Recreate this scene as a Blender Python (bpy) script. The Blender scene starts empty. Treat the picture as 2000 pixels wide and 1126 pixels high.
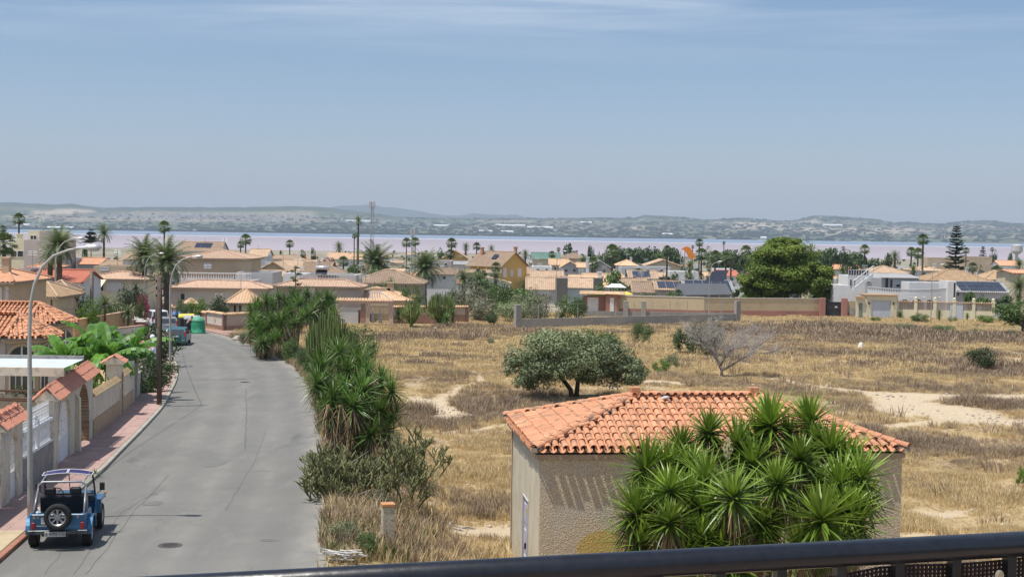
import bpy,math,random
import numpy as np
from mathutils import Vector,Matrix,noise as mnoise
R = math.radians
rnd = random.Random(7)
S = bpy.context.scene
COL = S.collection
# camera,light,exposure
FPX = 2774.0
CAM = Vector((0,0,8.0))
_th,_ro = math.atan(115 / FPX),0.0145
_f = Vector((0,math.cos(_th),-math.sin(_th)))
_r0 = Vector((1,0,0)); _u0 = Vector((0,math.sin(_th),math.cos(_th)))
_r = _r0 * math.cos(_ro) + _u0 * math.sin(_ro)
_u = -_r0 * math.sin(_ro) + _u0 * math.cos(_ro)
cd = bpy.data.cameras.new('camera'); cam = bpy.data.objects.new('camera',cd); COL.objects.link(cam)
cd.sensor_width = 36; cd.lens = FPX / 2000 * 36; cd.clip_start = 0.1; cd.clip_end = 40000
cam.matrix_world = Matrix(((_r.x,_u.x,-_f.x,CAM.x),(_r.y,_u.y,-_f.y,CAM.y),(_r.z,_u.z,-_f.z,CAM.z),(0,0,0,1)))
S.camera = cam
S.render.resolution_x,S.render.resolution_y = 1024,576
S.view_settings.view_transform = 'Standard'; S.view_settings.look = 'None'
S.view_settings.exposure = 0.15; S.view_settings.gamma = 1.0; S.view_settings.use_curve_mapping = False
S.render.engine = 'CYCLES'
S.cycles.max_bounces = 6; S.cycles.diffuse_bounces = 3; S.cycles.glossy_bounces = 2; S.cycles.transmission_bounces = 3
S.cycles.volume_bounces = 0; S.cycles.transparent_max_bounces = 8; S.cycles.use_denoising = True
S.cycles.caustics_reflective = False; S.cycles.caustics_refractive = False
TOSUN = Vector((-0.33,-0.165,1.0)).normalized()
SUN_EL = math.asin(TOSUN.z); SUN_AZ = math.atan2(TOSUN.x,TOSUN.y) % (2 * math.pi)
sd = bpy.data.lights.new('sun','SUN'); sun = bpy.data.objects.new('sun',sd); COL.objects.link(sun)
sd.energy = 4.6; sd.angle = R(0.5); sd.color = (1.0,0.955,0.88)
sun.rotation_euler = TOSUN.to_track_quat('Z','Y').to_euler(); sun.location = (0,0,60)
W = bpy.data.worlds.new('World'); S.world = W; W.use_nodes = True
wn,wl = W.node_tree.nodes,W.node_tree.links; wn.clear()
wo = wn.new('ShaderNodeOutputWorld'); bg = wn.new('ShaderNodeBackground'); sk = wn.new('ShaderNodeTexSky')
sk.sky_type = 'NISHITA'; sk.sun_disc = False; sk.sun_elevation = SUN_EL; sk.sun_rotation = SUN_AZ
sk.altitude = 40; sk.air_density = 1.0; sk.dust_density = 0.9; sk.ozone_density = 3.4
bg.inputs[1].default_value = 0.097
gm = wn.new('ShaderNodeTexCoord'); sx = wn.new('ShaderNodeSeparateXYZ'); wl.new(gm.outputs['Generated'],sx.inputs[0])
zc = wn.new('ShaderNodeMath'); zc.operation = 'MAXIMUM'; zc.inputs[1].default_value = 0.03; wl.new(sx.outputs[2],zc.inputs[0])
dx = wn.new('ShaderNodeMath'); dx.operation = 'DIVIDE'; wl.new(sx.outputs[0],dx.inputs[0]); wl.new(zc.outputs[0],dx.inputs[1])
dy = wn.new('ShaderNodeMath'); dy.operation = 'DIVIDE'; wl.new(sx.outputs[1],dy.inputs[0]); wl.new(zc.outputs[0],dy.inputs[1])
cx = wn.new('ShaderNodeCombineXYZ'); wl.new(dx.outputs[0],cx.inputs[0]); wl.new(dy.outputs[0],cx.inputs[1])
mp = wn.new('ShaderNodeMapping'); mp.inputs['Rotation'].default_value = (0,0,R(24)); mp.inputs['Scale'].default_value = (0.42,1.0,1); mp.inputs['Location'].default_value = (3.4,1.2,0)
wl.new(cx.outputs[0],mp.inputs[0])
n1 = wn.new('ShaderNodeTexNoise'); n1.inputs['Scale'].default_value = 0.9; n1.inputs['Detail'].default_value = 9; n1.inputs['Roughness'].default_value = 0.62; n1.inputs['Distortion'].default_value = 0.5
wl.new(mp.outputs[0],n1.inputs['Vector'])
r1 = wn.new('ShaderNodeMapRange'); r1.inputs[1].default_value = 0.4; r1.inputs[2].default_value = 0.62; wl.new(n1.outputs['Fac'],r1.inputs[0])
n2 = wn.new('ShaderNodeTexNoise'); n2.inputs['Scale'].default_value = 0.28; n2.inputs['Detail'].default_value = 2; wl.new(cx.outputs[0],n2.inputs['Vector'])
r2 = wn.new('ShaderNodeMapRange'); r2.inputs[1].default_value = 0.3; r2.inputs[2].default_value = 0.55; wl.new(n2.outputs['Fac'],r2.inputs[0])
re = wn.new('ShaderNodeMapRange'); re.inputs[1].default_value = 0.112; re.inputs[2].default_value = 0.155; wl.new(sx.outputs[2],re.inputs[0])
m1 = wn.new('ShaderNodeMath'); m1.operation = 'MULTIPLY'; wl.new(r1.outputs[0],m1.inputs[0]); wl.new(r2.outputs[0],m1.inputs[1])
m2 = wn.new('ShaderNodeMath'); m2.operation = 'MULTIPLY'; wl.new(m1.outputs[0],m2.inputs[0]); wl.new(re.outputs[0],m2.inputs[1])
m3 = wn.new('ShaderNodeMath'); m3.operation = 'MULTIPLY'; m3.inputs[1].default_value = 1.0; wl.new(m2.outputs[0],m3.inputs[0])
mx = wn.new('ShaderNodeMixRGB'); wl.new(m3.outputs[0],mx.inputs[0]); tn = wn.new('ShaderNodeMixRGB'); tn.blend_type = 'MULTIPLY'; tn.inputs[0].default_value = 1; tm = wn.new('ShaderNodeMixRGB'); te = wn.new('ShaderNodeMapRange'); te.inputs[2].default_value = .12; wl.new(sx.outputs[2],te.inputs[0]); wl.new(te.outputs[0],tm.inputs[0]); tm.inputs[1].default_value = (.97,.97,1.24,1); tm.inputs[2].default_value = (.93,.965,1.05,1); wl.new(tm.outputs[0],tn.inputs[2]); wl.new(sk.outputs[0],tn.inputs[1]); wl.new(tn.outputs[0],mx.inputs[1]); mx.inputs[2].default_value = (5.2,6.2,7.5,1)
wl.new(mx.outputs[0],bg.inputs[0]); wl.new(bg.outputs[0],wo.inputs[0])
# helpers
def ray(px,py):
 return _f + _r * ((px - 1000) / FPX) + _u * ((563 - py) / FPX)
def at(px,py,d):
 q = ray(px,py); return CAM + q * (d / q.y)
GY = [-80,0,20,34,50,68,82,100,114,130,146,180,220,270,325,400,500,700,1000,1500,1950,2150,2600]
GZ = [.2,.1,.05,.0,-.25,-.9,-1.25,-1.6,-1.88,-2.1,-2.25,-2.55,-3.7,-5.3,-7.0,-9.2,-12,-16,-20,-23.5,-25.2,-27,-28]
_gy = np.linspace(-80,2600,5361); _k = np.ones(17) / 17
_gzz = np.interp(_gy,GY,GZ); _gzz[8:-8] = np.convolve(_gzz,_k,'valid')
_ry = [-80,10,31,39,49,68,87,110,128,135,150,165,186,400]; _rx = [1,-2.4,-4.6,-5.5,-6.8,-9.6,-13,-19,-26,-29,-35.5,-43,-54,-60]
def gz(y,x=None):
 p = float(np.interp(y,_gy,_gzz))
 if x is None: return p
 t = min(1,max(0,(x - np.interp(y,_ry,_rx) - .9) / 4.2)); t = t * t * (3 - 2 * t)
 return p - t * max(0,p + 1.3)
def gz_a(X,Y):
 p = np.interp(Y,_gy,_gzz); t = np.clip((X - np.interp(Y,_ry,_rx) - .9) / 4.2,0,1); t = t * t * (3 - 2 * t)
 return p - t * np.maximum(0,p + 1.3)
def ground(px,py,dmax=400):
 q = ray(px,py); a,b = 3.0,dmax
 for i in range(2000):
  d = 3 + i * (dmax - 3) / 2000
  p = CAM + q * (d / q.y)
  if p.z < gz(p.y,p.x): return Vector((p.x,p.y,gz(p.y,p.x)))
 return Vector((p.x,p.y,gz(p.y,p.x)))
def G(px,py):
 p = ground(px,py); return (p.x,p.y)
def put(o,**k):
 for a,b in k.items():
  if b is not None: o[a] = b
 return o
class MB:
 def __init__(s): s.v = []; s.f = []; s.m = []; s.c = None
 def add(s,vs,fs,mi=0):
  n = len(s.v); s.v.extend([tuple(v) for v in vs])
  for f in fs: s.f.append(tuple(i + n for i in f)); s.m.append(mi)
  return s
 def box(s,x0,x1,y0,y1,z0,z1,mi=0):
  return s.add([(x0,y0,z0),(x1,y0,z0),(x1,y1,z0),(x0,y1,z0),(x0,y0,z1),(x1,y0,z1),(x1,y1,z1),(x0,y1,z1)],
                     [(3,2,1,0),(4,5,6,7),(0,1,5,4),(1,2,6,5),(2,3,7,6),(3,0,4,7)],mi)
 def bbox(s,x0,x1,y0,y1,z0,z1,b=.02,mi=0):
  def ring(i,z): return [(x0 + i + b,y0 + i,z),(x1 - i - b,y0 + i,z),(x1 - i,y0 + i + b,z),(x1 - i,y1 - i - b,z),(x1 - i - b,y1 - i,z),(x0 + i + b,y1 - i,z),(x0 + i,y1 - i - b,z),(x0 + i,y0 + i + b,z)]
  rs = [ring(0,z0),ring(0,z1 - b),ring(b,z1)]
  return s.loft(rs,mi=mi,cap=True)
 def loft(s,rings,mi=0,cap=True,closed=True):
  n = len(rings[0]); vs = [p for r in rings for p in r]; fs = []
  for k in range(len(rings) - 1):
   for i in range(n if closed else n - 1):
    j = (i + 1) % n
    fs.append((k * n + i,k * n + j,(k + 1) * n + j,(k + 1) * n + i))
  if cap and closed:
   fs.append(tuple(range(n - 1,-1,-1))); b = (len(rings) - 1) * n; fs.append(tuple(range(b,b + n)))
  return s.add(vs,fs,mi)
 def tube(s,pts,rad,n=8,mi=0,cap=True):
  pts = [Vector(p) for p in pts]
  if not hasattr(rad,'__len__'): rad = [rad] * len(pts)
  rings = []; ref = None
  for i,p in enumerate(pts):
   t = (pts[min(i + 1,len(pts) - 1)] - pts[max(i - 1,0)]).normalized()
   if ref is None: ref = Vector((0,0,1)) if abs(t.z) < .9 else Vector((1,0,0))
   a = (ref - t * ref.dot(t)).normalized(); b = t.cross(a); ref = a
   rings.append([p + (a * math.cos(2 * math.pi * k / n) + b * math.sin(2 * math.pi * k / n)) * rad[i] for k in range(n)])
  return s.loft(rings,mi=mi,cap=cap)
 def lathe(s,prof,n=12,c=(0,0,0),mi=0,cap=True):
  return s.loft([[(c[0] + r * math.cos(2 * math.pi * k / n),c[1] + r * math.sin(2 * math.pi * k / n),c[2] + z) for k in range(n)] for r,z in prof],mi=mi,cap=cap)
 def prism(s,poly,a0,a1,axis='y',mi=0):
  def P(p,a): return {'y': (p[0],a,p[1]),'x': (a,p[0],p[1]),'z': (p[0],p[1],a)}[axis]
  n = len(poly); vs = [P(p,a0) for p in poly] + [P(p,a1) for p in poly]
  fs = [tuple(range(n)),tuple(range(2 * n - 1,n - 1,-1))] + [(i,i + n,(i + 1) % n + n,(i + 1) % n) for i in range(n)]
  return s.add(vs,fs,mi)
 def arcwall(s,x0,x1,z0,z1,cx,r,zc,y0,y1,mi=0,n=14):
  a = [(cx - r,z0),(cx - r,zc)] + [(cx - r * math.cos(math.pi * k / n),zc + r * math.sin(math.pi * k / n)) for k in range(1,n)] + [(cx + r,zc),(cx + r,z0)]
  s.box(x0,cx - r,y0,y1,z0,z1,mi); s.box(cx + r,x1,y0,y1,z0,z1,mi)
  for k in range(1,len(a) - 2):
   p,q = a[k],a[k + 1]
   s.add([(p[0],y0,p[1]),(q[0],y0,q[1]),(q[0],y0,z1),(p[0],y0,z1),(p[0],y1,p[1]),(q[0],y1,q[1]),(q[0],y1,z1),(p[0],y1,z1)],
                  [(0,1,2,3),(7,6,5,4),(0,4,5,1),(3,2,6,7)],mi)
  return s
 def xf(s,M):
  s.v = [tuple(M @ Vector(p)) for p in s.v]; return s
 def join(s,o,M=None,mi=None):
  n = len(s.v); s.v.extend([tuple(M @ Vector(p)) for p in o.v] if M is not None else o.v)
  s.f.extend([tuple(i + n for i in f) for f in o.f]); s.m.extend(o.m if mi is None else [mi] * len(o.m)); return s
 def mesh(s,name,mats,smooth=False,col=None):
  me = bpy.data.meshes.new(name); me.from_pydata(s.v,[],s.f)
  for m in (mats if isinstance(mats,(list,tuple)) else [mats]): me.materials.append(m)
  if max(s.m,default=0) > 0: me.polygons.foreach_set('material_index',s.m)
  if smooth: me.polygons.foreach_set('use_smooth',[True] * len(s.f))
  if col is not None:
   at_ = me.attributes.new('tint','FLOAT','FACE' if len(col) == len(s.f) else 'POINT'); at_.data.foreach_set('value',col)
  me.update(); return me
def mobj(name,me,parent=None,loc=None,rot=None,scale=None,**k):
 o = bpy.data.objects.new(name,me); COL.objects.link(o)
 if parent is not None: o.parent = parent
 if loc is not None: o.location = loc
 if rot is not None: o.rotation_euler = rot
 if scale is not None: o.scale = scale if hasattr(scale,'__len__') else (scale,) * 3
 return put(o,**k)
def ob(name,mb,mats,parent=None,smooth=False,loc=None,rot=None,**k):
 return mobj(name,mb.mesh(name,mats,smooth),parent,loc,rot,**k)
def thing(name,label,cat,loc=(0,0,0),rz=0,group=None,scale=None):
 o = bpy.data.objects.new(name,None); COL.objects.link(o); o.location = loc; o.rotation_euler = (0,0,rz)
 o.empty_display_size = .2
 if scale is not None: o.scale = scale if hasattr(scale,'__len__') else (scale,) * 3
 return put(o,label=label,category=cat,group=group,kind='thing')
KIDS = {}
def dup(root,loc,rz=0,label=None,group=None,scale=None):
 def cp(o,par):
  c = o.copy(); COL.objects.link(c); c.parent = par
  for g in [x for x in ALLK(o)]: cp(g,c)
  return c
 r = cp(root,None); r.location = loc; r.rotation_euler = (0,0,rz)
 if scale is not None: r.scale = scale if hasattr(scale,'__len__') else (scale,) * 3
 if label: r['label'] = label
 if group: r['group'] = group
 return r
def ALLK(o): return list(o.children)
def struct(name,mb,mats,smooth=False,**k): return ob(name,mb,mats,None,smooth,kind='structure',**k)
# materials
MATS = {}
def mat(name,c,c2=None,rough=.85,ns=3.0,bump=0.0,bs=30.0,metal=0.0,space='Object',detail=5,fine=.12,c3=None,spec=.3,stretch=None,alpha=None,emit=None,trans=0):
 if name in MATS: return MATS[name]
 m = bpy.data.materials.new(name); m.use_nodes = True; MATS[name] = m
 nt = m.node_tree; N,L = nt.nodes,nt.links; p = N['Principled BSDF']
 p.inputs['Roughness'].default_value = rough; p.inputs['Metallic'].default_value = metal; p.inputs['Specular IOR Level'].default_value = spec
 c2 = c2 or tuple(x * .82 for x in c)
 if space == 'Object': tc = N.new('ShaderNodeTexCoord'); vec = tc.outputs['Object']
 else: tc = N.new('ShaderNodeNewGeometry'); vec = tc.outputs['Position']
 if stretch:
  mp = N.new('ShaderNodeMapping'); mp.inputs['Scale'].default_value = stretch; L.new(vec,mp.inputs[0]); vec = mp.outputs[0]
 a = N.new('ShaderNodeTexNoise'); a.inputs['Scale'].default_value = ns; a.inputs['Detail'].default_value = detail; a.inputs['Roughness'].default_value = .6; L.new(vec,a.inputs['Vector'])
 ra = N.new('ShaderNodeMapRange'); ra.inputs[1].default_value = .35; ra.inputs[2].default_value = .65; L.new(a.outputs['Fac'],ra.inputs[0])
 mix = N.new('ShaderNodeMixRGB'); mix.inputs[1].default_value = (*c,1); mix.inputs[2].default_value = (*c2,1); L.new(ra.outputs[0],mix.inputs[0])
 out = mix.outputs[0]
 b = N.new('ShaderNodeTexNoise'); b.inputs['Scale'].default_value = bs; b.inputs['Detail'].default_value = 4; L.new(vec,b.inputs['Vector'])
 if c3:
  e = N.new('ShaderNodeTexNoise'); e.inputs['Scale'].default_value = ns * 2.7; e.inputs['Detail'].default_value = 6; L.new(vec,e.inputs['Vector'])
  rb = N.new('ShaderNodeMapRange'); rb.inputs[1].default_value = .54; rb.inputs[2].default_value = .66; L.new(e.outputs['Fac'],rb.inputs[0])
  mc = N.new('ShaderNodeMixRGB'); L.new(rb.outputs[0],mc.inputs[0]); L.new(out,mc.inputs[1]); mc.inputs[2].default_value = (*c3,1); out = mc.outputs[0]
 if fine:
  mr = N.new('ShaderNodeMapRange'); mr.inputs[1].default_value = .25; mr.inputs[2].default_value = .75; mr.inputs[3].default_value = 1 - fine; mr.inputs[4].default_value = 1 + fine; L.new(b.outputs['Fac'],mr.inputs[0])
  oi = N.new('ShaderNodeObjectInfo'); mo = N.new('ShaderNodeMapRange'); mo.inputs[3].default_value = 1 - fine; mo.inputs[4].default_value = 1 + fine; L.new(oi.outputs['Random'],mo.inputs[0])
  mm = N.new('ShaderNodeMath'); mm.operation = 'MULTIPLY'; L.new(mr.outputs[0],mm.inputs[0]); L.new(mo.outputs[0],mm.inputs[1])
  hv = N.new('ShaderNodeHueSaturation'); L.new(mm.outputs[0],hv.inputs['Value']); L.new(out,hv.inputs['Color']); out = hv.outputs[0]
 L.new(out,p.inputs['Base Color'])
 if bump:
  bp = N.new('ShaderNodeBump'); bp.inputs['Strength'].default_value = min(1,bump); bp.inputs['Distance'].default_value = max(.02,.02 * bump); L.new(b.outputs['Fac'],bp.inputs['Height']); L.new(bp.outputs[0],p.inputs['Normal'])
 if alpha is not None: p.inputs['Alpha'].default_value = alpha
 return m
def leafmat(name,ca,cb,rough=.55,tr=.25,spec=.35):
 if name in MATS: return MATS[name]
 m = bpy.data.materials.new(name); m.use_nodes = True; MATS[name] = m
 N,L = m.node_tree.nodes,m.node_tree.links; p = N['Principled BSDF']; p.inputs['Roughness'].default_value = rough; p.inputs['Specular IOR Level'].default_value = spec
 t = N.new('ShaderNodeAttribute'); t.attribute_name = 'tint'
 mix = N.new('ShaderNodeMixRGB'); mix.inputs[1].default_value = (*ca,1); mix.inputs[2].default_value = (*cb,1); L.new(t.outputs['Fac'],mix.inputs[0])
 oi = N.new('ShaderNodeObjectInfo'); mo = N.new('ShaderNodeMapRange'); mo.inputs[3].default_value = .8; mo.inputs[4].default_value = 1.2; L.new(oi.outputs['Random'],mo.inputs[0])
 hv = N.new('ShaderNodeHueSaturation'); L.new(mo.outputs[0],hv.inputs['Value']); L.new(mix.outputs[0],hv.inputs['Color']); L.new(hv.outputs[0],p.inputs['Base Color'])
 if tr:
  td = N.new('ShaderNodeBsdfTranslucent'); L.new(hv.outputs[0],td.inputs[0]); ms = N.new('ShaderNodeMixShader'); ms.inputs[0].default_value = tr
  L.new(p.outputs[0],ms.inputs[1]); L.new(td.outputs[0],ms.inputs[2]); L.new(ms.outputs[0],N['Material Output'].inputs[0])
 return m
M_white = mat('white_paint',(.78,.77,.74),(.66,.65,.62),ns=1.5,rough=.7,fine=.05)
M_cream = mat('cream_render',(.62,.53,.38),(.55,.46,.32),ns=.8,fine=.06)
M_grey_render = mat('grey_render',(.4,.37,.34),(.33,.3,.28),ns=.8,fine=.06)
M_pinkgrey = mat('pale_mauve_render',(.5,.44,.42),(.43,.38,.36),ns=.5,fine=.05)
M_beige = mat('beige_render',(.5,.4,.28),(.44,.35,.25),ns=.7,fine=.06)
M_ochre = mat('ochre_yellow_render',(.56,.38,.13),(.5,.34,.11),ns=.5,fine=.05)
M_glass = mat('dark_window_glass',(.03,.035,.045),(.05,.055,.06),rough=.12,spec=.6,fine=0)
M_metal = mat('galvanised_metal',(.42,.43,.42),(.34,.35,.34),rough=.5,metal=.35,ns=4)
M_black = mat('black_paint',(.02,.02,.022),(.03,.03,.03),rough=.45,fine=.05)
M_wood = mat('weathered_wood_pole',(.12,.085,.065),(.07,.05,.04),ns=6,bs=40,bump=.5,stretch=(1,1,.12),fine=.25)
M_bark = mat('bark',(.16,.12,.09),(.08,.06,.045),ns=8,bs=30,bump=.8,fine=.25)
M_palmbark = mat('palm_bark',(.13,.1,.075),(.07,.055,.04),ns=8,bs=20,bump=.8,fine=.2)
M_conc = mat('grey_concrete',(.34,.33,.31),(.26,.25,.24),ns=2,bs=40,bump=.3,c3=(.2,.19,.18))
# value noise for masks
_rs = np.random.RandomState(3); _tab = _rs.rand(256,256)
def vnoise(x,y):
 xi = np.floor(x).astype(int); yi = np.floor(y).astype(int); fx = x - xi; fy = y - yi
 fx = fx * fx * (3 - 2 * fx); fy = fy * fy * (3 - 2 * fy)
 t = lambda a,b: _tab[a & 255,b & 255]
 return (t(xi,yi) * (1 - fx) + t(xi + 1,yi) * fx) * (1 - fy) + (t(xi,yi + 1) * (1 - fx) + t(xi + 1,yi + 1) * fx) * fy
def fbm(x,y,o=4):
 s = 0; a = .5
 for k in range(o): s = s + a * vnoise(x * 2 ** k + 17 * k,y * 2 ** k + 5 * k); a *= .5
 return s / (1 - .5 ** o)
def seg_d(x,y,pts,rad):
 best = np.full(np.shape(x),1e9)
 for i in range(len(pts) - 1):
  (ax,ay),(bx,by) = pts[i],pts[i + 1]; L2 = (bx - ax) ** 2 + (by - ay) ** 2 + 1e-9
  t = np.clip(((x - ax) * (bx - ax) + (y - ay) * (by - ay)) / L2,0,1)
  r = rad[i] * (1 - t) + rad[i + 1] * t
  best = np.minimum(best,np.hypot(x - ax - t * (bx - ax),y - ay - t * (by - ay)) - r)
 return best
def PL(*pts): return [G(*p) for p in pts]
PATHS = [
 (PL((1400,722),(1500,738),(1580,753),(1660,764),(1740,772)),[.3,.42,.6,.95,2.0]),
 (PL((1700,770),(1780,776),(1880,778),(2010,777),(2120,776)),[1,2.1,1.9,1.7,1.6]),
 (PL((1750,785),(1820,802),(1870,812)),[1.7,3.2,2.6]),
 (PL((1690,833),(1800,828),(1880,822),(2010,826),(2120,830)),[.3,.65,1.5,1.4,1.4]),
 (PL((1975,688),(1992,692),(1986,702),(2010,722),(2040,750)),[1,.7,.5,.5,.6]),
 (PL((800,776),(850,792),(880,812),(862,822)),[.5,1.0,1.1,.3]),
 (PL((850,790),(900,758),(942,744),(925,726),(895,712)),[.7,.3,.45,.3,.2]),
 (PL((1235,748),(1290,745),(1340,752)),[.4,.8,.3]),
 (PL((1180,755),(1215,760)),[.3,.3]),
 (PL((870,845),(920,842),(1000,826)),[.25,.3,.2]),
 (PL((1755,722),(1800,728)),[.4,.3]),(PL((1775,735),(1850,740)),[.2,.35]),(PL((1740,700),(1850,705)),[.2,.2]),
 (PL((1780,1000),(1840,1005),(1900,998)),[.3,.45,.2]),
 (PL((900,1040),(1000,1040)),[.8,.9]),(PL((1000,680),(1050,700)),[.3,.5]),
]
BROWN = [  # (image point,radius x m,radius y m,strength)
 ((1500,650),14,9,.9),((1700,655),14,10,1),((1900,660),16,12,1),((1620,640),16,8,.9),((1780,690),12,9,.7),((1950,720),10,9,.8),
 ((900,805),3.6,5,.9),((960,790),3.5,5,.7),((1150,770),6,4,.5),((1400,745),7,5,.7),((1550,765),6,4,.7),((1640,790),4,3,.5),
 ((1850,860),8,5,.8),((1990,850),8,6,.8),((1930,795),3.5,2.6,1),((930,985),3,3,.8),((980,930),2.4,2.6,.5),((850,660),8,6,.8),((980,645),10,6,.6),
 ((1900,760),9,5,.6),((800,700),4,6,.6),((870,740),4,5,.6),((1350,770),7,4,.5),((640,1080),1.3,2,.7),((820,1060),1.6,2,.4),((1820,960),4,2.5,.5),((1950,1000),4,2,.4)]
BROWN = [(G(*a),b,c,d) for a,b,c,d in BROWN]
GREEN = [((660,1060),1.6,2.5,.8),((760,1085),1.5,1.5,.6),((1720,640),4,4,.8),((1830,660),5,4,.5),((560,690),2,7,.6),((610,740),1.3,6,.5),((1990,640),5,6,.4),((520,660),2.5,8,.5)]
GREEN = [(G(*a),b,c,d) for a,b,c,d in GREEN]
def blobs(x,y,L):
 s = np.zeros(np.shape(x))
 for (cx_,cy_),a,b,w in L: s = np.maximum(s,w * np.exp(-(((x - cx_) / a) ** 2 + ((y - cy_) / b) ** 2)))
 return s
def masks(x,y):
 x = np.asarray(x,float); y = np.asarray(y,float)
 bare = np.zeros_like(x); wob = (fbm(x * .9,y * .9) - .5) * .8
 for pts,rad in PATHS:
  bare = np.maximum(bare,np.clip(.5 - (seg_d(x,y,pts,rad) + wob) * 1.6,0,1))
 bare = np.maximum(bare,np.clip((fbm(x * .35 + 9,y * .55 + 3) - .7) * 9,0,.7))
 n = fbm(x * .16 + 3,y * .28 + 8)
 brown = np.clip(blobs(x,y,BROWN) * 1.25 + (n - .58) * 2.6,0,1)
 green = np.clip(blobs(x,y,GREEN) + (fbm(x * .5,y * .5) - .5) * .8,0,1) * (blobs(x,y,GREEN) > .12)
 return bare,brown,green
# road edges,kerb line,wall line (x as function of y)
_re = PL((600,1126),(620,1000),(622,920),(616,850),(606,790),(590,742),(565,715),(540,701),(523,690),(474,671),(453,662),(430,655))
_le = PL((0,1105),(57,1051),(201,926),(265,858),(300,820),(320,797),(346,745),(349,722),(344,709),(334,692),(319,678))
RE_Y = [-60,10] + [p[1] for p in _re] + [145,160,180,200]; RE_X = [.5,-2.4] + [p[0] for p in _re] + [-34.5,-41.5,-52,-62]
LE_Y = [-60,10] + [p[1] for p in _le] + [130,145,160,180,200]; LE_X = [-6.5,-9.6] + [p[0] for p in _le] + [-35,-42.5,-50.5,-62,-73]
print('LE',[(round(a,1),round(c,1)) for a,c in zip(LE_X,LE_Y)]); print('RE',[(round(a,1),round(c,1)) for a,c in zip(RE_X,RE_Y)])
def smooth_edge(Y,X):
 yy = np.linspace(Y[0],Y[-1],1041); xx = np.interp(yy,Y,X); k = np.ones(25) / 25; x2 = xx.copy(); x2[12:-12] = np.convolve(xx,k,'valid')
 return lambda y: np.interp(y,yy,x2)
re_x = smooth_edge(RE_Y,RE_X); le_x = smooth_edge(LE_Y,LE_X)
def le_n(y):
 d = float(le_x(y + .5) - le_x(y - .5)); t = Vector((d,1,0)).normalized(); return Vector((-t.y,t.x,0))  # points left
def side(y,off):
 n = le_n(y); return Vector((float(le_x(y)),y,0)) + n * off
# ground sheet
ys = list(np.arange(-60,22,4)) + list(np.arange(22,186,.55)) + [186 * 1.022 ** k for k in range(1,115)]
ys = np.array([y for y in ys if y < 2150] + [2150,2400,2600]); sxs = np.sign(np.linspace(-1,1,181)) * np.abs(np.linspace(-1,1,181)) ** 1.15
V = []; bx,bn,gn_ = [],[],[]
YY,SS = np.meshgrid(ys,sxs,indexing='ij'); XX = SS * (34 + .62 * np.maximum(YY,0))
ZZ = gz_a(XX,YY) + (fbm(XX * .5,YY * .5) - .5) * .18 * np.clip((XX - np.interp(YY,_ry,_rx) - 1) / 3,0,1) * np.clip((170 - YY) / 30,0,1)
ba,br,gr = masks(XX,YY)
inr = (XX > np.interp(YY,RE_Y,RE_X) + .3)
offr = (XX < np.interp(YY,LE_Y,LE_X) - .3)
fade = np.clip((YY - 178) / 10,0,1)
me = bpy.data.meshes.new('ground'); ny,nx = YY.shape
me.from_pydata(np.stack([XX,YY,ZZ],-1).reshape(-1,3).tolist(),[],[(i * nx + j,i * nx + j + 1,(i + 1) * nx + j + 1,(i + 1) * nx + j) for i in range(ny - 1) for j in range(nx - 1)])
for nm,a in (('bare',ba),('brown',br),('green',gr),('town',fade)):
 t = me.attributes.new(nm,'FLOAT','POINT'); t.data.foreach_set('value',a.reshape(-1).astype(np.float32))
m = bpy.data.materials.new('dry_soil_and_stubble'); m.use_nodes = True; N,L = m.node_tree.nodes,m.node_tree.links; P = N['Principled BSDF']; P.inputs['Roughness'].default_value = .95; P.inputs['Specular IOR Level'].default_value = .1
def A(nm): a = N.new('ShaderNodeAttribute'); a.attribute_name = nm; return a.outputs['Fac']
def MIX(f,a,b):
 x = N.new('ShaderNodeMixRGB')
 for i,v in ((0,f),(1,a),(2,b)):
  if isinstance(v,tuple): x.inputs[i].default_value = (*v,1)
  elif isinstance(v,float): x.inputs[i].default_value = v
  else: L.new(v,x.inputs[i])
 return x.outputs[0]
def NO(sc,d=5,st=None,lo=.35,hi=.65):
 g = N.new('ShaderNodeNewGeometry'); v = g.outputs['Position']
 if st: q = N.new('ShaderNodeMapping'); q.inputs['Scale'].default_value = st; L.new(v,q.inputs[0]); v = q.outputs[0]
 a = N.new('ShaderNodeTexNoise'); a.inputs['Scale'].default_value = sc; a.inputs['Detail'].default_value = d; a.inputs['Roughness'].default_value = .65; L.new(v,a.inputs['Vector'])
 r = N.new('ShaderNodeMapRange'); r.inputs[1].default_value = lo; r.inputs[2].default_value = hi; L.new(a.outputs['Fac'],r.inputs[0]); return r.outputs[0]
g0 = MIX(NO(.7),(.54,.41,.22),(.46,.34,.175))
g0 = MIX(NO(5,6),g0,(.38,.285,.17))
b0 = MIX(NO(1.2),(.3,.225,.155),(.37,.28,.19)); b0 = MIX(NO(9,5),b0,(.22,.16,.11))
e0 = MIX(NO(3,6),(.58,.47,.33),(.5,.4,.275)); e0 = MIX(NO(14,4,None,.6,.72),e0,(.3,.23,.16))
c0 = MIX(A('brown'),g0,b0); c0 = MIX(A('green'),c0,(.16,.17,.06)); c0 = MIX(A('bare'),c0,e0)
t0 = MIX(NO(.02,6),(.36,.32,.26),(.3,.24,.17)); t0 = MIX(NO(.06,5,None,.5,.6),t0,(.09,.11,.06))
L.new(MIX(A('town'),c0,t0),P.inputs['Base Color'])
bp = N.new('ShaderNodeBump'); bp.inputs['Strength'].default_value = .6; bp.inputs['Distance'].default_value = .05; L.new(NO(7,7),bp.inputs['Height']); L.new(bp.outputs[0],P.inputs['Normal'])
me.materials.append(m); mobj('ground',me,kind='structure')
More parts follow.
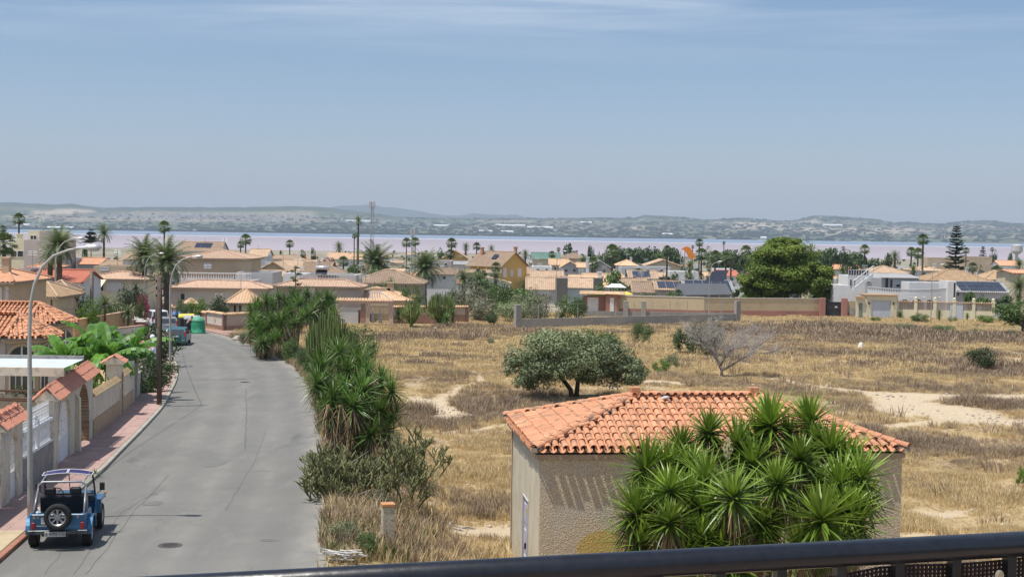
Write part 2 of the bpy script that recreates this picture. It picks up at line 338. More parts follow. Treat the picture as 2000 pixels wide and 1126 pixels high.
M_asph = bpy.data.materials.new('worn_asphalt'); M_asph.use_nodes = True; N,L = M_asph.node_tree.nodes,M_asph.node_tree.links; P = N['Principled BSDF']; P.inputs['Roughness'].default_value = .85; P.inputs['Specular IOR Level'].default_value = .25
c = MIX(NO(.22,4),(.222,.212,.188),(.175,.169,.153)); c = MIX(NO(1.3,6,(1,.25,1),.5,.7),c,(.26,.25,.225))
c = MIX(NO(60,3,None,.3,.7),c,(.15,.148,.142)); c = MIX(NO(.5,5,(1,.3,1),.6,.68),c,(.13,.127,.12))
v = N.new('ShaderNodeTexVoronoi'); v.feature = 'DISTANCE_TO_EDGE'; v.inputs['Scale'].default_value = .33
gq = N.new('ShaderNodeNewGeometry'); nq = N.new('ShaderNodeTexNoise'); nq.inputs['Scale'].default_value = 1.2; nq.inputs['Detail'].default_value = 6; L.new(gq.outputs['Position'],nq.inputs['Vector'])
aq = N.new('ShaderNodeVectorMath'); aq.operation = 'MULTIPLY_ADD'; L.new(nq.outputs['Color'],aq.inputs[0]); aq.inputs[1].default_value = (.9,.9,.9); L.new(gq.outputs['Position'],aq.inputs[2]); L.new(aq.outputs[0],v.inputs['Vector'])
cr = N.new('ShaderNodeMapRange'); cr.inputs[1].default_value = 0; cr.inputs[2].default_value = .007; cr.inputs[3].default_value = .5; cr.inputs[4].default_value = 0; L.new(v.outputs['Distance'],cr.inputs[0])
ck = N.new('ShaderNodeMath'); ck.operation = 'MULTIPLY'; L.new(cr.outputs[0],ck.inputs[0]); L.new(NO(.3,3,None,.5,.6),ck.inputs[1])
c = MIX(ck.outputs[0],c,(.09,.088,.085))
A_ = N.new('ShaderNodeAttribute'); A_.attribute_name = 'edge'; em = N.new('ShaderNodeMath'); em.operation = 'MULTIPLY'; L.new(A_.outputs['Fac'],em.inputs[0]); L.new(NO(.8,6,None,.3,.6),em.inputs[1])
c = MIX(em.outputs[0],c,(.36,.335,.29))
L.new(c,P.inputs['Base Color'])
bp = N.new('ShaderNodeBump'); bp.inputs['Strength'].default_value = .3; bp.inputs['Distance'].default_value = .01; L.new(NO(90,3),bp.inputs['Height']); L.new(bp.outputs[0],P.inputs['Normal'])
rows = np.arange(-50,199,.75); K = 26; V,F,E = [],[],[]
for i,y in enumerate(rows):
 a,b = float(le_x(y)) + .0,float(re_x(y)) + .35 * float(fbm(np.array(y * .8),np.array(2.))) + (.25 if y > 30 else 0)
 for k in range(K + 1):
  t = k / K; V.append((a + (b - a) * t,y,gz(y) + .03)); E.append(max(0,(t - .86) / .14,.2 * math.exp(-((t - .3) / .05) ** 2),.2 * math.exp(-((t - .5) / .05) ** 2),.16 * math.exp(-((t - .72) / .05) ** 2)))
for i in range(len(rows) - 1):
 for k in range(K): n = i * (K + 1) + k; F.append((n,n + 1,n + K + 2,n + K + 1))
me = bpy.data.meshes.new('road'); me.from_pydata(V,[],F); t = me.attributes.new('edge','FLOAT','POINT'); t.data.foreach_set('value',E); me.materials.append(M_asph)
road = mobj('road',me,kind='structure')
mb = MB(); q = [G(430,657),G(452,664),G(500,662),G(500,648),G(437,650)]
mb.add([(x,y,gz(y) + .026) for x,y in q],[(0,1,2,3,4)]); struct('side_lane',mb,mat('pale_dusty_lane',(.36,.33,.28),(.3,.27,.23),ns=2,space='World'))
M_tar = mat('tar_seam',(.12,.117,.11),(.15,.145,.14),ns=5,space='World')
def strip(pts,w,dz,name,mt,parent=None,**k):
 P3 = []
 for i in range(len(pts) - 1):
  a,b = Vector(pts[i]),Vector(pts[i + 1]); n = max(1,int((b - a).length / .5))
  for j in range(n): P3.append(a.lerp(b,j / n))
 P3.append(Vector(pts[-1])); vs,fs = [],[]
 for i,p in enumerate(P3):
  t = (P3[min(i + 1,len(P3) - 1)] - P3[max(0,i - 1)]).normalized(); nn = Vector((-t.y,t.x))
  o = Vector((rnd.uniform(-.03,.03),0)); ww = w * rnd.uniform(.6,1.2)
  for s_ in (-1,1): q = p + o + nn * ww * s_; vs.append((q.x,q.y,gz(q.y) + dz))
 for i in range(len(P3) - 1): fs.append((2 * i,2 * i + 1,2 * i + 3,2 * i + 2))
 return ob(name,MB().add(vs,fs),mt,parent,**k)
for pl,w in ((((144,1124),(190,1062),(240,1003),(299,967)),.008),(((167,1124),(217,1065),(262,1000),(300,965),(330,930)),.009),(((86,1124),(135,1065)),.01),
              (((480,760),(482,800),(478,880)),.02),(((440,1000),(500,900),(520,840)),.008),(((350,745),(400,744),(480,742)),.02)):
 strip([G(*p) for p in pl],w,.036,'tar_seam',M_tar,road)
for i,(px,py,w_,l_) in enumerate(((505,921,.45,.3),(525,1058,.3,.2),(430,690,.9,1.6),(420,905,.5,1.4),(300,985,.35,.5))):
 x,y = G(px,py); n = 14; ob('asphalt_patch',MB().add([(x + w_ * rnd.uniform(.7,1) * math.cos(6.283 * k / n),y + l_ * rnd.uniform(.7,1) * math.sin(6.283 * k / n),gz(y + l_ * math.sin(6.283 * k / n)) + .0345) for k in range(n)],[tuple(range(n))]),mat('darker_asphalt_patch',(.15,.147,.14),(.18,.176,.165),ns=3,space='World'),road)
def manhole(px,py,lab):
 x,y = G(px,py); t = thing('manhole_cover',lab,'manhole cover',(x,y,gz(y) + .034),rnd.random(),'round manhole covers in the road')
 b = MB(); b.lathe([(.30,0),(.30,.008),(.26,.008),(.26,.0)],28,cap=False); ob('ring',b,mat('iron_ring',(.12,.11,.1)),t)
 b = MB(); b.lathe([(.255,0),(.255,.006)],28)
 for i in range(-4,5):
  for j in range(-4,5):
   if i * i + j * j < 17: b.box(i * .052 - .016,i * .052 + .016,j * .052 - .016,j * .052 + .016,.006,.011)
 ob('cover',b,mat('cast_iron',(.07,.065,.06),(.1,.09,.08),rough=.6),t)
manhole(332,1070,'iron manhole cover in the near road, right of the blue open car')
manhole(478,747,'iron manhole cover far up the road, level with the second lamp post')
def strip_wall(y0,y1,step,fn): pass
M_kerb = mat('kerb_stone',(.42,.39,.33),(.32,.3,.25),ns=5,bs=30,bump=.3,c3=(.24,.22,.18),space='World'); M_kerbred = mat('red_painted_kerb',(.36,.17,.11),(.28,.13,.09),ns=5,space='World')
kerb = MB(); kerb.box(-.0015,.0015,0,.003,0,.001)  # seed
y = 12.0; root = bpy.data.objects.new('kerb',None); COL.objects.link(root); root['kind'] = 'structure'
proto = None; far = MB(); first = {}
while y < 190:
 L_ = 0.96; a = side(y,0); b_ = side(y + .96,0); d = b_ - a
 yaw = math.atan2(-d.x,d.y); M = Matrix.Translation((a.x,a.y,gz(y))) @ Matrix.Rotation(yaw,4,'Z') @ Matrix.Rotation(math.atan2(gz(b_.y) - gz(y),d.length),4,'X')
 b = MB(); b.bbox(-.17,0,.006,.985,-.1,.135,.015)
 if y < 95:
  key = 'r' if y < 36.3 else 'g'
  if key not in first: first[key] = b.mesh('kerb_stone',M_kerbred if key == 'r' else M_kerb)
  o = mobj('kerb_stone',first[key],root); o.matrix_local = M
 else: far.join(b,M)
 y = b_.y
ob('kerb_stones',far,M_kerb,root,kind='stuff')
pav = bpy.data.objects.new('pavement',None); COL.objects.link(pav); pav['kind'] = 'structure'
M_slabp = mat('pink_paving_slab',(.42,.28,.245),(.36,.24,.21),ns=.5,bs=25,bump=.15,space='World',fine=.1,c3=(.36,.25,.21)); M_slaby = mat('sandy_paving_slab',(.5,.41,.27),(.44,.35,.23),ns=1.5,space='World',fine=.08)
M_bed = mat('mortar_bed',(.3,.215,.185),(.25,.18,.155),ns=3,space='World')
V,F = [],[]; rows = np.arange(8,186,1.0)
for y in rows:
 w = 2.1 if y < 110 else 2.6
 for o_ in (-.001 + .17,w): p = side(y,o_); V.append((p.x,p.y,gz(p.y) + .112))
for i in range(len(rows) - 1): n = 2 * i; F.append((n,n + 2,n + 3,n + 1))
me = bpy.data.meshes.new('mortar_bed'); me.from_pydata(V,[],F); me.materials.append(M_bed); mobj('mortar_bed',me,pav)
sl = {}; cnt = 0; farp,farq = MB(),MB()
y = 30.0; row = 0
while y < 184:
 st = .5 if y < 130 else 1.0
 a = side(y,.17); b_ = side(y + st,.17); d = b_ - a; yaw = math.atan2(-d.x,d.y)
 M0 = Matrix.Translation((a.x,a.y,gz(y) + .112)) @ Matrix.Rotation(yaw,4,'Z') @ Matrix.Rotation(math.atan2(gz(b_.y) - gz(y),d.length),4,'X')
 for k in range(4 if y < 110 else 5):
  key = 'y' if y < 36.2 else 'p'; L_ = d.length
  M = M0 @ Matrix.Translation((-(k + .5) * .485,L_ / 2,.012 + rnd.uniform(-.003,.003)))
  def slab(): b = MB(); b.bbox(-.241,.241,-.2485 * st / .5,.2485 * st / .5,-.02,.012,.005); return b
  if cnt < 290 and y > 32:
   if key not in sl: sl[key] = slab().mesh('paving_slab',M_slaby if key == 'y' else M_slabp)
   o = mobj('paving_slab',sl[key],pav); o.matrix_local = M; cnt += 1
  else: (farq if key == 'y' else farp).join(slab(),M)
 y = b_.y
ob('paving_slabs',farp,M_slabp,pav,kind='stuff'); ob('paving_slabs',farq,M_slaby,pav,kind='stuff')
V,F = [],[]; rows = np.arange(129,188,1.5)
for y in rows:
 for o_ in (0,1.9): V.append((float(re_x(y)) + .3 + o_ * 1.1,y + o_ * .3,gz(y) + .13))
for i in range(len(rows) - 1): n = 2 * i; F.append((n,n + 1,n + 3,n + 2))
n0 = len(V); V2 = [(x,y,z - .2) for x,y,z in V]; V += V2
for i in range(len(rows) - 1): n = 2 * i; F.append((n,n + 2,n + 2 + n0,n + n0))
F.append((0,n0,n0 + 1,1))
struct('far_pavement',MB().add(V,F),mat('pink_paving_far',(.42,.27,.23),(.37,.24,.2),ns=1,space='World'))
# lake,far shore,hills,haze
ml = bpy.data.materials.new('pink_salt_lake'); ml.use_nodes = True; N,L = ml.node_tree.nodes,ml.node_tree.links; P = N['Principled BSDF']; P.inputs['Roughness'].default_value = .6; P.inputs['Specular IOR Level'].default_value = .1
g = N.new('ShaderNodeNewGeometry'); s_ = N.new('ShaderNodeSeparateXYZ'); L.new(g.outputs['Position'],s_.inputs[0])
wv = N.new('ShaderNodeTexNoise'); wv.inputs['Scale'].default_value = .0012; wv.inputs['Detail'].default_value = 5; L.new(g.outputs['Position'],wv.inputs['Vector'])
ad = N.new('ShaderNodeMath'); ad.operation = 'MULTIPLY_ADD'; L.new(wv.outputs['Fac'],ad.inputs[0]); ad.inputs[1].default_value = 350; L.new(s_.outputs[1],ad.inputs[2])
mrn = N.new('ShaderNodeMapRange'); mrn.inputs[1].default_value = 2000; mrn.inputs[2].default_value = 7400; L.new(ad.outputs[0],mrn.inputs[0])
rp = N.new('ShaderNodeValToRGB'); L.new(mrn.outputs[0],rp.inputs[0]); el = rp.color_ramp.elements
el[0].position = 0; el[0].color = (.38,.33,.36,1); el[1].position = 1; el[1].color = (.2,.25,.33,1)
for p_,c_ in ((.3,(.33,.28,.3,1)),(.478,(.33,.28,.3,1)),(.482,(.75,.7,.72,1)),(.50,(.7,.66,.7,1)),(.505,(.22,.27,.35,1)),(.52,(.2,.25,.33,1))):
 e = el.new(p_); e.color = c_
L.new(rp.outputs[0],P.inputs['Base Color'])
mb = MB(); mb.add([(-6500,1900,-25.6),(6500,1900,-25.6),(9500,7500,-25.6),(-9500,7500,-25.6)],[(0,1,2,3)]); struct('lake',mb,ml)
TP = [-900,-500,-200,0,30,60,100,140,160,200,300,450,500,570,620,660,700,750,800,1050,1150,1237,1257,1287,1337,1375,1412,1457,1500,1520,1545,1560,1575,1587,1620,1660,1709,1744,1766,1809,1833,1858,1895,1933,1963,2000,2150,2400,2800]
TY = [402,392,399,395,395.5,397,399,398,402,405.5,404,405,404,402.5,404,408,413,420,425,426,425,425,419,421,424,429,427,425,429,431,430,427,424,420.5,422,423.5,428,435,433,436.5,438,433,431,430,435,437,434,440,436]
FP_ = [-900,300,560,640,662,687,725,745,770,800,837,862,887,900,920,950,987,1007,1025,1100,1250,1500,1700,2100,2800]
FY_ = [420,415,412,405,401,401.5,398.5,404,405.5,409,416,419.5,421,420,416,419,420,419,424.5,427,429,433,434,440,445]
def ridge(name,y0,y1,TPx,TYy,zb,colf,pw,nr,npx):
 px = np.linspace(-700,2700,npx); V,C = [],[]
 ty = np.interp(px,TPx,TYy); hor = 448 + .0145 * (px - 1000)
 for i in range(nr + 8):
  t = min(1,i / nr); over = max(0,i - nr) / 8
  yy = y0 + (y1 - y0) * (t + over * .4)
  x = (px - 1000) / FPX * yy
  zr = (hor - ty) / FPX * y1 + 8
  rough = (fbm(x * .0014 + 4,np.full_like(x,yy * .0014),5) - .5)
  z = zb + (zr - zb) * t ** pw * (1 - over) + rough * 45 * (t ** 1.5) * (1 - t) * 2 + (fbm(x * .012,np.full_like(x,yy * .01),4) - .5) * 9 * t - (over * 60)
  V += list(zip(x.tolist(),[yy] * npx,z.tolist())); C.append(colf(px,x,yy,t))
 F = [(i * npx + j,i * npx + j + 1,(i + 1) * npx + j + 1,(i + 1) * npx + j) for i in range(nr + 7) for j in range(npx - 1)]
 me = bpy.data.meshes.new(name); me.from_pydata(V,[],F); a = me.color_attributes.new('land','FLOAT_COLOR','POINT')
 cc = np.concatenate(C).reshape(-1,3); cc = np.hstack([cc,np.ones((len(cc),1))]); a.data.foreach_set('color',cc.reshape(-1).astype(np.float32))
 me.polygons.foreach_set('use_smooth',[True] * len(F))
 m = bpy.data.materials.new(name + '_land'); m.use_nodes = True; N,L = m.node_tree.nodes,m.node_tree.links; P = N['Principled BSDF']; P.inputs['Roughness'].default_value = 1; P.inputs['Specular IOR Level'].default_value = 0
 at_ = N.new('ShaderNodeVertexColor'); at_.layer_name = 'land'; L.new(at_.outputs[0],P.inputs['Base Color']); me.materials.append(m)
 return mobj(name,me,kind='structure')
TAN = [(55,150,414,4,1),(100,190,411,4,1),(0,105,423,2.5,.8),(120,330,427,5,.5),(250,620,418,5,.5),(300,620,428,6,.4),(920,1050,430,3.5,.6),(1040,1200,433,2,.3),(1385,1420,434,3,1),(1425,1540,438,5,1),(1400,1600,446,3,.9),
       (1545,1605,432,2.5,1),(1560,1790,450,4,.9),(1600,1700,447,2,.8),(1220,1270,444,2,.8),(1780,1880,450,3,.6),(1870,1960,440,4,.5),(1590,1760,456,2,.5),(1100,1330,466,2,.5),(1340,1480,465,2.5,.7),(1800,2000,462,2,.5),(680,760,432,2,.5),(350,420,428,3,.6)]
def shore_col(px,x,yy,t):
 n = fbm(x * .004 + 2,np.full_like(x,yy * .011 + 3),5); n2 = fbm(x * .018,np.full_like(x,yy * .05),4); n3 = fbm(x * .0015 + 20,np.full_like(x,yy * .004),3)
 green = np.array([.05,.085,.045]); dark = np.array([.02,.035,.022]); ol = np.array([.12,.14,.08]); tan = np.array([.42,.35,.27]); red = np.array([.22,.15,.11])
 w = np.clip((n - .42) * 5,0,1)[:,None]; c = green * (1 - w) + ol * w
 w = np.clip((n3 - .5) * 5,0,1)[:,None] * (.75 if t > .3 else .1); c = c * (1 - w) + red * w
 w = np.clip((n2 - .56) * 12,0,1)[:,None] * .75; c = c * (1 - w) + dark * w
 w = np.clip((.36 - n2) * 12,0,1)[:,None] * .7 * (1 if .12 < t < .85 else 0); c = c * (1 - w) + tan * .8 * w
 hor = 448 + .0145 * (px - 1000); ty = np.interp(px,TP,TY); zr = (hor - ty) / FPX * 11000 + 8; z = -25 + (zr + 25) * t ** 1.25; py = hor - (z - 8) / yy * FPX
 for a,b,yc,hh,s in TAN:
  k = np.clip(np.minimum(px - a,b - px) / 12,0,1) * np.clip(1.5 - np.abs(py - yc - (n2 - .5) * 9) / hh,0,1) * s * np.clip(.5 + (n2 - .4) * 5,0.2,1); k = k[:,None]; c = c * (1 - k) + tan * k
 if t < .09: k = np.clip((.09 - t) / .05,0,1) * .8; c = c * (1 - k) + np.array([.12,.12,.09]) * k
 if t > .78: k = np.clip((t - .78) / .12,0,1) * .9; c = c * (1 - k) + (np.array([.04,.055,.035]) * (.7 + n2[:,None] * .7)) * k
 return c
ridge('far_shore',7000,11000,TP,TY,-26.5,shore_col,1.25,110,900)
ridge('distant_mountains',12500,16000,FP_,FY_,-20,lambda px,x,yy,t: np.array([.06,.075,.07])[None] * (.8 + .5 * fbm(x * .003,np.full_like(x,yy * .003),4)[:,None]),1.0,14,500)
hz = MB(); hz.box(-12500,12500,-70,19500,-30.5,330); mh = bpy.data.materials.new('haze'); mh.use_nodes = True; N,L = mh.node_tree.nodes,mh.node_tree.links; N.remove(N['Principled BSDF'])
vo = N.new('ShaderNodeVolumePrincipled'); vo.inputs['Color'].default_value = (.74,.86,1.0,1); vo.inputs['Density'].default_value = 7e-5; vo.inputs['Anisotropy'].default_value = 0.0
L.new(vo.outputs[0],N['Material Output'].inputs['Volume']); haze = ob('haze',hz,mh,kind='stuff')
# clay tile roofs
M_tile = mat('clay_roof_tile',(.62,.31,.175),(.54,.25,.14),ns=1.3,bs=22,bump=.2,rough=.8,space='World',fine=.17,c3=(.33,.2,.13))
M_tile_pale = mat('pale_clay_tile',(.58,.4,.25),(.5,.31,.18),ns=.9,bs=16,bump=.2,space='World',fine=.2,c3=(.38,.24,.16))
M_tile_buff = mat('buff_clay_tile',(.5,.36,.2),(.42,.27,.15),ns=1.1,bs=12,bump=.2,space='World',fine=.22,c3=(.24,.17,.12))
M_mortar = mat('roof_mortar',(.3,.24,.19),(.22,.18,.15),ns=6,space='World')
def cover_tile(L=.45,r0=.088,r1=.07,n=6,inv=False,th=.012):
 b = MB(); rings = []
 for y,r in ((0,r0),(L,r1)):
  ring = []
  for k in range(n + 1): a = math.pi * k / n; ring.append((-r * math.cos(a),y,(r * .82 * math.sin(a)) * (-1 if inv else 1)))
  for k in range(n,-1,-1): a = math.pi * k / n; q = r - th; ring.append((-q * math.cos(a),y,(q * .82 * math.sin(a)) * (-1 if inv else 1)))
  rings.append(ring)
 b.loft(rings)
 if inv: b.f = [f[::-1] for f in b.f]
 return b
def slope_frames(P0,ex,es,W_,SL,cut,cw=.225,rh=.38,lift=.02,jit=.02,half=False):
 ex,es,P0 = Vector(ex).normalized(),Vector(es).normalized(),Vector(P0); n = ex.cross(es).normalized(); out = []
 nr = int(SL / rh) + 1; nc = int(W_ / cw)
 for j in range(nr):
  a,b = cut(j * rh + .12)
  for i in range(nc + 1):
   u = (i + (0 if half else .5)) * W_ / nc
   if u < a + .03 or u > b - .03: continue
   M = Matrix((( ex.x,es.x,n.x,0),(ex.y,es.y,n.y,0),(ex.z,es.z,n.z,0),(0,0,0,1)))
   p = P0 + ex * (u + rnd.uniform(-jit,jit)) + es * (j * rh + rnd.uniform(-jit,jit)) + n * lift
   out.append(Matrix.Translation(p) @ M @ Matrix.Rotation(rnd.uniform(-.03,.03),4,'Z') @ Matrix.Rotation(-.045,4,'X'))
 return out
def cap_row(a,b,r=.1,L=.42):
 a,b = Vector(a),Vector(b); d = (b - a); n = max(1,int(d.length / (L * .88))); y = d.normalized(); x = y.cross(Vector((0,0,1))).normalized(); z = x.cross(y)
 M = Matrix(((x.x,y.x,z.x,0),(x.y,y.y,z.y,0),(x.z,y.z,z.z,0),(0,0,0,1)))
 return [Matrix.Translation(a + d * (k / n)) @ M @ Matrix.Rotation(-.03,4,'X') for k in range(n)]
def hip_roof(par,W_,D_,ez,rise,single=(),mt=None,cw=.225,rh=.38,budget=0,ridge_x=None,r0=.088,protr=.09,seg=6,deck=True,inset=0,cov0=.0):
 """tiled hip roof on the rectangle (0..W, 0..D); returns nothing. budget = how many front tiles are objects"""
 mt = mt or M_tile; hD = D_ / 2; a = ridge_x[0] if ridge_x else hD; b_ = ridge_x[1] if ridge_x else W_ - hD
 A,B,C,D = Vector((0,0,ez)),Vector((W_,0,ez)),Vector((W_,D_,ez)),Vector((0,D_,ez)); R1,R2 = Vector((a,hD,ez + rise)),Vector((b_,hD,ez + rise))
 if deck:
  k = MB(); o = Vector((0,0,-.05)); I = [Vector((sx_ * inset,sy_ * inset,inset * .35)) for sx_,sy_ in ((1,1),(-1,1),(-1,-1),(1,-1))]; k.add([p + o + i for p,i in zip((A,B,C,D),I)] + [R1 + o,R2 + o] + [p + o * 1.8 + i for p,i in zip((A,B,C,D),I)],[(0,1,5,4),(1,2,5),(2,3,4,5),(3,0,4),(7,6,9,8),(0,6,7,1),(1,7,8,2),(2,8,9,3),(3,9,6,0)])
  ob('roof_deck',k,M_mortar,par)
 rest,chan = MB(),MB(); ct = cover_tile(r0=r0,n=seg); cm = None; n = 0; ch = cover_tile(r0=r0 * 1.0,n=4,inv=True,th=.01)
 faces = [(A,B,R1,R2),(D,A,R1,R1),(B,C,R2,R2),(C,D,R2,R1)]
 for fi,(p,q,r,s) in enumerate(faces):
  ex = (q - p); W1 = ex.length; e = ex.normalized(); m = (r + s) / 2; foot = p + e * (m - p).dot(e); es = (m - foot); SL = es.length; es.normalize()
  ua,ub = (r - p).dot(e),(s - p).dot(e)
  cut = lambda t,ua=ua,ub=ub,W1=W1,SL=SL: (ua * min(1,t / SL),W1 - (W1 - ub) * min(1,t / SL))
  for M in slope_frames(p + es * cov0,e,es,W1,SL - cov0,cut,cw,rh,.045):
   if fi < 2 and n < budget:
    if cm is None: cm = ct.mesh('roof_tile',mt)
    o = mobj('roof_tile',cm,par); o.matrix_local = M; n += 1
   else: rest.join(ct,M)
  for M in slope_frames(p - es * protr,e,es,W1,SL + protr,lambda t,c=cut: c(max(0,t - protr)),cw,rh,.035,half=True): chan.join(ch,M)
 if rest.v: ob('roof_tiles',rest,mt,par,kind='stuff')
 ob('channel_tiles',chan,mt,par,kind='stuff')
 cap = cover_tile(.46,.115,.1,seg).mesh('ridge_tile',mt); mo = MB()
 for p,q in ((A,R1),(D,R1),(B,R2),(C,R2),(R1,R2)):
  if (q - p).length < .3: continue
  up = Vector((0,0,.075))
  for M in cap_row(p + up,q + up): o = mobj('ridge_tile',cap,par); o.matrix_local = M
  d = (q - p).normalized(); sx_ = d.cross(Vector((0,0,1))).normalized() * .1
  mo.add([p + sx_ - up * .6,p - sx_ - up * .6,p - sx_ * .8 + up * .9,p + sx_ * .8 + up * .9,q + sx_ - up * .6,q - sx_ - up * .6,q - sx_ * .8 + up * .9,q + sx_ * .8 + up * .9],[(0,1,2,3),(1,5,6,2),(4,7,6,5),(0,3,7,4)])
 ob('ridge_mortar',mo,M_mortar,par)
 return A,B,C,D,R1,R2
# the transformer hut
HX,HY,HR = .60,34.72,R(6.8)
hz0 = gz(38,5)
hut = thing('utility_hut','small rough rendered hut with hipped orange clay tile roof behind the near yucca clump','hut',(HX,HY,hz0),HR)
EZ = 2.53 - hz0
A,B,C,D,R1,R2 = hip_roof(hut,9.6,6.3,EZ + .05,.96,budget=300,protr=.055,inset=.075,cov0=.055)
mr = bpy.data.materials.new('rough_cast_render'); mr.use_nodes = True; N,L = mr.node_tree.nodes,mr.node_tree.links; P = N['Principled BSDF']; P.inputs['Roughness'].default_value = .95; P.inputs['Specular IOR Level'].default_value = .15
tc = N.new('ShaderNodeTexCoord')
def NT(kind,vec=None,**k):
 n = N.new(kind)
 for a,b in k.items(): n.inputs[a].default_value = b
 if vec is not None: L.new(vec,n.inputs['Vector'])
 return n
vo1 = NT('ShaderNodeTexVoronoi',tc.outputs['Object'],Scale=34.0); no1 = NT('ShaderNodeTexNoise',tc.outputs['Object'],Scale=22.0,Detail=5.0); no2 = NT('ShaderNodeTexNoise',tc.outputs['Object'],Scale=1.1,Detail=5.0)
def MIX(f,a,b):
 x = N.new('ShaderNodeMixRGB')
 for i,v in ((0,f),(1,a),(2,b)):
  if isinstance(v,tuple): x.inputs[i].default_value = (*v,1)
  elif isinstance(v,float): x.inputs[i].default_value = v
  else: L.new(v,x.inputs[i])
 return x.outputs[0]
def MR(s,a,b,c=0.0,d=1.0):
 r = N.new('ShaderNodeMapRange'); L.new(s,r.inputs[0])
 for i,v in enumerate((a,b,c,d)): r.inputs[i + 1].default_value = v
 return r.outputs[0]
c = MIX(MR(no1.outputs['Fac'],.35,.65),(.7,.58,.42),(.58,.47,.34)); c = MIX(MR(no2.outputs['Fac'],.45,.65),c,(.6,.53,.43)); c = MIX(MR(vo1.outputs['Distance'],.0,.35),(.42,.34,.25),c)
sxz = N.new('ShaderNodeSeparateXYZ'); L.new(tc.outputs['Object'],sxz.inputs[0])
dd = N.new('ShaderNodeVectorMath'); dd.operation = 'SUBTRACT'; L.new(tc.outputs['Object'],dd.inputs[0]); dd.inputs[1].default_value = (1.85,.1,1.42)
d2 = N.new('ShaderNodeVectorMath'); d2.operation = 'MULTIPLY'; L.new(dd.outputs[0],d2.inputs[0]); d2.inputs[1].default_value = (1.0,1,1.6); dl = N.new('ShaderNodeVectorMath'); dl.operation = 'LENGTH'; L.new(d2.outputs[0],dl.inputs[0])
da = N.new('ShaderNodeMath'); da.operation = 'MULTIPLY_ADD'; L.new(no2.outputs['Fac'],da.inputs[0]); da.inputs[1].default_value = .3; L.new(dl.outputs['Value'],da.inputs[2])
c = MIX(MR(da.outputs[0],.78,.9,.8,0.0),c,(.6,.42,.1))
hb = N.new('ShaderNodeMath'); hb.operation = 'MULTIPLY_ADD'; L.new(vo1.outputs['Distance'],hb.inputs[0]); hb.inputs[1].default_value = 1.2; L.new(no1.outputs['Fac'],hb.inputs[2])
bp = N.new('ShaderNodeBump'); bp.inputs['Strength'].default_value = .9; bp.inputs['Distance'].default_value = .035; L.new(hb.outputs[0],bp.inputs['Height']); L.new(bp.outputs[0],P.inputs['Normal']); L.new(c,P.inputs['Base Color'])
ov = .12
w = MB(); w.box(ov + .06,9.6 - ov,ov,ov + .2,-.3,EZ - .18); w.box(ov + .06,9.6 - ov,6.3 - ov - .2,6.3 - ov,-.3,EZ - .18); w.box(9.6 - ov - .2,9.6 - ov - .002,ov + .2,6.3 - ov - .2,-.3,EZ - .18)
w2 = MB(); w2.box(ov + .06,ov + .26,ov + .2,2.2,-.3,EZ - .18); w2.box(ov + .06,ov + .26,3.25,6.3 - ov - .2,-.3,EZ - .18); w2.box(ov + .06,ov + .26,2.2,3.25,2.21 ,EZ - .18)
ob('wall',w,mr,hut); ob('wall',w2,mat('paler_side_render',(.66,.6,.46),(.56,.48,.34),ns=1.6,bs=60,bump=.6),hut,label='paler side wall with the door')  # side wall render is paler than the other walls
w = MB(); w.box(.06,9.54,.07,.3,EZ - .179,EZ - .06); w.box(.06,9.54,6.0,6.24,EZ - .179,EZ - .08); w.box(.06,.3,.302,5.998,EZ - .179,EZ - .08); w.box(9.3,9.54,.302,5.998,EZ - .179,EZ - .08)
ob('eaves_board',w,mat('eaves_mortar',(.46,.36,.26),(.36,.27,.19),ns=3,bs=20,bump=.3),hut)
dr = MB(); dr.box(ov + .09,ov + .14,2.22,2.72,0,2.18); dr.box(ov + .09,ov + .14,2.74,3.23,0,2.18)
for y0 in (2.26,2.78):
 for z0 in (.1,.8,1.5): dr.box(ov + .07,ov + .095,y0,y0 + .4,z0,z0 + .5)
door = ob('door',dr,mat('lavender_white_metal',(.58,.56,.62),(.52,.5,.56),rough=.5),hut)
h_ = MB(); h_.box(ov + .02,ov + .085,2.66,2.7,.85,1.0); ob('handle',h_,M_black,door)
h_ = MB(); h_.box(ov + .03,ov + .09,2.19,2.22,0,2.21); h_.box(ov + .03,ov + .09,3.23,3.249,0,2.21); h_.box(ov + .03,ov + .09,2.22,3.23,2.185,2.209); ob('door_frame',h_,mat('lavender_frame',(.5,.48,.53)),hut)
h_ = MB(); h_.box(ov + .045,ov + .068,2.35,2.47,1.82,2.0); ob('warning_sticker',h_,mat('yellow_sticker',(.75,.6,.05)),hut,label='small yellow warning sticker on the hut door')
for p in (R1,R2):
 b = MB(); b.bbox(p.x - .12,p.x + .12,p.y - .12,p.y + .12,p.z - .15,p.z + .27,.015); ob('ridge_block',b,M_tile,hut)
b = MB(); b.tube([(ov + .02,5.6,EZ - .2),(ov + .02,5.6,.2)],.012,6); ob('cable',b,mat('rust',(.2,.09,.05)),hut)
def on_roof(x,y): return Matrix.Translation(hut.location) @ Matrix.Rotation(HR,4,'Z') @ Vector((x,y,EZ + .05 + 0.96 * min(y,3.15) / 3.15 + .14))
p = on_roof(3.9,2.75); t = thing('plastic_bottle','clear plastic bottle with dark strap lying on the orange roof tiles of the hut','bottle',p,.5)
b = MB(); b.lathe([(.0,-.16),(.045,-.155),(.05,-.12),(.05,.04),(.045,.08),(.02,.12),(.018,.15)],10); b.xf(Matrix.Rotation(R(75),4,'X')); ob('bottle_body',b,mat('clear_plastic',(.6,.62,.62),rough=.2,spec=.6),t,True)
b = MB(); b.lathe([(.02,.15),(.02,.18)],8); b.xf(Matrix.Rotation(R(75),4,'X')); ob('bottle_cap',b,M_white,t)
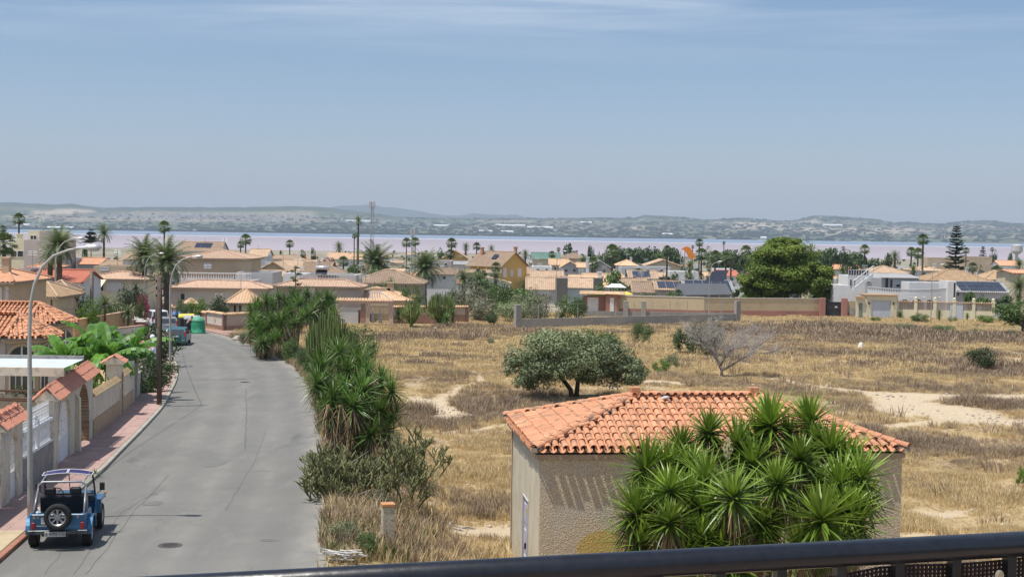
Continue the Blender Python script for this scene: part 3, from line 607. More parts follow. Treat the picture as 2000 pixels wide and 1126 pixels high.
b = MB(); b.tube([(.04,.02,.03),(.16,.08,.03),(.3,.14,.05)],.018,6); ob('strap',b,M_black,t)
# balcony the picture is taken from
sl = MB(); sl.box(-3,3.4,-2.5,2.9,6.1,6.38); sl.xf(Matrix.Rotation(0,4,'Z')); struct('balcony_floor',sl,mat('balcony_tile',(.4,.3,.24)))
rl = thing('balcony_railing','black round handrail of the balcony crossing the bottom of the view','railing',(0,2.256,6.3755),.2785)
hr_ = mat('black_powder_coat',(.012,.014,.02),(.016,.018,.026),rough=.32,spec=.5,ns=60,fine=.2,bump=.05)
b = MB(); b.tube([(-2.2,0,1.077),(2.6,0,1.077)],.0225,24); ob('handrail',b,hr_,rl,True)
b = MB(); b.box(-2.2,2.6,-.018,.018,.08,.11); ob('bottom_rail',b,hr_,rl)
bal = MB(); bal.box(-.009,.009,-.009,.009,.11,1.062); bm_ = bal.mesh('baluster',hr_)
for i in range(-16,22):
 o = mobj('baluster',bm_,rl,(.1125 * i + .03,0,0))
for xx in (-1.6,1.75): b = MB(); b.box(xx - .02,xx + .02,-.02,.02,0,1.06); ob('post',b,hr_,rl)
sc = MB(); y0 = .014
for i in range(0,14):   # woven screen tied outside the balusters,sagging between its ties
 z = 1.052 - i * .0075
 prev = None
 n = 110
 for k in range(n):
  xa,xb = .25 + k * .0165,.25 + (k + 1) * .0165; za,zb = [z - .007 * abs(math.sin(x_ * 9.3)) - max(0,.75 - x_) * .07 for x_ in (xa,xb)]
  sc.add([(xa,y0,za),(xb,y0,zb),(xb,y0,zb - .0036),(xa,y0,za - .0036),(xa,y0 + .002,za),(xb,y0 + .002,zb),(xb,y0 + .002,zb - .0036),(xa,y0 + .002,za - .0036)],[(3,2,1,0),(4,5,6,7),(0,1,5,4),(2,3,7,6)])
for k in range(220):
 x_ = .25 + k * .00825; z = 1.052 - .007 * abs(math.sin(x_ * 9.3)) - max(0,.75 - x_) * .07; sc.box(x_,x_ + .0037,y0 - .0015,y0 + .0035,.93,z)
sc.box(.25,2.065,y0 - .001,y0 + .003,.12,.93)
ob('woven_screen',sc,mat('dark_brown_weave',(.03,.018,.022),(.04,.025,.028),rough=.7),rl,kind='stuff')
p = at(1953,1126,2.44); md = thing('oval_medallion','small oval cream medallion with silver rim hanging on the balcony screen','medallion',p,math.atan2(.28,.905))
def oval(a,b_,y0,y1,n=24): m = MB(); return m.loft([[(a * math.cos(2 * math.pi * k / n),y,b_ * math.sin(2 * math.pi * k / n)) for k in range(n)] for y in (y1,y0)])
ob('rim',oval(.0085,.012,-.0,.003),mat('silver_rim',(.6,.58,.55),metal=.6,rough=.35),md); ob('plaque',oval(.0066,.0098,-.001,.0),mat('cream_plaque',(.62,.5,.33),(.4,.28,.15),ns=90),md)
# yuccas
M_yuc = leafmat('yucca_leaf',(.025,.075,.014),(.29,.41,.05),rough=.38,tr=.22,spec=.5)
M_yucdead = leafmat('dead_yucca_leaf',(.13,.08,.045),(.34,.25,.14),rough=.8,tr=.1)
def blades(n,L0,w0,emin,emax,seed,bend=.25,seg=3,droop=0,tri=True,tint=(.1,.9),lenvar=.25,dirz=None):
 r = random.Random(seed); b = MB(); T = []
 for i in range(n):
  az = i * 2.39996 + r.uniform(-.3,.3); u = (i + .5) / n; el = R(emax + (emin - emax) * u ** .85) + r.uniform(-.1,.1)
  L_ = L0 * (1 - lenvar * r.random()) * (.72 + .28 * min(1,u * 3)); w = w0 * r.uniform(.8,1.15)
  h = Vector((math.cos(az),math.sin(az),0)); sd_ = Vector((-h.y,h.x,0)); pts = []; p = h * .03 + Vector((0,0,.02 * (1 - u) - .1 * u)); e = el
  vs = []; tw = r.uniform(-.5,.5)
  for k in range(seg + 1):
   t = k / seg; ww = w * (1 - t) ** .8 * (.75 + .5 * min(1,t * 4)) if k < seg else .0015
   nrm = h * -math.sin(e) + Vector((0,0,math.cos(e))); sv = (sd_ * math.cos(tw * t) + nrm * math.sin(tw * t))
   vs += [p + sv * ww,p - nrm * ww * .35,p - sv * ww]
   p = p + (h * math.cos(e) + Vector((0,0,math.sin(e)))) * (L_ / seg); e -= bend * r.uniform(.3,1.5) * (.35 + u)
  fs = []
  for k in range(seg): q = 3 * k; fs += [(q,q + 1,q + 4,q + 3),(q + 1,q + 2,q + 5,q + 4)]
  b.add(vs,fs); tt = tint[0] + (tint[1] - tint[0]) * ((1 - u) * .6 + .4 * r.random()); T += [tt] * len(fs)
 return b,T
def rosette_mesh(seed,n,L0,w0,seg=3,name='leaf_rosette'):
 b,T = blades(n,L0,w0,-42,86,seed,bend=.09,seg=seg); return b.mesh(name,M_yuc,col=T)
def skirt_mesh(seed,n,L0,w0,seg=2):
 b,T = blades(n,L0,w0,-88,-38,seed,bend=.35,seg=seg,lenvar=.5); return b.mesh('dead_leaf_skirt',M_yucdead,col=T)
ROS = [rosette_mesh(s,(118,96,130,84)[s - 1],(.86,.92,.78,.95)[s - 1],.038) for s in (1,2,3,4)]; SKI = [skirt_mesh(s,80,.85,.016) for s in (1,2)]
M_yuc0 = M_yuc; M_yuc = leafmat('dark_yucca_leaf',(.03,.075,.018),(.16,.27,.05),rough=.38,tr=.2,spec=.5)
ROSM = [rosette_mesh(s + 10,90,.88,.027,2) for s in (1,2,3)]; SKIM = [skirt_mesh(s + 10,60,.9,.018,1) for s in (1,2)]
M_yuctrunk = mat('yucca_trunk',(.2,.165,.13),(.12,.1,.08),ns=9,bs=30,bump=.6)
def yucca(label,base,heads,ros,ski,group=None,sc=1.0,skirts=.5,name='yucca'):
 bz = gz(base[1],base[0]); t = thing(name,label,'yucca',(base[0],base[1],bz),0,group); base = Vector((base[0],base[1],bz))
 for i,(p,s_) in enumerate(heads):
  q = Vector(p) - base; off = Vector((rnd.uniform(-.35,.35),rnd.uniform(-.25,.25),-.15)) * sc
  mid = off.lerp(q,.5) + Vector((0,0,q.z * .12)); b = MB(); b.tube([off,off.lerp(mid,.5) ,mid,q - Vector((0,0,.12)),q + Vector((0,0,.05))],[.13 * sc,.1 * sc,.085 * sc,.07 * sc,.05 * sc],7); ob('stem',b,M_yuctrunk,t,True)
  tilt = Vector((q.x - 0,q.y,0)) * .12
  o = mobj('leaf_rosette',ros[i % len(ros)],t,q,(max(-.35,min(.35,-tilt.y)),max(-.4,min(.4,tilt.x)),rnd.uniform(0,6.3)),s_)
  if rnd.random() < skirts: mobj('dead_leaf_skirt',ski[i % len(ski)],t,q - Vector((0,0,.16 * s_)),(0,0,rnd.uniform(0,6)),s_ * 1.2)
 return t
near = [(1505,817,31),(1582,813,31.4),(1624,868,30.4),(1441,858,30.5),(1563,884,29.6),(1518,932,28.6),(1681,922,29.4),(1432,960,28),(1604,1002,27.6),(1547,940,29.8),(1385,833,30.8),(1308,945,28.4),(1308,1008,27.7),
  (1379,925,29.2),(1243,990,28.8),(1262,905,30),(1330,862,30.8),(1375,985,28.6),(1470,895,30),(1640,935,29.2),(1490,1010,28.5),(1350,898,30),(1540,840,31.6),(1655,985,28.6),(1480,850,31.3),(1560,1060,27.9),(1410,1060,28.2),(1655,895,30.4),(1425,905,30.5),(1595,945,29.6),(1250,1050,28.6),(1340,1075,28.0),(1505,975,29.3),(1590,850,31.0),(1300,905,30.2),(1345,955,28.9),(1285,970,29.3),(1670,1010,28.6),(1440,1100,28),(1370,1040,28.2),(1625,1060,28),(1415,1020,29),(1690,970,29.6)]
L3 = [[],[],[]]
for px,py,d in near: L3[0 if px < 1400 else (1 if px < 1550 else 2)].append((at(px,py + 8,d),rnd.uniform(.85,1.28)))
yucca('leftmost big yucca of the clump right in front of the hut',(at(1310,1100,29.5).x,29.5),L3[0],ROS,SKI,'yuccas in front of the hut',skirts=.7)
yucca('middle big yucca of the clump in front of the hut, with a spent flower stalk',(at(1475,1100,29.8).x,29.8),L3[1],ROS,SKI,'yuccas in front of the hut',skirts=.75)
yucca('rightmost big yucca in front of the hut, near the right end of its wall',(at(1620,1100,29.8).x,29.8),L3[2],ROS,SKI,'yuccas in front of the hut',skirts=.8)
fl = leafmat('yucca_flower',(.55,.5,.2),(.75,.72,.5),tr=.1)
def flower(p,s_=1.0,lab='spent'):
 b = MB(); T = []
 b.tube([(0,0,-.3),(0,0,.3)],.012,5); T += [0] * len(b.f)
 r = random.Random(int(p.x * 10))
 for i in range(60):
  a = r.uniform(0,6.3); z = r.uniform(-.1,.32); rr = .09 * (1 - abs(z - .08) / .3); c = Vector((rr * math.cos(a),rr * math.sin(a),z)); n0 = len(b.f)
  b.box(c.x - .014,c.x + .014,c.y - .014,c.y + .014,c.z - .02,c.z + .02); T += [r.random()] * (len(b.f) - n0)
 o = mobj('flower_spike',b.mesh('flower_spike',fl,col=T)); return o
for r_ in [o for o in COL.objects if o.get('category') == 'yucca' and 'middle' in o['label']]:
 f_ = flower(Vector((1,0,0))); f_.parent = r_; f_.location = at(1421,885,28.6) - r_.location
mid = [(662,684,49.5),(679,717,48.6),(717,722,48.2),(626,709,48.4),(620,744,47.6),(764,756,48),(739,794,47),(707,755,47.4),(650,768,47),(690,785,46.8),(752,790,48.4),(642,800,46.8),(700,700,49.2),(745,735,49),(725,840,46.6),(640,740,49),(690,745,49),(770,800,48),(755,835,47.6),(670,760,47.6),(720,770,48.8),(705,870,46.8)]
ms = [[],[]]
for px,py,d in mid: ms[0 if px < 695 else 1].append((at(px,py + 4,d),rnd.uniform(1.0,1.22)))
bb = G(665,908); yucca('tall yucca with brown leaf skirts at the road edge, left half of its clump',bb,ms[0],ROSM,SKIM,'yuccas at the road edge',.8,1.0)
for r_ in [o for o in COL.objects if o.get('category') == 'yucca' and 'leaf skirts' in o['label']]:
 for px,py in ((640,790),(665,790),(690,800),(650,830),(680,840)): mobj('dead_leaf_skirt',SKIM[px % 2],r_,at(px,py,46.6) - r_.location,(0,0,px),1.25)
bb = G(700,905); yucca('dark green yucca on the field side of the roadside clump, above the cactus',bb,ms[1],ROSM,SKIM,'yuccas at the road edge',.8,.7)
farl = [(500,592),(520,584),(545,578),(570,575),(600,572),(625,580),(640,578),(510,610),(535,600),(560,596),(585,590),(610,600),(640,600),(655,610),(500,630),(530,625),(555,615),(590,615),(620,622),(640,625),(505,650),(520,640),(512,665),(530,660),(545,640),(490,605),(508,600),(533,590),(557,588),(578,582),(598,586),(617,590),(632,590),(648,588),(522,618),(545,622),(568,606),(600,612),(575,628),(498,618),(490,640),(540,655),(515,640)]
fs = [[],[],[]]
for i,(px,py) in enumerate(farl): fs[0 if px < 540 else (1 if px < 600 else 2)].append((at(px,py + 3,104 + (630 - py) * .06 + rnd.uniform(-1.5,1.5)),rnd.uniform(1.2,1.5)))
for (px,py),h,l in zip(((515,690),(570,688),(625,690)),fs,('broad yucca thicket left end beside the bend in the road','yucca with brown stems in the middle of the thicket before the orange roofed villa','yucca at the right end of the thicket, before the white gate')):
 yucca(l,(at(px,py,104).x,104.0),h,ROSM,SKIM,'yuccas by the bend',1.2,.8)
# street lamps,poles,cables
M_lamp = mat('grey_lamp_paint',(.43,.42,.38),(.36,.35,.32),rough=.5,metal=.2,ns=2,bs=12,fine=.08)
M_alu = mat('cast_aluminium',(.6,.6,.58),(.48,.48,.47),rough=.4,metal=.5,ns=8)
def lamp_proto():
 t = thing('street_lamp','tall grey street lamp with curved arm beside the blue open car','street lamp',(0,0,0),0,'curved arm street lamps')
 b = MB(); b.tube([(0,0,0),(-.01,0,.5),(-.02,0,3),(-.03,0,5.1),(0,0,5.75),(.12,0,6.3),(.35,0,6.76),(.69,0,7.06),(1.15,0,7.22),(1.5,0,7.28)],[.09,.085,.075,.06,.055,.05,.045,.04,.035,.03],12); ob('pole',b,M_lamp,t,True)
 b = MB(); b.tube([(0,0,.0),(0,0,.03)],.2,8); ob('base_plate',b,M_lamp,t)
 b = MB(); rs = []
 for s_,x in ((.3,1.36),(.5,1.42),(.62,1.6),(1.0,1.72),(1.06,1.95),(.85,2.1),(.2,2.16)):
  rs.append([(x,.15 * s_ * math.cos(a),7.27 + .035 * (x - 1.4) + .11 * s_ * max(-.25,math.sin(a))) for a in [2 * math.pi * k / 12 for k in range(12)]])
 b.loft(rs); hd = ob('lamp_head',b,M_alu,t,True)
 b = MB(); b.loft([[(1.92 + .19 * sc_ * math.cos(a),.12 * sc_ * math.sin(a),7.265 - z) for a in [2 * math.pi * k / 12 for k in range(12)]] for sc_,z in ((1,-.0),(.85,.05),(.4,.075))]); ob('glass_bowl',b,mat('lamp_glass',(.55,.58,.58),rough=.15,spec=.6,fine=0),hd,True)
 return t
LP = lamp_proto(); LP.location = side(37.94,.42) + Vector((0,0,gz(37.94) + .12)); LP.scale = (.88,.9,1)
dup(LP,side(84.58,.4) + Vector((0,0,gz(84.58) + .12)),.1,'second curved street lamp, on the pavement below the bend in the road')
x_,y_ = G(283,635); dup(LP,(x_,y_,gz(y_)),.15,'third curved street lamp, behind the white car roof at the bend')
p = at(109,560,120); dup(LP,(p.x,p.y,gz(120)),.1,'slim far street lamp standing before the tall date palms',scale=(1.1,1.1,1.19))
M_oldw = mat('old_pale_pole',(.24,.2,.165),(.17,.14,.11),ns=4,bs=30,bump=.5,stretch=(1,1,.15))
def pole(px,py,top,d,lab,m,r=.13,hooks=True):
 if d is None: q = ground(px,py); d = q.y
 else: q = at(px,py,d); q.z = gz(d)
 h = at(px,top,d).z - q.z; t = thing('utility_pole',lab,'utility pole',q,0,'wooden utility poles')
 b = MB(); b.tube([(0,0,-.2),(0,0,h * .5),(-.02,0,h)],[r,r * .85,r * .68],10); ob('shaft',b,m,t,True)
 b = MB()
 for k in range(3 if hooks else 2): z = h - .25 - .35 * k; b.tube([(-.18,0,z),(.18,0,z)],.02,6); b.lathe([(.035,0),(.045,.05),(.02,.1)],8,(-.17,0,z)); b.lathe([(.035,0),(.045,.05),(.02,.1)],8,(.17,0,z))
 ob('insulators',b,M_black,t)
 b = MB()
 for k in range(6): b.tube([(0,-r,.9 * k + 1.2),(0,-r - .012,.9 * k + 1.2)],.03,5)
 b.tube([(r * .9,-.02,.1),(r * .8,-.02,h - .4)],.018,5); ob('conduit',b,M_black,t)
 return Vector((q.x,q.y,q.z + h))
P1 = pole(311,795,540,None,'dark wooden utility pole on the pink pavement at the kerb',M_wood)
P2 = pole(306,668,533,117.5,'paler utility pole just behind the dark one, beside the teal hatchback',M_oldw,.16)
P3 = pole(179,590,527,138,'short stout wooden pole among the garden shrubs by the awnings',M_oldw,.2)
pole(903,540,527,300,'distant thin wooden pole right of the yellow house',M_wood,.2)
def cable(a,b,sag,lab,r=.012):
 a,b = Vector(a),Vector(b); mb = MB(); mb.tube([a.lerp(b,k / 16) - Vector((0,0,sag * 4 * (k / 16) * (1 - k / 16))) for k in range(17)],r,5)
 put(ob('overhead_cable',mb,M_black),label=lab,category='cable',group='overhead cables')
cable(P1 - Vector((.15,0,.3)),(-11.8,14,5.2),.5,'black overhead cable running from the dark pole along the pavement to the near left')
cable(P1 - Vector((.1,0,.4)),P2 - Vector((0,0,.4)),.5,'black overhead cable between the dark pole and the paler pole',.012)
cable(P2 - Vector((0,0,.5)),P3 - Vector((0,0,.4)),.6,'black overhead cable from the paler pole to the stout pole by the awnings',.012)
cable(P1 - Vector((0,0,.6)),at(0,560,90),1.2,'thin overhead cable sagging from the dark pole over the orange turret roofs',.01)
# vehicles
M_rub = mat('tyre_rubber',(.02,.02,.02),(.03,.029,.028),rough=.85,ns=12); M_rimw = mat('silver_rim_paint',(.5,.5,.5),(.4,.4,.4),rough=.35,metal=.6); M_red = mat('red_lens',(.42,.02,.02),(.3,.01,.01),rough=.2,spec=.6); M_blackpl = mat('black_plastic',(.022,.022,.024),(.03,.03,.03),rough=.55)
def wheel(par,loc,r,w,name='wheel',axis='x',rim=True,spokes=8):
 t = mobj(name,None,par,loc) if False else bpy.data.objects.new(name,None); COL.objects.link(t); t.parent = par; t.location = loc
 RX = Matrix.Rotation(R(90),4,'Y') if axis == 'x' else Matrix.Rotation(R(90),4,'X')
 b = MB(); b.lathe([(r * .62,-w / 2),(r * .9,-w / 2),(r * .985,-w * .36),(r,-w * .2),(r,w * .2),(r * .985,w * .36),(r * .9,w / 2),(r * .62,w / 2),(r * .6,0),(r * .62,-w / 2)],28,cap=False)
 for k in range(28):
  a = 2 * math.pi * (k + .5) / 28; c_,s_ = math.cos(a),math.sin(a)
  for sg in (-1,1): z = sg * w * .25; b.add([(c_ * r * .99 - s_ * .016,s_ * r * .99 + c_ * .016,z - w * .12),(c_ * r * .99 + s_ * .016,s_ * r * .99 - c_ * .016,z - w * .12),(c_ * r * 1.02 + s_ * .014,s_ * r * 1.02 - c_ * .014,z),(c_ * r * 1.02 - s_ * .014,s_ * r * 1.02 + c_ * .014,z)],[(0,1,2,3)])
 ob('tyre',b.xf(RX),M_rub,t,True)
 for sg in ((-1,1) if rim else (-1,)):
  b = MB(); b.lathe([(r * .63,sg * w * .45),(r * .6,sg * w * .42),(r * .54,sg * w * .3)],24,cap=False)
  b.lathe([(r * .22,sg * w * .18),(r * .2,sg * w * .34),(.01,sg * w * .36)],16,cap=False)
  for k in range(spokes):
   a = 2 * math.pi * k / spokes
   for da,db,m_ in ((-.26,.26,0),):
    q = [(r * .2 * math.cos(a + da),r * .2 * math.sin(a + da),sg * w * .3),(r * .2 * math.cos(a + db),r * .2 * math.sin(a + db),sg * w * .3),(r * .56 * math.cos(a + db * .55),r * .56 * math.sin(a + db * .55),sg * w * .32),(r * .56 * math.cos(a + da * .55),r * .56 * math.sin(a + da * .55),sg * w * .32)]
    b.add(q + [(x,y,z - sg * .02) for x,y,z in q],[(0,1,2,3),(7,6,5,4),(0,4,5,1),(1,5,6,2),(2,6,7,3),(3,7,4,0)])
  ob('rim',b.xf(RX),M_rimw,t)
 return t
def text(par,s,size,m,loc,rot,ext=.002,name='lettering'):
 cu = bpy.data.curves.new(name,'FONT'); cu.body = s; cu.size = size; cu.extrude = ext; cu.align_x = 'CENTER'; cu.align_y = 'CENTER'; cu.materials.append(m)
 o = bpy.data.objects.new(name,cu); COL.objects.link(o); me = bpy.data.meshes.new_from_object(o); bpy.data.objects.remove(o); return mobj(name,me,par,loc,rot)
def jeep():
 M_blue = mat('metallic_blue_paint',(.035,.12,.23),(.05,.15,.28),rough=.32,metal=.35,ns=1.5,fine=.05,c3=(.07,.2,.33),spec=.6)
 M_seat = mat('black_seat_vinyl',(.018,.018,.022),rough=.6); M_bar = mat('grey_roll_bar',(.34,.35,.36),(.26,.26,.27),rough=.4,metal=.4)
 t = thing('off_road_car','open blue off-road car with roll bar and spare wheel parked by the kerb','car',(-11.27,36.02,gz(36) + .03),R(9))
 b = MB(); side_ = [(-1.52,.47),(-1.52,.9),(-.72,.9),(-.6,.84),(-.52,.62),(.12,.58),(.28,.7),(.34,.98),(.46,1.0),(.46,.45)]
 for sg in (-1,1):
  x0,x1 = (-.665,-.635) if sg < 0 else (.635,.665)
  b.prism(side_,x0,x1,'x')
 b.box(-.635,.635,-1.5,.46,.45,.5); b.box(-.635,.635,.42,.46,.5,1.0)
 b.box(-.635,-.45,-1.5,-.72,.5,.78); b.box(.45,.635,-1.5,-.72,.5,.78)
 ob('body',b,M_blue,t)
 b = MB(); b.bbox(-.665,.665,-1.56,-1.522,.46,.9,.006); tg = ob('tailgate',b,M_blue,t)
 b = MB(); b.tube([(-.6,-1.575,.88),(.6,-1.575,.88)],.014,6); b.box(-.5,.1,-1.572,-1.562,.6,.625); ob('tailgate_trim',b,M_alu,tg)
 b = MB(); b.box(-.40,-.18,-1.568,-1.562,.66,.82); ob('sticker',b,M_white,tg)
 b = MB(); b.lathe([(.03,0),(.03,.006)],12); b.xf(Matrix.Translation((-.56,-1.562,.82)) @ Matrix.Rotation(R(90),4,'X')); ob('round_badge',b,mat('yellow_badge',(.6,.5,.15)),tg)
 text(tg,'G',.07,M_white,(-.47,-1.566,.82),(R(90),0,0)); text(tg,'&',.09,M_white,(.47,-1.566,.83),(R(90),0,.2))
 b = MB(); b.loft([[(-.5,.46,.62),(.5,.46,.62),(.5,.46,.98),(.36,.46,1.04),(-.36,.46,1.04),(-.5,.46,.98)],[(-.4,1.42,.6),(.4,1.42,.6),(.4,1.42,.9),(.3,1.42,.95),(-.3,1.42,.95),(-.4,1.42,.9)]]); ob('bonnet',b,M_blue,t)
 b = MB(); b.box(-.46,.46,1.422,1.46,.5,.93); g_ = ob('grille',b,M_blue,t)
 for sg in (-1,1):
  h_ = MB(); h_.lathe([(.085,0),(.08,.03),(.02,.05)],14); h_.xf(Matrix.Translation((sg * .3,1.46,.76)) @ Matrix.Rotation(R(-90),4,'X')); ob('headlight',h_,M_glass,t)
  f_ = MB(); prof = [(.52,.5),(.52,.86),(1.42,.84),(1.5,.78),(1.5,.72),(1.36,.78),(.62,.8),(.56,.5)]; f_.prism(prof,sg * .41,sg * .76,'x')
  ob('front_fender',f_,M_blue,t)
  f_ = MB(); arc = [(-1.02 + .44 * math.cos(a),.38 + .42 * math.sin(a)) for a in [math.pi * k / 12 for k in range(13)]]; arc2 = [(-1.02 + .41 * math.cos(a),.38 + .39 * math.sin(a)) for a in [math.pi * k / 12 for k in range(12,-1,-1)]]
  for k in range(12): f_.prism([arc[k],arc[k + 1],arc2[11 - k],arc2[12 - k]],sg * .667,sg * .79,'x')
  ob('rear_wheel_arch',f_,M_blue,t)
  f_ = MB(); f_.box(sg * .76 - .03,sg * .76 + .03,1.38,1.46,.845,.885); ob('indicator',f_,mat('orange_lens',(.7,.28,.03),rough=.3),t)
  f_ = MB(); f_.bbox(sg * .58 - .045,sg * .58 + .045,-1.6,-1.562,.54,.7,.012); ob('tail_light',f_,M_red,t)
  f_ = MB(); f_.tube([(sg * .66,.5,1.02),(sg * .76,.44,1.1),(sg * .78,.42,1.15)],.01,6); mi_ = ob('mirror_arm',f_,M_blackpl,t); f_ = MB(); f_.bbox(sg * .8 - .065,sg * .8 + .065,.39,.43,1.12,1.32,.015); ob('mirror',f_,M_blackpl,mi_)
  s0 = bpy.data.objects.new('seat',None); COL.objects.link(s0); s0.parent = t
  f_ = MB(); f_.bbox(sg * .31 - .22,sg * .31 + .22,-.62,-.12,.5,.72,.05); ob('cushion',f_,M_seat,s0)
  f_ = MB(); f_.loft([[(sg * .31 + x,y + .0,z) for x,y in ((-.23,-.72),(.23,-.72),(.25,-.62),(.2,-.55),(-.2,-.55),(-.25,-.62))] for z in (.6,1.2)]); f_.xf(Matrix.Translation((0,-.6,.6)) @ Matrix.Rotation(R(9),4,'X') @ Matrix.Translation((0,.6,-.6))); ob('seat_back',f_,M_seat,s0)
  f_ = MB(); f_.bbox(sg * .31 - .14,sg * .31 + .14,-.82,-.7,1.22,1.42,.04); ob('headrest',f_,M_seat,s0)
 b = MB()
 for sg in (-1,1): b.tube([(sg * .62,.46,1.0),(sg * .61,.3,1.3),(sg * .58,.2,1.62)],.024,6)
 b.tube([(-.58,.2,1.62),(.58,.2,1.62)],.024,6); b.tube([(-.6,.44,1.03),(.6,.44,1.03)],.02,6); b.tube([(0,.44,1.02),(0,.2,1.62)],.012,6); ob('windscreen_frame',b,M_blackpl,t)
 gl = bpy.data.materials.new('clear_windscreen'); gl.use_nodes = True; P = gl.node_tree.nodes['Principled BSDF']; P.inputs['Alpha'].default_value = .14; P.inputs['Roughness'].default_value = .05; P.inputs['Base Color'].default_value = (.5,.55,.55,1)
 b = MB(); b.add([(-.58,.43,1.05),(.58,.43,1.05),(.56,.21,1.6),(-.56,.21,1.6)],[(0,1,2,3)]); ob('windscreen',b,gl,t)
 b = MB(); b.bbox(-.6,.6,.3,.43,.86,1.0,.03); ob('dashboard',b,mat('dash',(.05,.05,.05)),t)
 b = MB(); n = 24; b.tube([(-.31 + .19 * math.cos(2 * math.pi * k / n),.12 + .08 * math.sin(2 * math.pi * k / n),1.06 + .17 * math.sin(2 * math.pi * k / n)) for k in range(n + 1)],.014,6); b.tube([(-.31,.13,1.06),(-.31,.34,.92)],.02,6); b.tube([(-.49,.12,1.06),(-.13,.12,1.06)],.012,6); ob('steering_wheel',b,M_blackpl,t)
 b = MB(); b.tube([(-.62,-1.0,.55),(-.6,-.95,1.2),(-.56,-.9,1.5),(-.46,-.88,1.57),(.46,-.88,1.57),(.56,-.9,1.5),(.6,-.95,1.2),(.62,-1.0,.55)],.028,10)
 for sg in (-1,1): b.tube([(sg * .57,-.92,1.42),(sg * .6,-1.46,.86)],.026,8); b.tube([(sg * .5,-.88,1.55),(sg * .52,.2,1.62)],.02,8)
 ob('roll_bar',b,M_bar,t,True)
 M_pur = mat('dark_violet_vinyl',(.018,.012,.075),(.03,.02,.1),rough=.35,ns=6)
 def arcp(x0,x1,y,z,h): return [(x0 + (x1 - x0) * k / 8,y,z + h * math.sin(math.pi * ((x0 + (x1 - x0) * k / 8) + .62) / 1.24)) for k in range(9)]
 for x0,x1 in ((-.61,-.015),(.015,.61)):
  b = MB(); a0,a1 = arcp(x0,x1,.24,1.62,.08),arcp(x0,x1,-.12,1.6,.06); vs = a0 + a1 + [(x,y,z - .012) for x,y,z in a0 + a1]; fs = []
  for k in range(8): fs += [(k,k + 1,k + 10,k + 9),(k + 27,k + 28,k + 19,k + 18)]
  b.add(vs,fs); ob('sun_top',b,M_pur,t)
  b = MB(); b.tube(a0,.01,6); b.tube(a1,.01,6); b.tube([a0[0],a1[0]],.01,6); b.tube([a0[-1],a1[-1]],.01,6); ob('sun_top_frame',b,M_white,t)
 for sx_ in (-1,1):
  for sy in (-1.02,1.02): wheel(t,(sx_ * .645,sy,.335),.335,.21)
 sp = wheel(t,(.02,-1.73,.86),.325,.18,'spare_wheel','y')
 b = MB(); b.bbox(-.72,.72,-1.66,-1.6,.42,.52,.015); ob('bumper',b,mat('worn_chrome',(.12,.13,.14),(.05,.05,.055),rough=.35,metal=.6,ns=7),t)
 b = MB(); b.bbox(-.3,.2,-1.695,-1.672,.37,.49,.004); pl = ob('number_plate',b,mat('plate_white',(.62,.62,.58)),t); text(pl,'A·4795·CG',.102,M_black,(-.05,-1.699,.432),(R(90),0,0))
 b = MB(); b.box(-.4,-.3,-1.5,1.3,.34,.44); b.box(.3,.4,-1.5,1.3,.34,.44); b.tube([(-.62,-1.02,.335),(.62,-1.02,.335)],.045,8); b.tube([(-.62,1.02,.335),(.62,1.02,.335)],.045,8); b.tube([(.25,-1.55,.36),(.25,-.4,.36)],.03,8); ob('chassis',b,M_black,t)
 b = MB(); b.bbox(-.56,-.44,-1.42,-1.25,.78,.95,.04); ob('cargo',b,mat('pale_blue_bag',(.5,.6,.66)),t)
 return t
jeep()
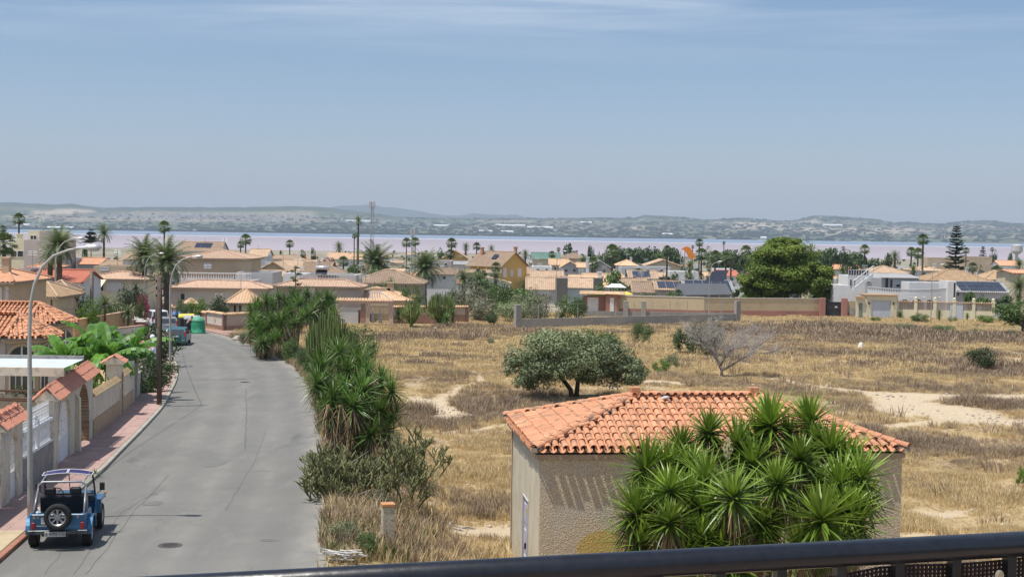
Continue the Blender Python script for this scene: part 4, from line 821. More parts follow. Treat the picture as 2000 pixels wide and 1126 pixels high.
def car(label,loc,rz,paint,kind='hatch',group='cars parked at the bend',scale=1.0,Lc=4.1,Wd=1.74,H=1.47):
 t = thing('parked_car',label,'car',loc,rz,group,scale); hw = Wd / 2; L2 = Lc / 2
 low = [(-L2,.32),(-L2 - .03,.62),(-L2 + .02,.92),(L2 - 1.05,.93),(L2 - .15,.74),(L2,.55),(L2 - .02,.3)]
 if kind == 'van': gh = [(-L2 + .04,.9),(-L2 + .12,H - .06),(-L2 + .3,H),(L2 - 1.7,H - .02),(L2 - 1.0,.92)]
 else: gh = [(-L2 + .04,.9),(-L2 + .38,H - .1),(-L2 + .7,H),(L2 - 1.95,H - .03),(L2 - 1.15,.92)]
 b = MB(); xs = [-hw,-hw + .07,hw - .07,hw]; b.loft([[(x,y * (1 - .02 * (abs(x) > hw - .03)),z + (0 if abs(x) < hw - .05 else (-.05 if z > .8 else .04 if z < .4 else 0))) for y,z in low] for x in xs])
 rr = [[(x * (1 - .14 * (z - .9) / (H - .9)),y,z - (.03 if abs(x) > hw - .05 and z > 1.2 else 0)) for y,z in gh] for x in (-hw + .03,-hw + .12,hw - .12,hw - .03)]
 b.loft(rr); bd = ob('body',b,paint,t,False)
 f = lambda y,z,e=.012: [(sg * ((hw - .03) * (1 - .14 * (z - .9) / (H - .9)) + e),y,z) for sg in (-1,1)]
 zt = H - .12; pl = MB()
 yb0,yb1 = gh[0][0],gh[1][0]; yf0,yf1 = gh[-1][0],gh[-2][0]
 for si in (0,1):
  for a,b_,c_,d_ in (((yb0 + .32),(yb0 + 1.15),(yb1 + 1.0),(yb1 + .28)),((yb0 + 1.23),(yb0 + 2.0),(yb0 + 1.9),(yb1 + 1.07)),((yb0 + 2.08),yf0 - .18,yf1 + .1,(yb0 + 1.97))):
   w_ = MB(); q = [f(a,.95)[si],f(b_,.95)[si],f(c_,zt)[si],f(d_,zt)[si]]; w_.add(q + [(x * .98,y,z) for x,y,z in q],[(0,1,2,3),(3,2,1,0),(4,5,6,7)]); ob('side_window',w_,M_glass,t)
 w_ = MB(); e = .02; w2_ = hw - .16; q = [(-w2_,yb0 - e,.93),(w2_,yb0 - e,.93),(w2_ * .9,yb1 - e,H - .12),(-w2_ * .9,yb1 - e,H - .12)]; w_.add(q + [(x,y + .03,z) for x,y,z in q],[(0,1,2,3),(7,6,5,4),(0,4,5,1),(2,6,7,3)]); ob('rear_window',w_,M_glass,t)
 w_ = MB(); q = [(-w2_,yf0 + e,.95),(w2_,yf0 + e,.95),(w2_ * .88,yf1 + e,H - .06),(-w2_ * .88,yf1 + e,H - .06)]; w_.add(q + [(x,y - .03,z) for x,y,z in q],[(3,2,1,0),(4,5,6,7)]); ob('windscreen',w_,M_glass,t)
 for sg in (-1,1):
  w_ = MB(); w_.loft([[(sg * (hw - .1) + dx_,-L2 + dy_ + (z - .8) * .12,z) for dx_,dy_ in ((-.06,-.04),(.06,-.02),(.07,.1),(-.06,.06))] for z in (.72,.98,1.2)]); ob('tail_light',w_,M_red,t)
  w_ = MB(); w_.bbox(sg * (hw - .25) - .13,sg * (hw - .25) + .13,L2 - .12,L2 + .0,.58,.7,.02); ob('headlight',w_,M_rimw,t)
  for sy in (-L2 + .75,L2 - .8): wheel(t,(sg * (hw - .1),sy,.31),.31,.2,spokes=10)
  w_ = MB(); w_.bbox(sg * (hw + .08) - .07,sg * (hw + .08) + .07,yf0 - .25,yf0 - .12,.93,1.06,.02); ob('mirror',w_,M_blackpl,t)
 w_ = MB(); w_.box(-.26,.26,-L2 - .05,-L2 - .03,.76,.86); ob('number_plate',w_,M_white,t)
 w_ = MB(); w_.bbox(-hw + .06,hw - .06,-L2 - .07,-L2 + .03,.32,.52,.02); ob('bumper',w_,M_blackpl if kind == 'van' else paint,t)
 w_ = MB(); w_.tube([(-.1,-L2 - .04,.9),(.1,-L2 - .04,.9)],.015,6); ob('tailgate_handle',w_,M_alu,t)
 return t
M_teal = mat('teal_car_paint',(.05,.17,.21),(.06,.19,.23),rough=.28,metal=.35,spec=.6,fine=.03)
g_ = ground(338,676); car('teal hatchback parked at the kerb below the bend, rear to the viewer',(g_.x - .1,g_.y + 2.2,gz(g_.y + 2) + .03),R(7),M_teal)
g_ = ground(312,652); car('dark silver car parked just ahead of the teal hatchback, half hidden by the poles',(g_.x,g_.y + 3,gz(g_.y + 3) + .03),R(16),mat('silver_car_paint',(.4,.41,.42),rough=.3,metal=.4))
g_ = ground(291,643); car('white car with pale roof parked farthest along the bend',(g_.x,g_.y + 3,gz(g_.y + 3) + .03),R(24),mat('white_car_paint',(.75,.76,.78),rough=.3,fine=.02),'van',H=1.75)
# recycling containers and the person at them
M_gre = mat('green_fibreglass',(.03,.25,.13),(.04,.29,.16),rough=.5,ns=2,fine=.06)
g_ = ground(387,651); t = thing('bottle_bank','green domed bottle bank at the right end of the row of containers','bottle bank',(g_.x,g_.y,gz(g_.y) + .03))
b = MB(); b.lathe([(.71,0),(.7,.12),(.66,.14),(.65,.7),(.6,1.12),(.59,1.15)],28); ob('shell',b,M_gre,t,True)
b = MB(); b.lathe([(.62,1.12),(.6,1.2),(.5,1.38),(.33,1.5),(.12,1.56),(.0,1.57)],28); ob('dome',b,mat('paler_green_fibreglass',(.12,.38,.24),(.1,.34,.2),rough=.55),t,True)  # dome is a paler green than the shell
b = MB()
for a in (R(-112),R(-60)): b.add([(.655 * math.cos(a + s_),.655 * math.sin(a + s_),z) for s_,z in ((-.06,.42),(.06,.42),(.06,.56),(-.06,.56))],[(0,1,2,3)])
ob('deposit_slot',b,M_black,t)
b = MB(); b.tube([(0,0,1.55),(0,0,1.66)],.03,8); b.tube([(-.08,0,1.66),(.08,0,1.66)],.02,6); ob('lifting_eye',b,M_metal,t)
def bin_(px,py,d,lid,lab,rz=.35):
 p = at(px,py,d); t = thing('recycling_container',lab,'container',(p.x,p.y,gz(d) + .03),rz,'row of street containers')
 b = MB(); b.loft([[(-.62,-.42,.12),(.62,-.42,.12),(.62,.42,.12),(-.62,.42,.12)],[(-.7,-.52,1.12),(.7,-.52,1.12),(.7,.52,1.12),(-.7,.52,1.12)]])
 for k in range(-3,4): b.box(k * .18 - .012,k * .18 + .012,-.535,-.44,.2,1.1)
 ob('bin_body',b,mat('dark_grey_plastic',(.055,.055,.06),(.07,.07,.075),rough=.6),t)
 b = MB(); b.loft([[(x,.56 * math.cos(a),1.12 + .42 * math.sin(a)) for a in [math.pi * k / 10 for k in range(11)]] for x in (-.72,-.6,.6,.72)]); ob('domed_lid',b,lid,t,True)
 for sx_ in (-1,1):
  for sy in (-1,1): b = MB(); b.lathe([(.02,-.03),(.09,-.03),(.09,.03),(.02,.03)],10); b.xf(Matrix.Translation((sx_ * .52,sy * .35,.09)) @ Matrix.Rotation(R(90),4,'Y')); ob('castor',b,M_rub,t)
 b = MB(); b.box(-.2,.1,-.535,-.525,.6,.85); ob('notice',b,M_white,t)
bin_(352,644,141,mat('blue_lid',(.08,.2,.45),rough=.5),'dark container with a blue domed lid, leftmost of the row')
bin_(364,646,137.5,mat('yellow_lid',(.72,.62,.12),rough=.5),'dark container with a yellow domed lid in the middle of the row')
bin_(375,648,134.6,mat('pale_grey_lid',(.42,.44,.45),rough=.5),'dark container with a pale grey domed lid, next to the green bottle bank')
def person():
 g_ = at(365,652,132.6); z0 = gz(132.6) + .03; t = thing('person','person in a pinkish top and dark trousers bending into the grey lidded container','person',(g_.x,g_.y,z0),R(-60))
 J = {'pelvis': (0,0,.88),'waist': (0,.08,1.03),'chest': (0,.26,1.2),'neck': (0,.4,1.32),'head': (0,.47,1.39),'crown': (0,.53,1.5)}
 E = [('pelvis','waist'),('waist','chest'),('chest','neck'),('neck','head'),('head','crown')]; Rr = {'pelvis': (.15,.12),'waist': (.14,.1),'chest': (.16,.11),'neck': (.06,.06),'head': (.09,.1),'crown': (.07,.08)}
 for s_,n_ in ((-1,'l'),(1,'r')):
  J.update({n_ + 'hip': (s_ * .09,0,.82),n_ + 'knee': (s_ * .1,.05 - .03 * s_,.47),n_ + 'ankle': (s_ * .11,-.04,.09),n_ + 'toe': (s_ * .12,.1,.04),n_ + 'sh': (s_ * .18,.32,1.24),n_ + 'el': (s_ * .22,.5,1.08),n_ + 'wr': (s_ * .17,.7,1.16),n_ + 'hand': (s_ * .16,.78,1.18)})
  Rr.update({n_ + 'hip': (.09,.09),n_ + 'knee': (.06,.06),n_ + 'ankle': (.045,.045),n_ + 'toe': (.04,.03),n_ + 'sh': (.055,.055),n_ + 'el': (.042,.042),n_ + 'wr': (.03,.03),n_ + 'hand': (.035,.02)})
  E += [('pelvis',n_ + 'hip'),(n_ + 'hip',n_ + 'knee'),(n_ + 'knee',n_ + 'ankle'),(n_ + 'ankle',n_ + 'toe'),('chest',n_ + 'sh'),(n_ + 'sh',n_ + 'el'),(n_ + 'el',n_ + 'wr'),(n_ + 'wr',n_ + 'hand')]
  for k in range(5):
   nm = n_ + 'f%d' % k; J[nm] = (s_ * (.12 + .018 * k),.86 - .012 * abs(k - 2),1.16); Rr[nm] = (.008,.008); E.append((n_ + 'hand',nm))
 ks = list(J); me = bpy.data.meshes.new('body'); me.from_pydata([J[k] for k in ks],[(ks.index(a),ks.index(b)) for a,b in E],[])
 o = mobj('body',me,t); sm = o.modifiers.new('skin','SKIN'); o.modifiers.new('sub','SUBSURF').levels = 1; o.modifiers['sub'].render_levels = 1
 for i,k in enumerate(ks): me.skin_vertices[0].data[i].radius = Rr[k]; me.skin_vertices[0].data[i].use_root = (k == 'pelvis')
 m = bpy.data.materials.new('skin_and_clothes'); m.use_nodes = True; N,L = m.node_tree.nodes,m.node_tree.links; tc = N.new('ShaderNodeTexCoord'); s = N.new('ShaderNodeSeparateXYZ'); L.new(tc.outputs['Object'],s.inputs[0]); r = N.new('ShaderNodeValToRGB'); r.color_ramp.interpolation = 'CONSTANT'
 mr_ = N.new('ShaderNodeMapRange'); mr_.inputs[1].default_value = 0; mr_.inputs[2].default_value = 1.6; L.new(s.outputs[2],mr_.inputs[0]); L.new(mr_.outputs[0],r.inputs[0]); e = r.color_ramp.elements; e[0].position = 0; e[0].color = (.05,.04,.035,1); e[1].position = .06; e[1].color = (.035,.035,.045,1)
 x = e.new(.58); x.color = (.42,.25,.2,1); x = e.new(.84); x.color = (.42,.25,.18,1); L.new(r.outputs[0],N['Principled BSDF'].inputs['Base Color']); me.materials.append(m)
 b = MB(); b.lathe([(.0,.1),(.06,.09),(.1,.04),(.108,-.03),(.09,-.07)],12); b.xf(Matrix.Translation((0,.48,1.46)) @ Matrix.Rotation(R(-35),4,'X')); ob('hair',b,mat('dark_hair',(.04,.03,.02)),t,True)
person()
# walls and gates along the pavement (local x to the road,y along,z up)
M_plast = mat('weathered_plaster',(.7,.62,.5),(.58,.51,.4),ns=1.3,stretch=(1,1,.75),bs=18,bump=.2,c3=(.48,.42,.34),fine=.07)
M_stone = mat('rough_stone_plinth',(.46,.34,.22),(.34,.25,.17),ns=5,bs=14,bump=1.0,fine=.25)
M_brick = mat('tan_facing_brick',(.4,.27,.17),(.33,.22,.14),ns=6,bs=30,bump=.3,fine=.2)
M_redtile = mat('smooth_red_tile',(.6,.27,.18),(.52,.23,.15),ns=2,rough=.55,fine=.08)
M_balwhite = mat('white_baluster_paint',(.76,.76,.76),(.68,.68,.69),rough=.6,ns=3,fine=.04)
def frame(y0,y1,off=1.55):
 a,b = side(y0,off),side(y1,off); d = b - a; return Vector((a.x,a.y,gz(y0))),math.atan2(-d.x,d.y),d.length,gz(y1) - gz(y0)
def cap_tiles(par,y0,y1,xw,ez,rise,m,cx_=0.0,cw=.2):
 k = MB(); k.prism([(cx_ - xw,ez - .05),(cx_ + xw,ez - .05),(cx_ + xw,ez),(cx_,ez + rise - .02),(cx_ - xw,ez)],y0 + .04,y1 - .04,'y'); ob('cap_core',k,M_plast,par)
 ct = cover_tile(.36,.08,.066,6); cm = ct.mesh('cap_tile',m); sl_ = math.hypot(xw,rise)
 for sg in (-1,1):
  for M in slope_frames((cx_ + sg * (xw + .06),y0 if sg > 0 else y1,ez - .02),(0,sg,0),(-sg * xw,0,rise),y1 - y0,sl_,lambda t: (0,99),cw,.3,.03):
   if (M.translation - Vector((cx_,M.translation.y,ez + rise))).length > .12: o = mobj('cap_tile',cm,par); o.matrix_local = M
 rm = cover_tile(.3,.09,.085,6).mesh('cap_ridge_tile',M_mortar)
 for M in cap_row((cx_,y0,ez + rise),(cx_,y1,ez + rise),.09,.22): o = mobj('cap_ridge_tile',rm,par); o.matrix_local = M
def ybox(b,x0,x1,y0,y1,z0,z1,mi=0): return b.box(x0,x1,y0,y1,z0,z1,mi)
def fence(y0,y1,lab):
 o_,rz,L_,dz = frame(y0,y1); t = thing('garden_fence',lab,'fence',o_,rz,'white garden fences along the pavement'); sh = lambda y: dz * y / L_
 b = MB(); b.add([(x,y,z + sh(y)) for z in (-.3,1.12) for x,y in ((-.2,0),(0,0),(0,L_),(-.2,L_))],[(3,2,1,0),(4,5,6,7),(0,1,5,4),(1,2,6,5),(2,3,7,6),(3,0,4,7)]); ob('plinth',b,M_conc,t)
 for z,hh,w_ in ((1.122,.06,.24),(1.8,.1,.26)):
  b = MB(); b.add([(x,y,zz + sh(y)) for zz in (z,z + hh) for x,y in ((-.1 - w_ / 2,0),(-.1 + w_ / 2,0),(-.1 + w_ / 2,L_),(-.1 - w_ / 2,L_))],[(3,2,1,0),(4,5,6,7),(0,1,5,4),(1,2,6,5),(2,3,7,6),(3,0,4,7)]); ob('balustrade_rail',b,M_balwhite,t)
 bl = MB(); bl.box(-.055,.055,-.055,.055,0,.05); bl.lathe([(.03,.05),(.058,.12),(.06,.2),(.03,.3),(.026,.33),(.04,.4),(.05,.48),(.03,.56)],8,cap=False); bl.box(-.055,.055,-.055,.055,.56,.62); bm2 = bl.mesh('baluster',M_balwhite,True)
 n = int(L_ / .2)
 for i in range(n):
  y = (i + .5) * L_ / n
  if abs(y - L_ / 2) < .16: continue
  mobj('baluster',bm2,t,(-.1,y,1.182 + sh(y)))
 b = MB(); b.bbox(-.2,0.01,L_ / 2 - .1,L_ / 2 + .1,1.1 + sh(L_ / 2),2.05 + sh(L_ / 2),.01); b.lathe([(.03,0),(.08,.05),(.08,.1),(.0,.17)],8,(-.1,L_ / 2,2.05 + sh(L_ / 2))); ob('pier',b,M_balwhite,t)
 for h_,z_ in ((.02,1.93),(.02,2.34),(.014,2.13)):
  b = MB(); b.tube([(-.1,0,z_),(-.1,L_,z_ + dz)],h_,6); ob('lattice_rail',b,M_balwhite,t)
 bar = MB(); bar.tube([(0,0,0),(0,0,.5)],.009,5); bar.add([(-.009,0,.5),(.009,0,.5),(0,.009,.5),(0,0,.58)],[(0,1,3),(1,2,3),(2,0,3)]); bb_ = bar.mesh('lattice_bar',M_balwhite); n = int(L_ / .105)
 for i in range(n + 1): y = i * L_ / n; mobj('lattice_bar',bb_,t,(-.1,y,1.93 + sh(y)))
 b = MB()
 for i in range(int(L_ / .42)):
  y = .2 + i * .42; z = 2.03 + sh(y)
  for q in ((0,0,.26,.01),(0,.2,.26,.21),(0,0,.01,.2),(.25,0,.26,.2)): b.box(-.108,-.092,y + q[0] - .0,y + q[2],z + q[1],z + q[3])
 ob('lattice_ornament',b,M_balwhite,t,kind='stuff')
fence(30.5,39.3,'white balustrade fence with spiked lattice, nearest stretch cut by the left edge of the view')
fence(42.0,46.2,'white balustrade fence with spiked lattice between the small gateway and the large arched gateway')
def door_leaf(par,y0,y1,z0,z1,x,m,lattice=True,name='door'):
 b = MB(); b.box(x - .03,x,y0,y1,z0,z0 + (z1 - z0) * .45)
 for k in range(4): b.box(x,x + .012,y0 + .08,y1 - .08,z0 + .08 + k * .2,z0 + .2 + k * .2)
 d = ob(name,b,m,par); b = MB()
 if lattice:
  zz = z0 + (z1 - z0) * .45; n = max(3,int((y1 - y0) / .14))
  for i in range(n + 1): y = y0 + (y1 - y0) * i / n; b.box(x - .03,x - .005,y - .01,y + .01,zz,z1)
  for j in range(5): z = zz + (z1 - zz) * j / 4; b.box(x - .028,x - .007,y0,y1,z - .012,z + .012)
  for i in range(n):
   for j in range(4):
    if (i + j) % 2 == 0: y = y0 + (y1 - y0) * (i + .5) / n; z = zz + (z1 - zz) * (j + .5) / 4; b.box(x - .024,x - .012,y - .03,y + .03,z - .05,z + .05)
  ob('lattice',b,m,d)
 return d
o_,rz,L_,dz = frame(39.4,41.95); t = thing('gateway','small plastered gateway with red tile cap, nearest one at the left edge','gateway',o_,rz)
b = MB(); w2 = MB(); w2.arcwall(0,L_,-.2,2.3,L_ * .6,.48,1.55,-.4,0); b.join(w2,Matrix(((0,1,0,0),(1,0,0,0),(0,0,1,0),(0,0,0,1)))); b.f = [f[::-1] for f in b.f]; ob('arch_wall',b,M_plast,t)
door_leaf(t,L_ * .6 - .47,L_ * .6 + .47,.02,1.9,-.1,M_balwhite); cap_tiles(t,-.05,L_ + .05,.3,2.31,.26,M_redtile,-.17)
b = MB(); b.box(.0,.02,.3,.75,1.98,2.1); ob('house_plate',b,mat('glazed_plate',(.5,.52,.53)),t)
o_,rz,L_,dz = frame(46.25,55.0); t = thing('gateway','large plastered gateway with two arches and a long red tile cap','gateway',o_,rz)
TT = Matrix(((0,1,0,0),(1,0,0,0),(0,0,1,0),(0,0,0,1)))
def arcpart(par,name,m,args,**k):
 w2 = MB(); w2.arcwall(*args,**k); b = MB(); b.join(w2,TT); b.f = [f[::-1] for f in b.f]; return ob(name,b,m,par)
top = 2.42
arcpart(t,'arch_wall',M_plast,(0,4.15,-.7,top,2.2,1.22,1.15,-.42,0)); arcpart(t,'arch_wall',M_plast,(4.153,L_,-.7,top,6.45,1.5,.75,-.65,0))
b = MB(); b.bbox(-.5,.05,-.06,.62,-.5,top - .003,.01); ob('end_pillar',b,M_plast,t)
rg = MB()
for k in range(14):
 a0,a1 = math.pi * k / 14,math.pi * (k + 1) / 14; f = lambda r,a: (2.2 - r * math.cos(a),1.15 + r * math.sin(a))
 q = [f(1.22,a0),f(1.22,a1),f(1.34,a1),f(1.34,a0)]; rg.prism(q,0.002,.03,'x')
ob('arch_moulding',rg,M_plast,t)
bk = MB(); bk.bbox(-.62,-.003,-.03,.03,0,.055,.004); bkm = bk.mesh('brick',M_brick)
for side_s in (-1,1):
 for k in range(21):
  y = 6.45 + side_s * 1.47; z = -.72 + k * .068
  o = mobj('brick',bkm,t,(rnd.uniform(-.006,.006),y,z))
for k in range(36):
 a = math.pi * (k + .5) / 36; o = mobj('brick',bkm,t); o.matrix_local = Matrix.Translation((rnd.uniform(-.006,.006),6.45 - 1.47 * math.cos(a),.74 + 1.47 * math.sin(a))) @ Matrix.Rotation(math.pi / 2 - a,4,'X') @ Matrix.Rotation(math.pi / 2,4,'X') @ Matrix.Translation((0,0,-.03))
door_leaf(t,1.02,2.18,-.1,2.05,-.07,M_balwhite,name='gate_leaf'); door_leaf(t,2.22,3.38,-.15,2.05,-.07,M_balwhite,name='gate_leaf')
door_leaf(t,5.05,6.4,-.5,1.6,-.42,mat('pale_grey_door',(.55,.57,.6),(.5,.52,.55)),False); door_leaf(t,6.44,7.85,-.5,1.6,-.42,MATS['pale_grey_door'],False)
cap_tiles(t,-.1,L_ + .1,.36,top + .005,.34,M_redtile,-.2)
def garden_wall(y0,y1,lab,h=1.72,ph=.82,up=M_plast,lo=M_stone,cop=True,cw=.2,mcop=None):
 o_,rz,L_,dz = frame(y0,y1); t = thing('garden_wall',lab,'wall',o_,rz,'garden walls along the pavement'); sh = lambda y: dz * y / L_
 def slab(x0,x1,z0,z1,name,m): return ob(name,MB().add([(x,y,z + sh(y)) for z in (z0,z1) for x,y in ((x0,0),(x1,0),(x1,L_),(x0,L_))],[(3,2,1,0),(4,5,6,7),(0,1,5,4),(1,2,6,5),(2,3,7,6),(3,0,4,7)]),m,t)
 if ph: slab(-.26,.03,-.4,ph,'stone_plinth',lo)
 slab(-.24,0,ph + .002,h,'plaster_panel',up)
 if cop:
  k = MB(); nt_ = max(1,int(L_ / .4)); tw = L_ / nt_; k.add([(-.26,.01,-.03),(.02,.01,-.03),(.02,tw - .012,-.03),(-.26,tw - .012,-.03),(-.32,.01,.0),(.1,.01,0),(.1,tw - .012,0),(-.32,tw - .012,0),(-.12,.01,.2),(-.12,tw - .012,.2)],[(0,1,5,4),(1,2,6,5),(2,3,7,6),(3,0,4,7),(5,6,9,8),(7,4,8,9),(4,5,8),(6,7,9)]); cm = k.mesh('coping_tile',mcop or M_tile_buff2)
  for i in range(nt_): mobj('coping_tile',cm,t,(0,i * tw,h + sh(i * tw) + .035),(math.atan2(dz,L_) + rnd.uniform(-.01,.01),0,0))
 return t
M_tile_buff2 = mat('sandy_coping_tile',(.52,.37,.19),(.44,.3,.15),ns=3,bs=18,bump=.3,c3=(.15,.12,.09),fine=.15)
garden_wall(55.05,63.9,'long garden wall, white plaster over brown stone, sandy coping, beside the large gateway')
garden_wall(64.65,70.2,'short garden wall, white plaster over brown stone, behind the tall pillar',1.8)
def pillar(y,h,lab,cap=M_redtile,w=.34,body=M_plast,name='gate_pillar',brick_edge=True):
 o_,rz,L_,dz = frame(y,y + .7); t = thing(name,lab,'pillar',o_,rz,'gate pillars along the pavement')
 b = MB(); b.bbox(-.6,.06,.0,.66,-.4,h,.01); ob('shaft',b,body,t)
 if brick_edge:
  b = MB(); b.bbox(0,.1,.1,.56,0,.06,.006); m_ = b.mesh('brick',M_brick)
  for k in range(int(h / .075) - 2): mobj('brick',m_,t,(rnd.uniform(-.008,.008),0,-.3 + k * .077))
 cap_tiles(t,-.14,.8,.46,h + .004,.28,cap,-.27); return t
pillar(63.95,2.5,'tall pillar with small red tile roof between two stone-footed walls')
o_,rz,L_,dz = frame(70.3,73.4); t = thing('garden_gate','dark wrought-iron gate between pale posts beside the vine','gate',o_,rz)
b = MB(); b.bbox(-.3,0.02,0,.42,-.3,2.2,.01); ob('gate_post',b,M_balwhite,t); b = MB(); b.bbox(-.3,.02,L_ - .55,L_,-.3,2.25,.01); ob('gate_post',b,M_plast,t)
b = MB()
for i in range(14): y = .5 + i * (L_ - 1.15) / 13; b.box(-.16,-.13,y - .012,y + .012,.05,2.0)
for z in (.1,.9,1.1,1.95): b.box(-.16,-.13,.45,L_ - .6,z,z + .04)
for i in range(5):
 for j in range(7):
  a = 2 * math.pi * j / 7; b.box(-.155,-.135,.75 + i * .36 + .12 * math.cos(a) - .02,.75 + i * .36 + .12 * math.cos(a) + .02,.5 + .14 * math.sin(a) - .02,.5 + .14 * math.sin(a) + .02)
ob('iron_leaf',b,M_black,t)
garden_wall(73.5,80.5,'low white rendered garden wall hung with a flowering vine',1.25,0,cop=False,up=mat('greyish_white_render',(.6,.59,.56),(.5,.48,.45),ns=1.2,c3=(.36,.34,.3)))
pillar(80.6,2.2,'second gateway pillar with small red tile roof, half hidden by banana leaves',w=.3,brick_edge=False)
garden_wall(81.6,91,'white garden wall with rounded finials, beside the dark leafed shrub',1.5,.0,cop=False,up=MATS['greyish_white_render'])
for yy in (83,91.2):
 p = side(yy,1.62); t = thing('white_finial_post','white post topped with a ball finial, %s' % ('beyond the banana leaves' if yy < 85 else 'behind the two utility poles'),'post',(p.x,p.y,gz(yy)))
 b = MB(); b.bbox(-.2,.2,-.2,.2,-.2,2.0,.02); ob('shaft',b,M_balwhite,t); b = MB(); b.lathe([(.16,0),(.1,.06),(.16,.16),(.17,.26),(.1,.36),(.0,.4)],12,(0,0,2.0)); ob('ball_finial',b,M_balwhite,t,True)
garden_wall(91.6,112,'plain pinkish wall along the bend behind the utility poles',1.3,.0,cop=True,up=mat('pink_render',(.55,.42,.36),(.5,.38,.32),ns=1),mcop=M_tile_pale)
p0 = Vector((-15.9,49,gz(49)))
t = thing('car_port_roof','flat white sheet car port roof with beige fascia behind the large gateway','car port',p0)
zt = 3.09 - p0.z; b = MB(); b.add([(-9.5,-1.2,zt),(.75,-1.1,zt),(.45,2.2,zt),(-9.5,2.0,zt)],[(0,1,2,3)]); ob('roof_sheet',b,mat('pale_roof_sheet',(.62,.66,.68),(.56,.6,.62),ns=1,rough=.5),t)
b = MB(); b.add([(-9.5,-1.25,zt - .27),(.8,-1.15,zt - .27),(.8,-1.15,zt + .02),(-9.5,-1.25,zt + .02),(-9.5,-1.1,zt - .27),(.8,-1.0,zt - .27),(.8,-1.0,zt + .02),(-9.5,-1.1,zt + .02)],[(0,1,2,3),(7,6,5,4),(3,2,6,7),(0,4,5,1)]); ob('fascia',b,M_plast,t)
b = MB(); b.add([(-9.5,2.0,zt - .1),(.45,2.2,zt - .1),(.45,2.2,zt + .12),(-9.5,2.0,zt + .12),(-9.5,2.15,zt - .1),(.45,2.35,zt - .1),(.45,2.35,zt + .12),(-9.5,2.15,zt + .12)],[(0,1,2,3),(7,6,5,4),(3,2,6,7),(0,4,5,1)]); ob('rear_kerb',b,M_conc,t)
for x in (-8.5,-4.5,-.2): b = MB(); b.box(x - .06,x + .06,1.7,1.82,0,zt - .01); ob('support_post',b,M_metal,t)
M_rust = mat('rusty_steel',(.14,.07,.045),(.09,.05,.035),ns=5)
t = thing('steel_pergola','rusty steel pergola frame in the first garden behind the white fence','pergola',(-16,46.5,gz(46.5)))
for (a,b_) in (((-8,0,2.75),(.4,.3,2.62)),((-8,.8,2.35),(.6,1.1,2.2)),((-8,1.6,2.3),(.6,1.9,2.12)),((-8,-.4,1.5),(.2,-.2,1.35))): b = MB(); b.tube([a,b_],.035,6); ob('beam',b,M_rust,t)
for x,y in ((-1.3,.6),(-7,.6)): b = MB(); b.tube([(x,y,0),(x,y,2.45)],.04,6); ob('upright',b,M_rust,t)
b = MB(); b.tube([(-3.1,.3,.9),(-2.9,.3,1.8),(-2.5,.3,2.4),(-2.1,.3,2.7)],.035,6); ob('brace',b,M_rust,t)
t = thing('scalloped_wall','pale garden wall with scalloped top behind the rusty pergola','wall',(-24,50.6,gz(50.6)))
pts = [(0,-.3)] + [(8.6,-.3)]; topl = []
for k in range(22):
 for j in range(4): a = math.pi * j / 3; topl.append((8.6 - (k * .39 + .17 * (1 - math.cos(a)) + .02),2.02 + .14 * math.sin(a)))
b = MB(); b.prism(pts + topl,0,.2,'y'); b.f = b.f; ob('wall_panel',b,M_plast,t)
t = thing('low_garden_wall','pale inner wall of the first garden with a grey bench top','wall',(-20,46,gz(46))); b = MB(); b.box(-5,2.8,0,.2,-.1,.9); ob('wall_panel',b,M_plast,t); b = MB(); b.box(-5,0,-.5,.25,.902,.96); ob('bench_top',b,M_metal,t)
b = MB(); q = [side(y,1.8) for y in (28,36,44,52,60,70)]; vs = [(p.x,p.y,gz(p.y) + .02) for p in q] + [(p.x - 16,p.y,gz(p.y) + .02) for p in q]; b.add(vs,[(i + 1,i,i + 6,i + 7) for i in range(5)]); struct('garden_terrace',b,mat('beige_terrace',(.45,.39,.3),(.38,.33,.26),ns=2,space='World'))
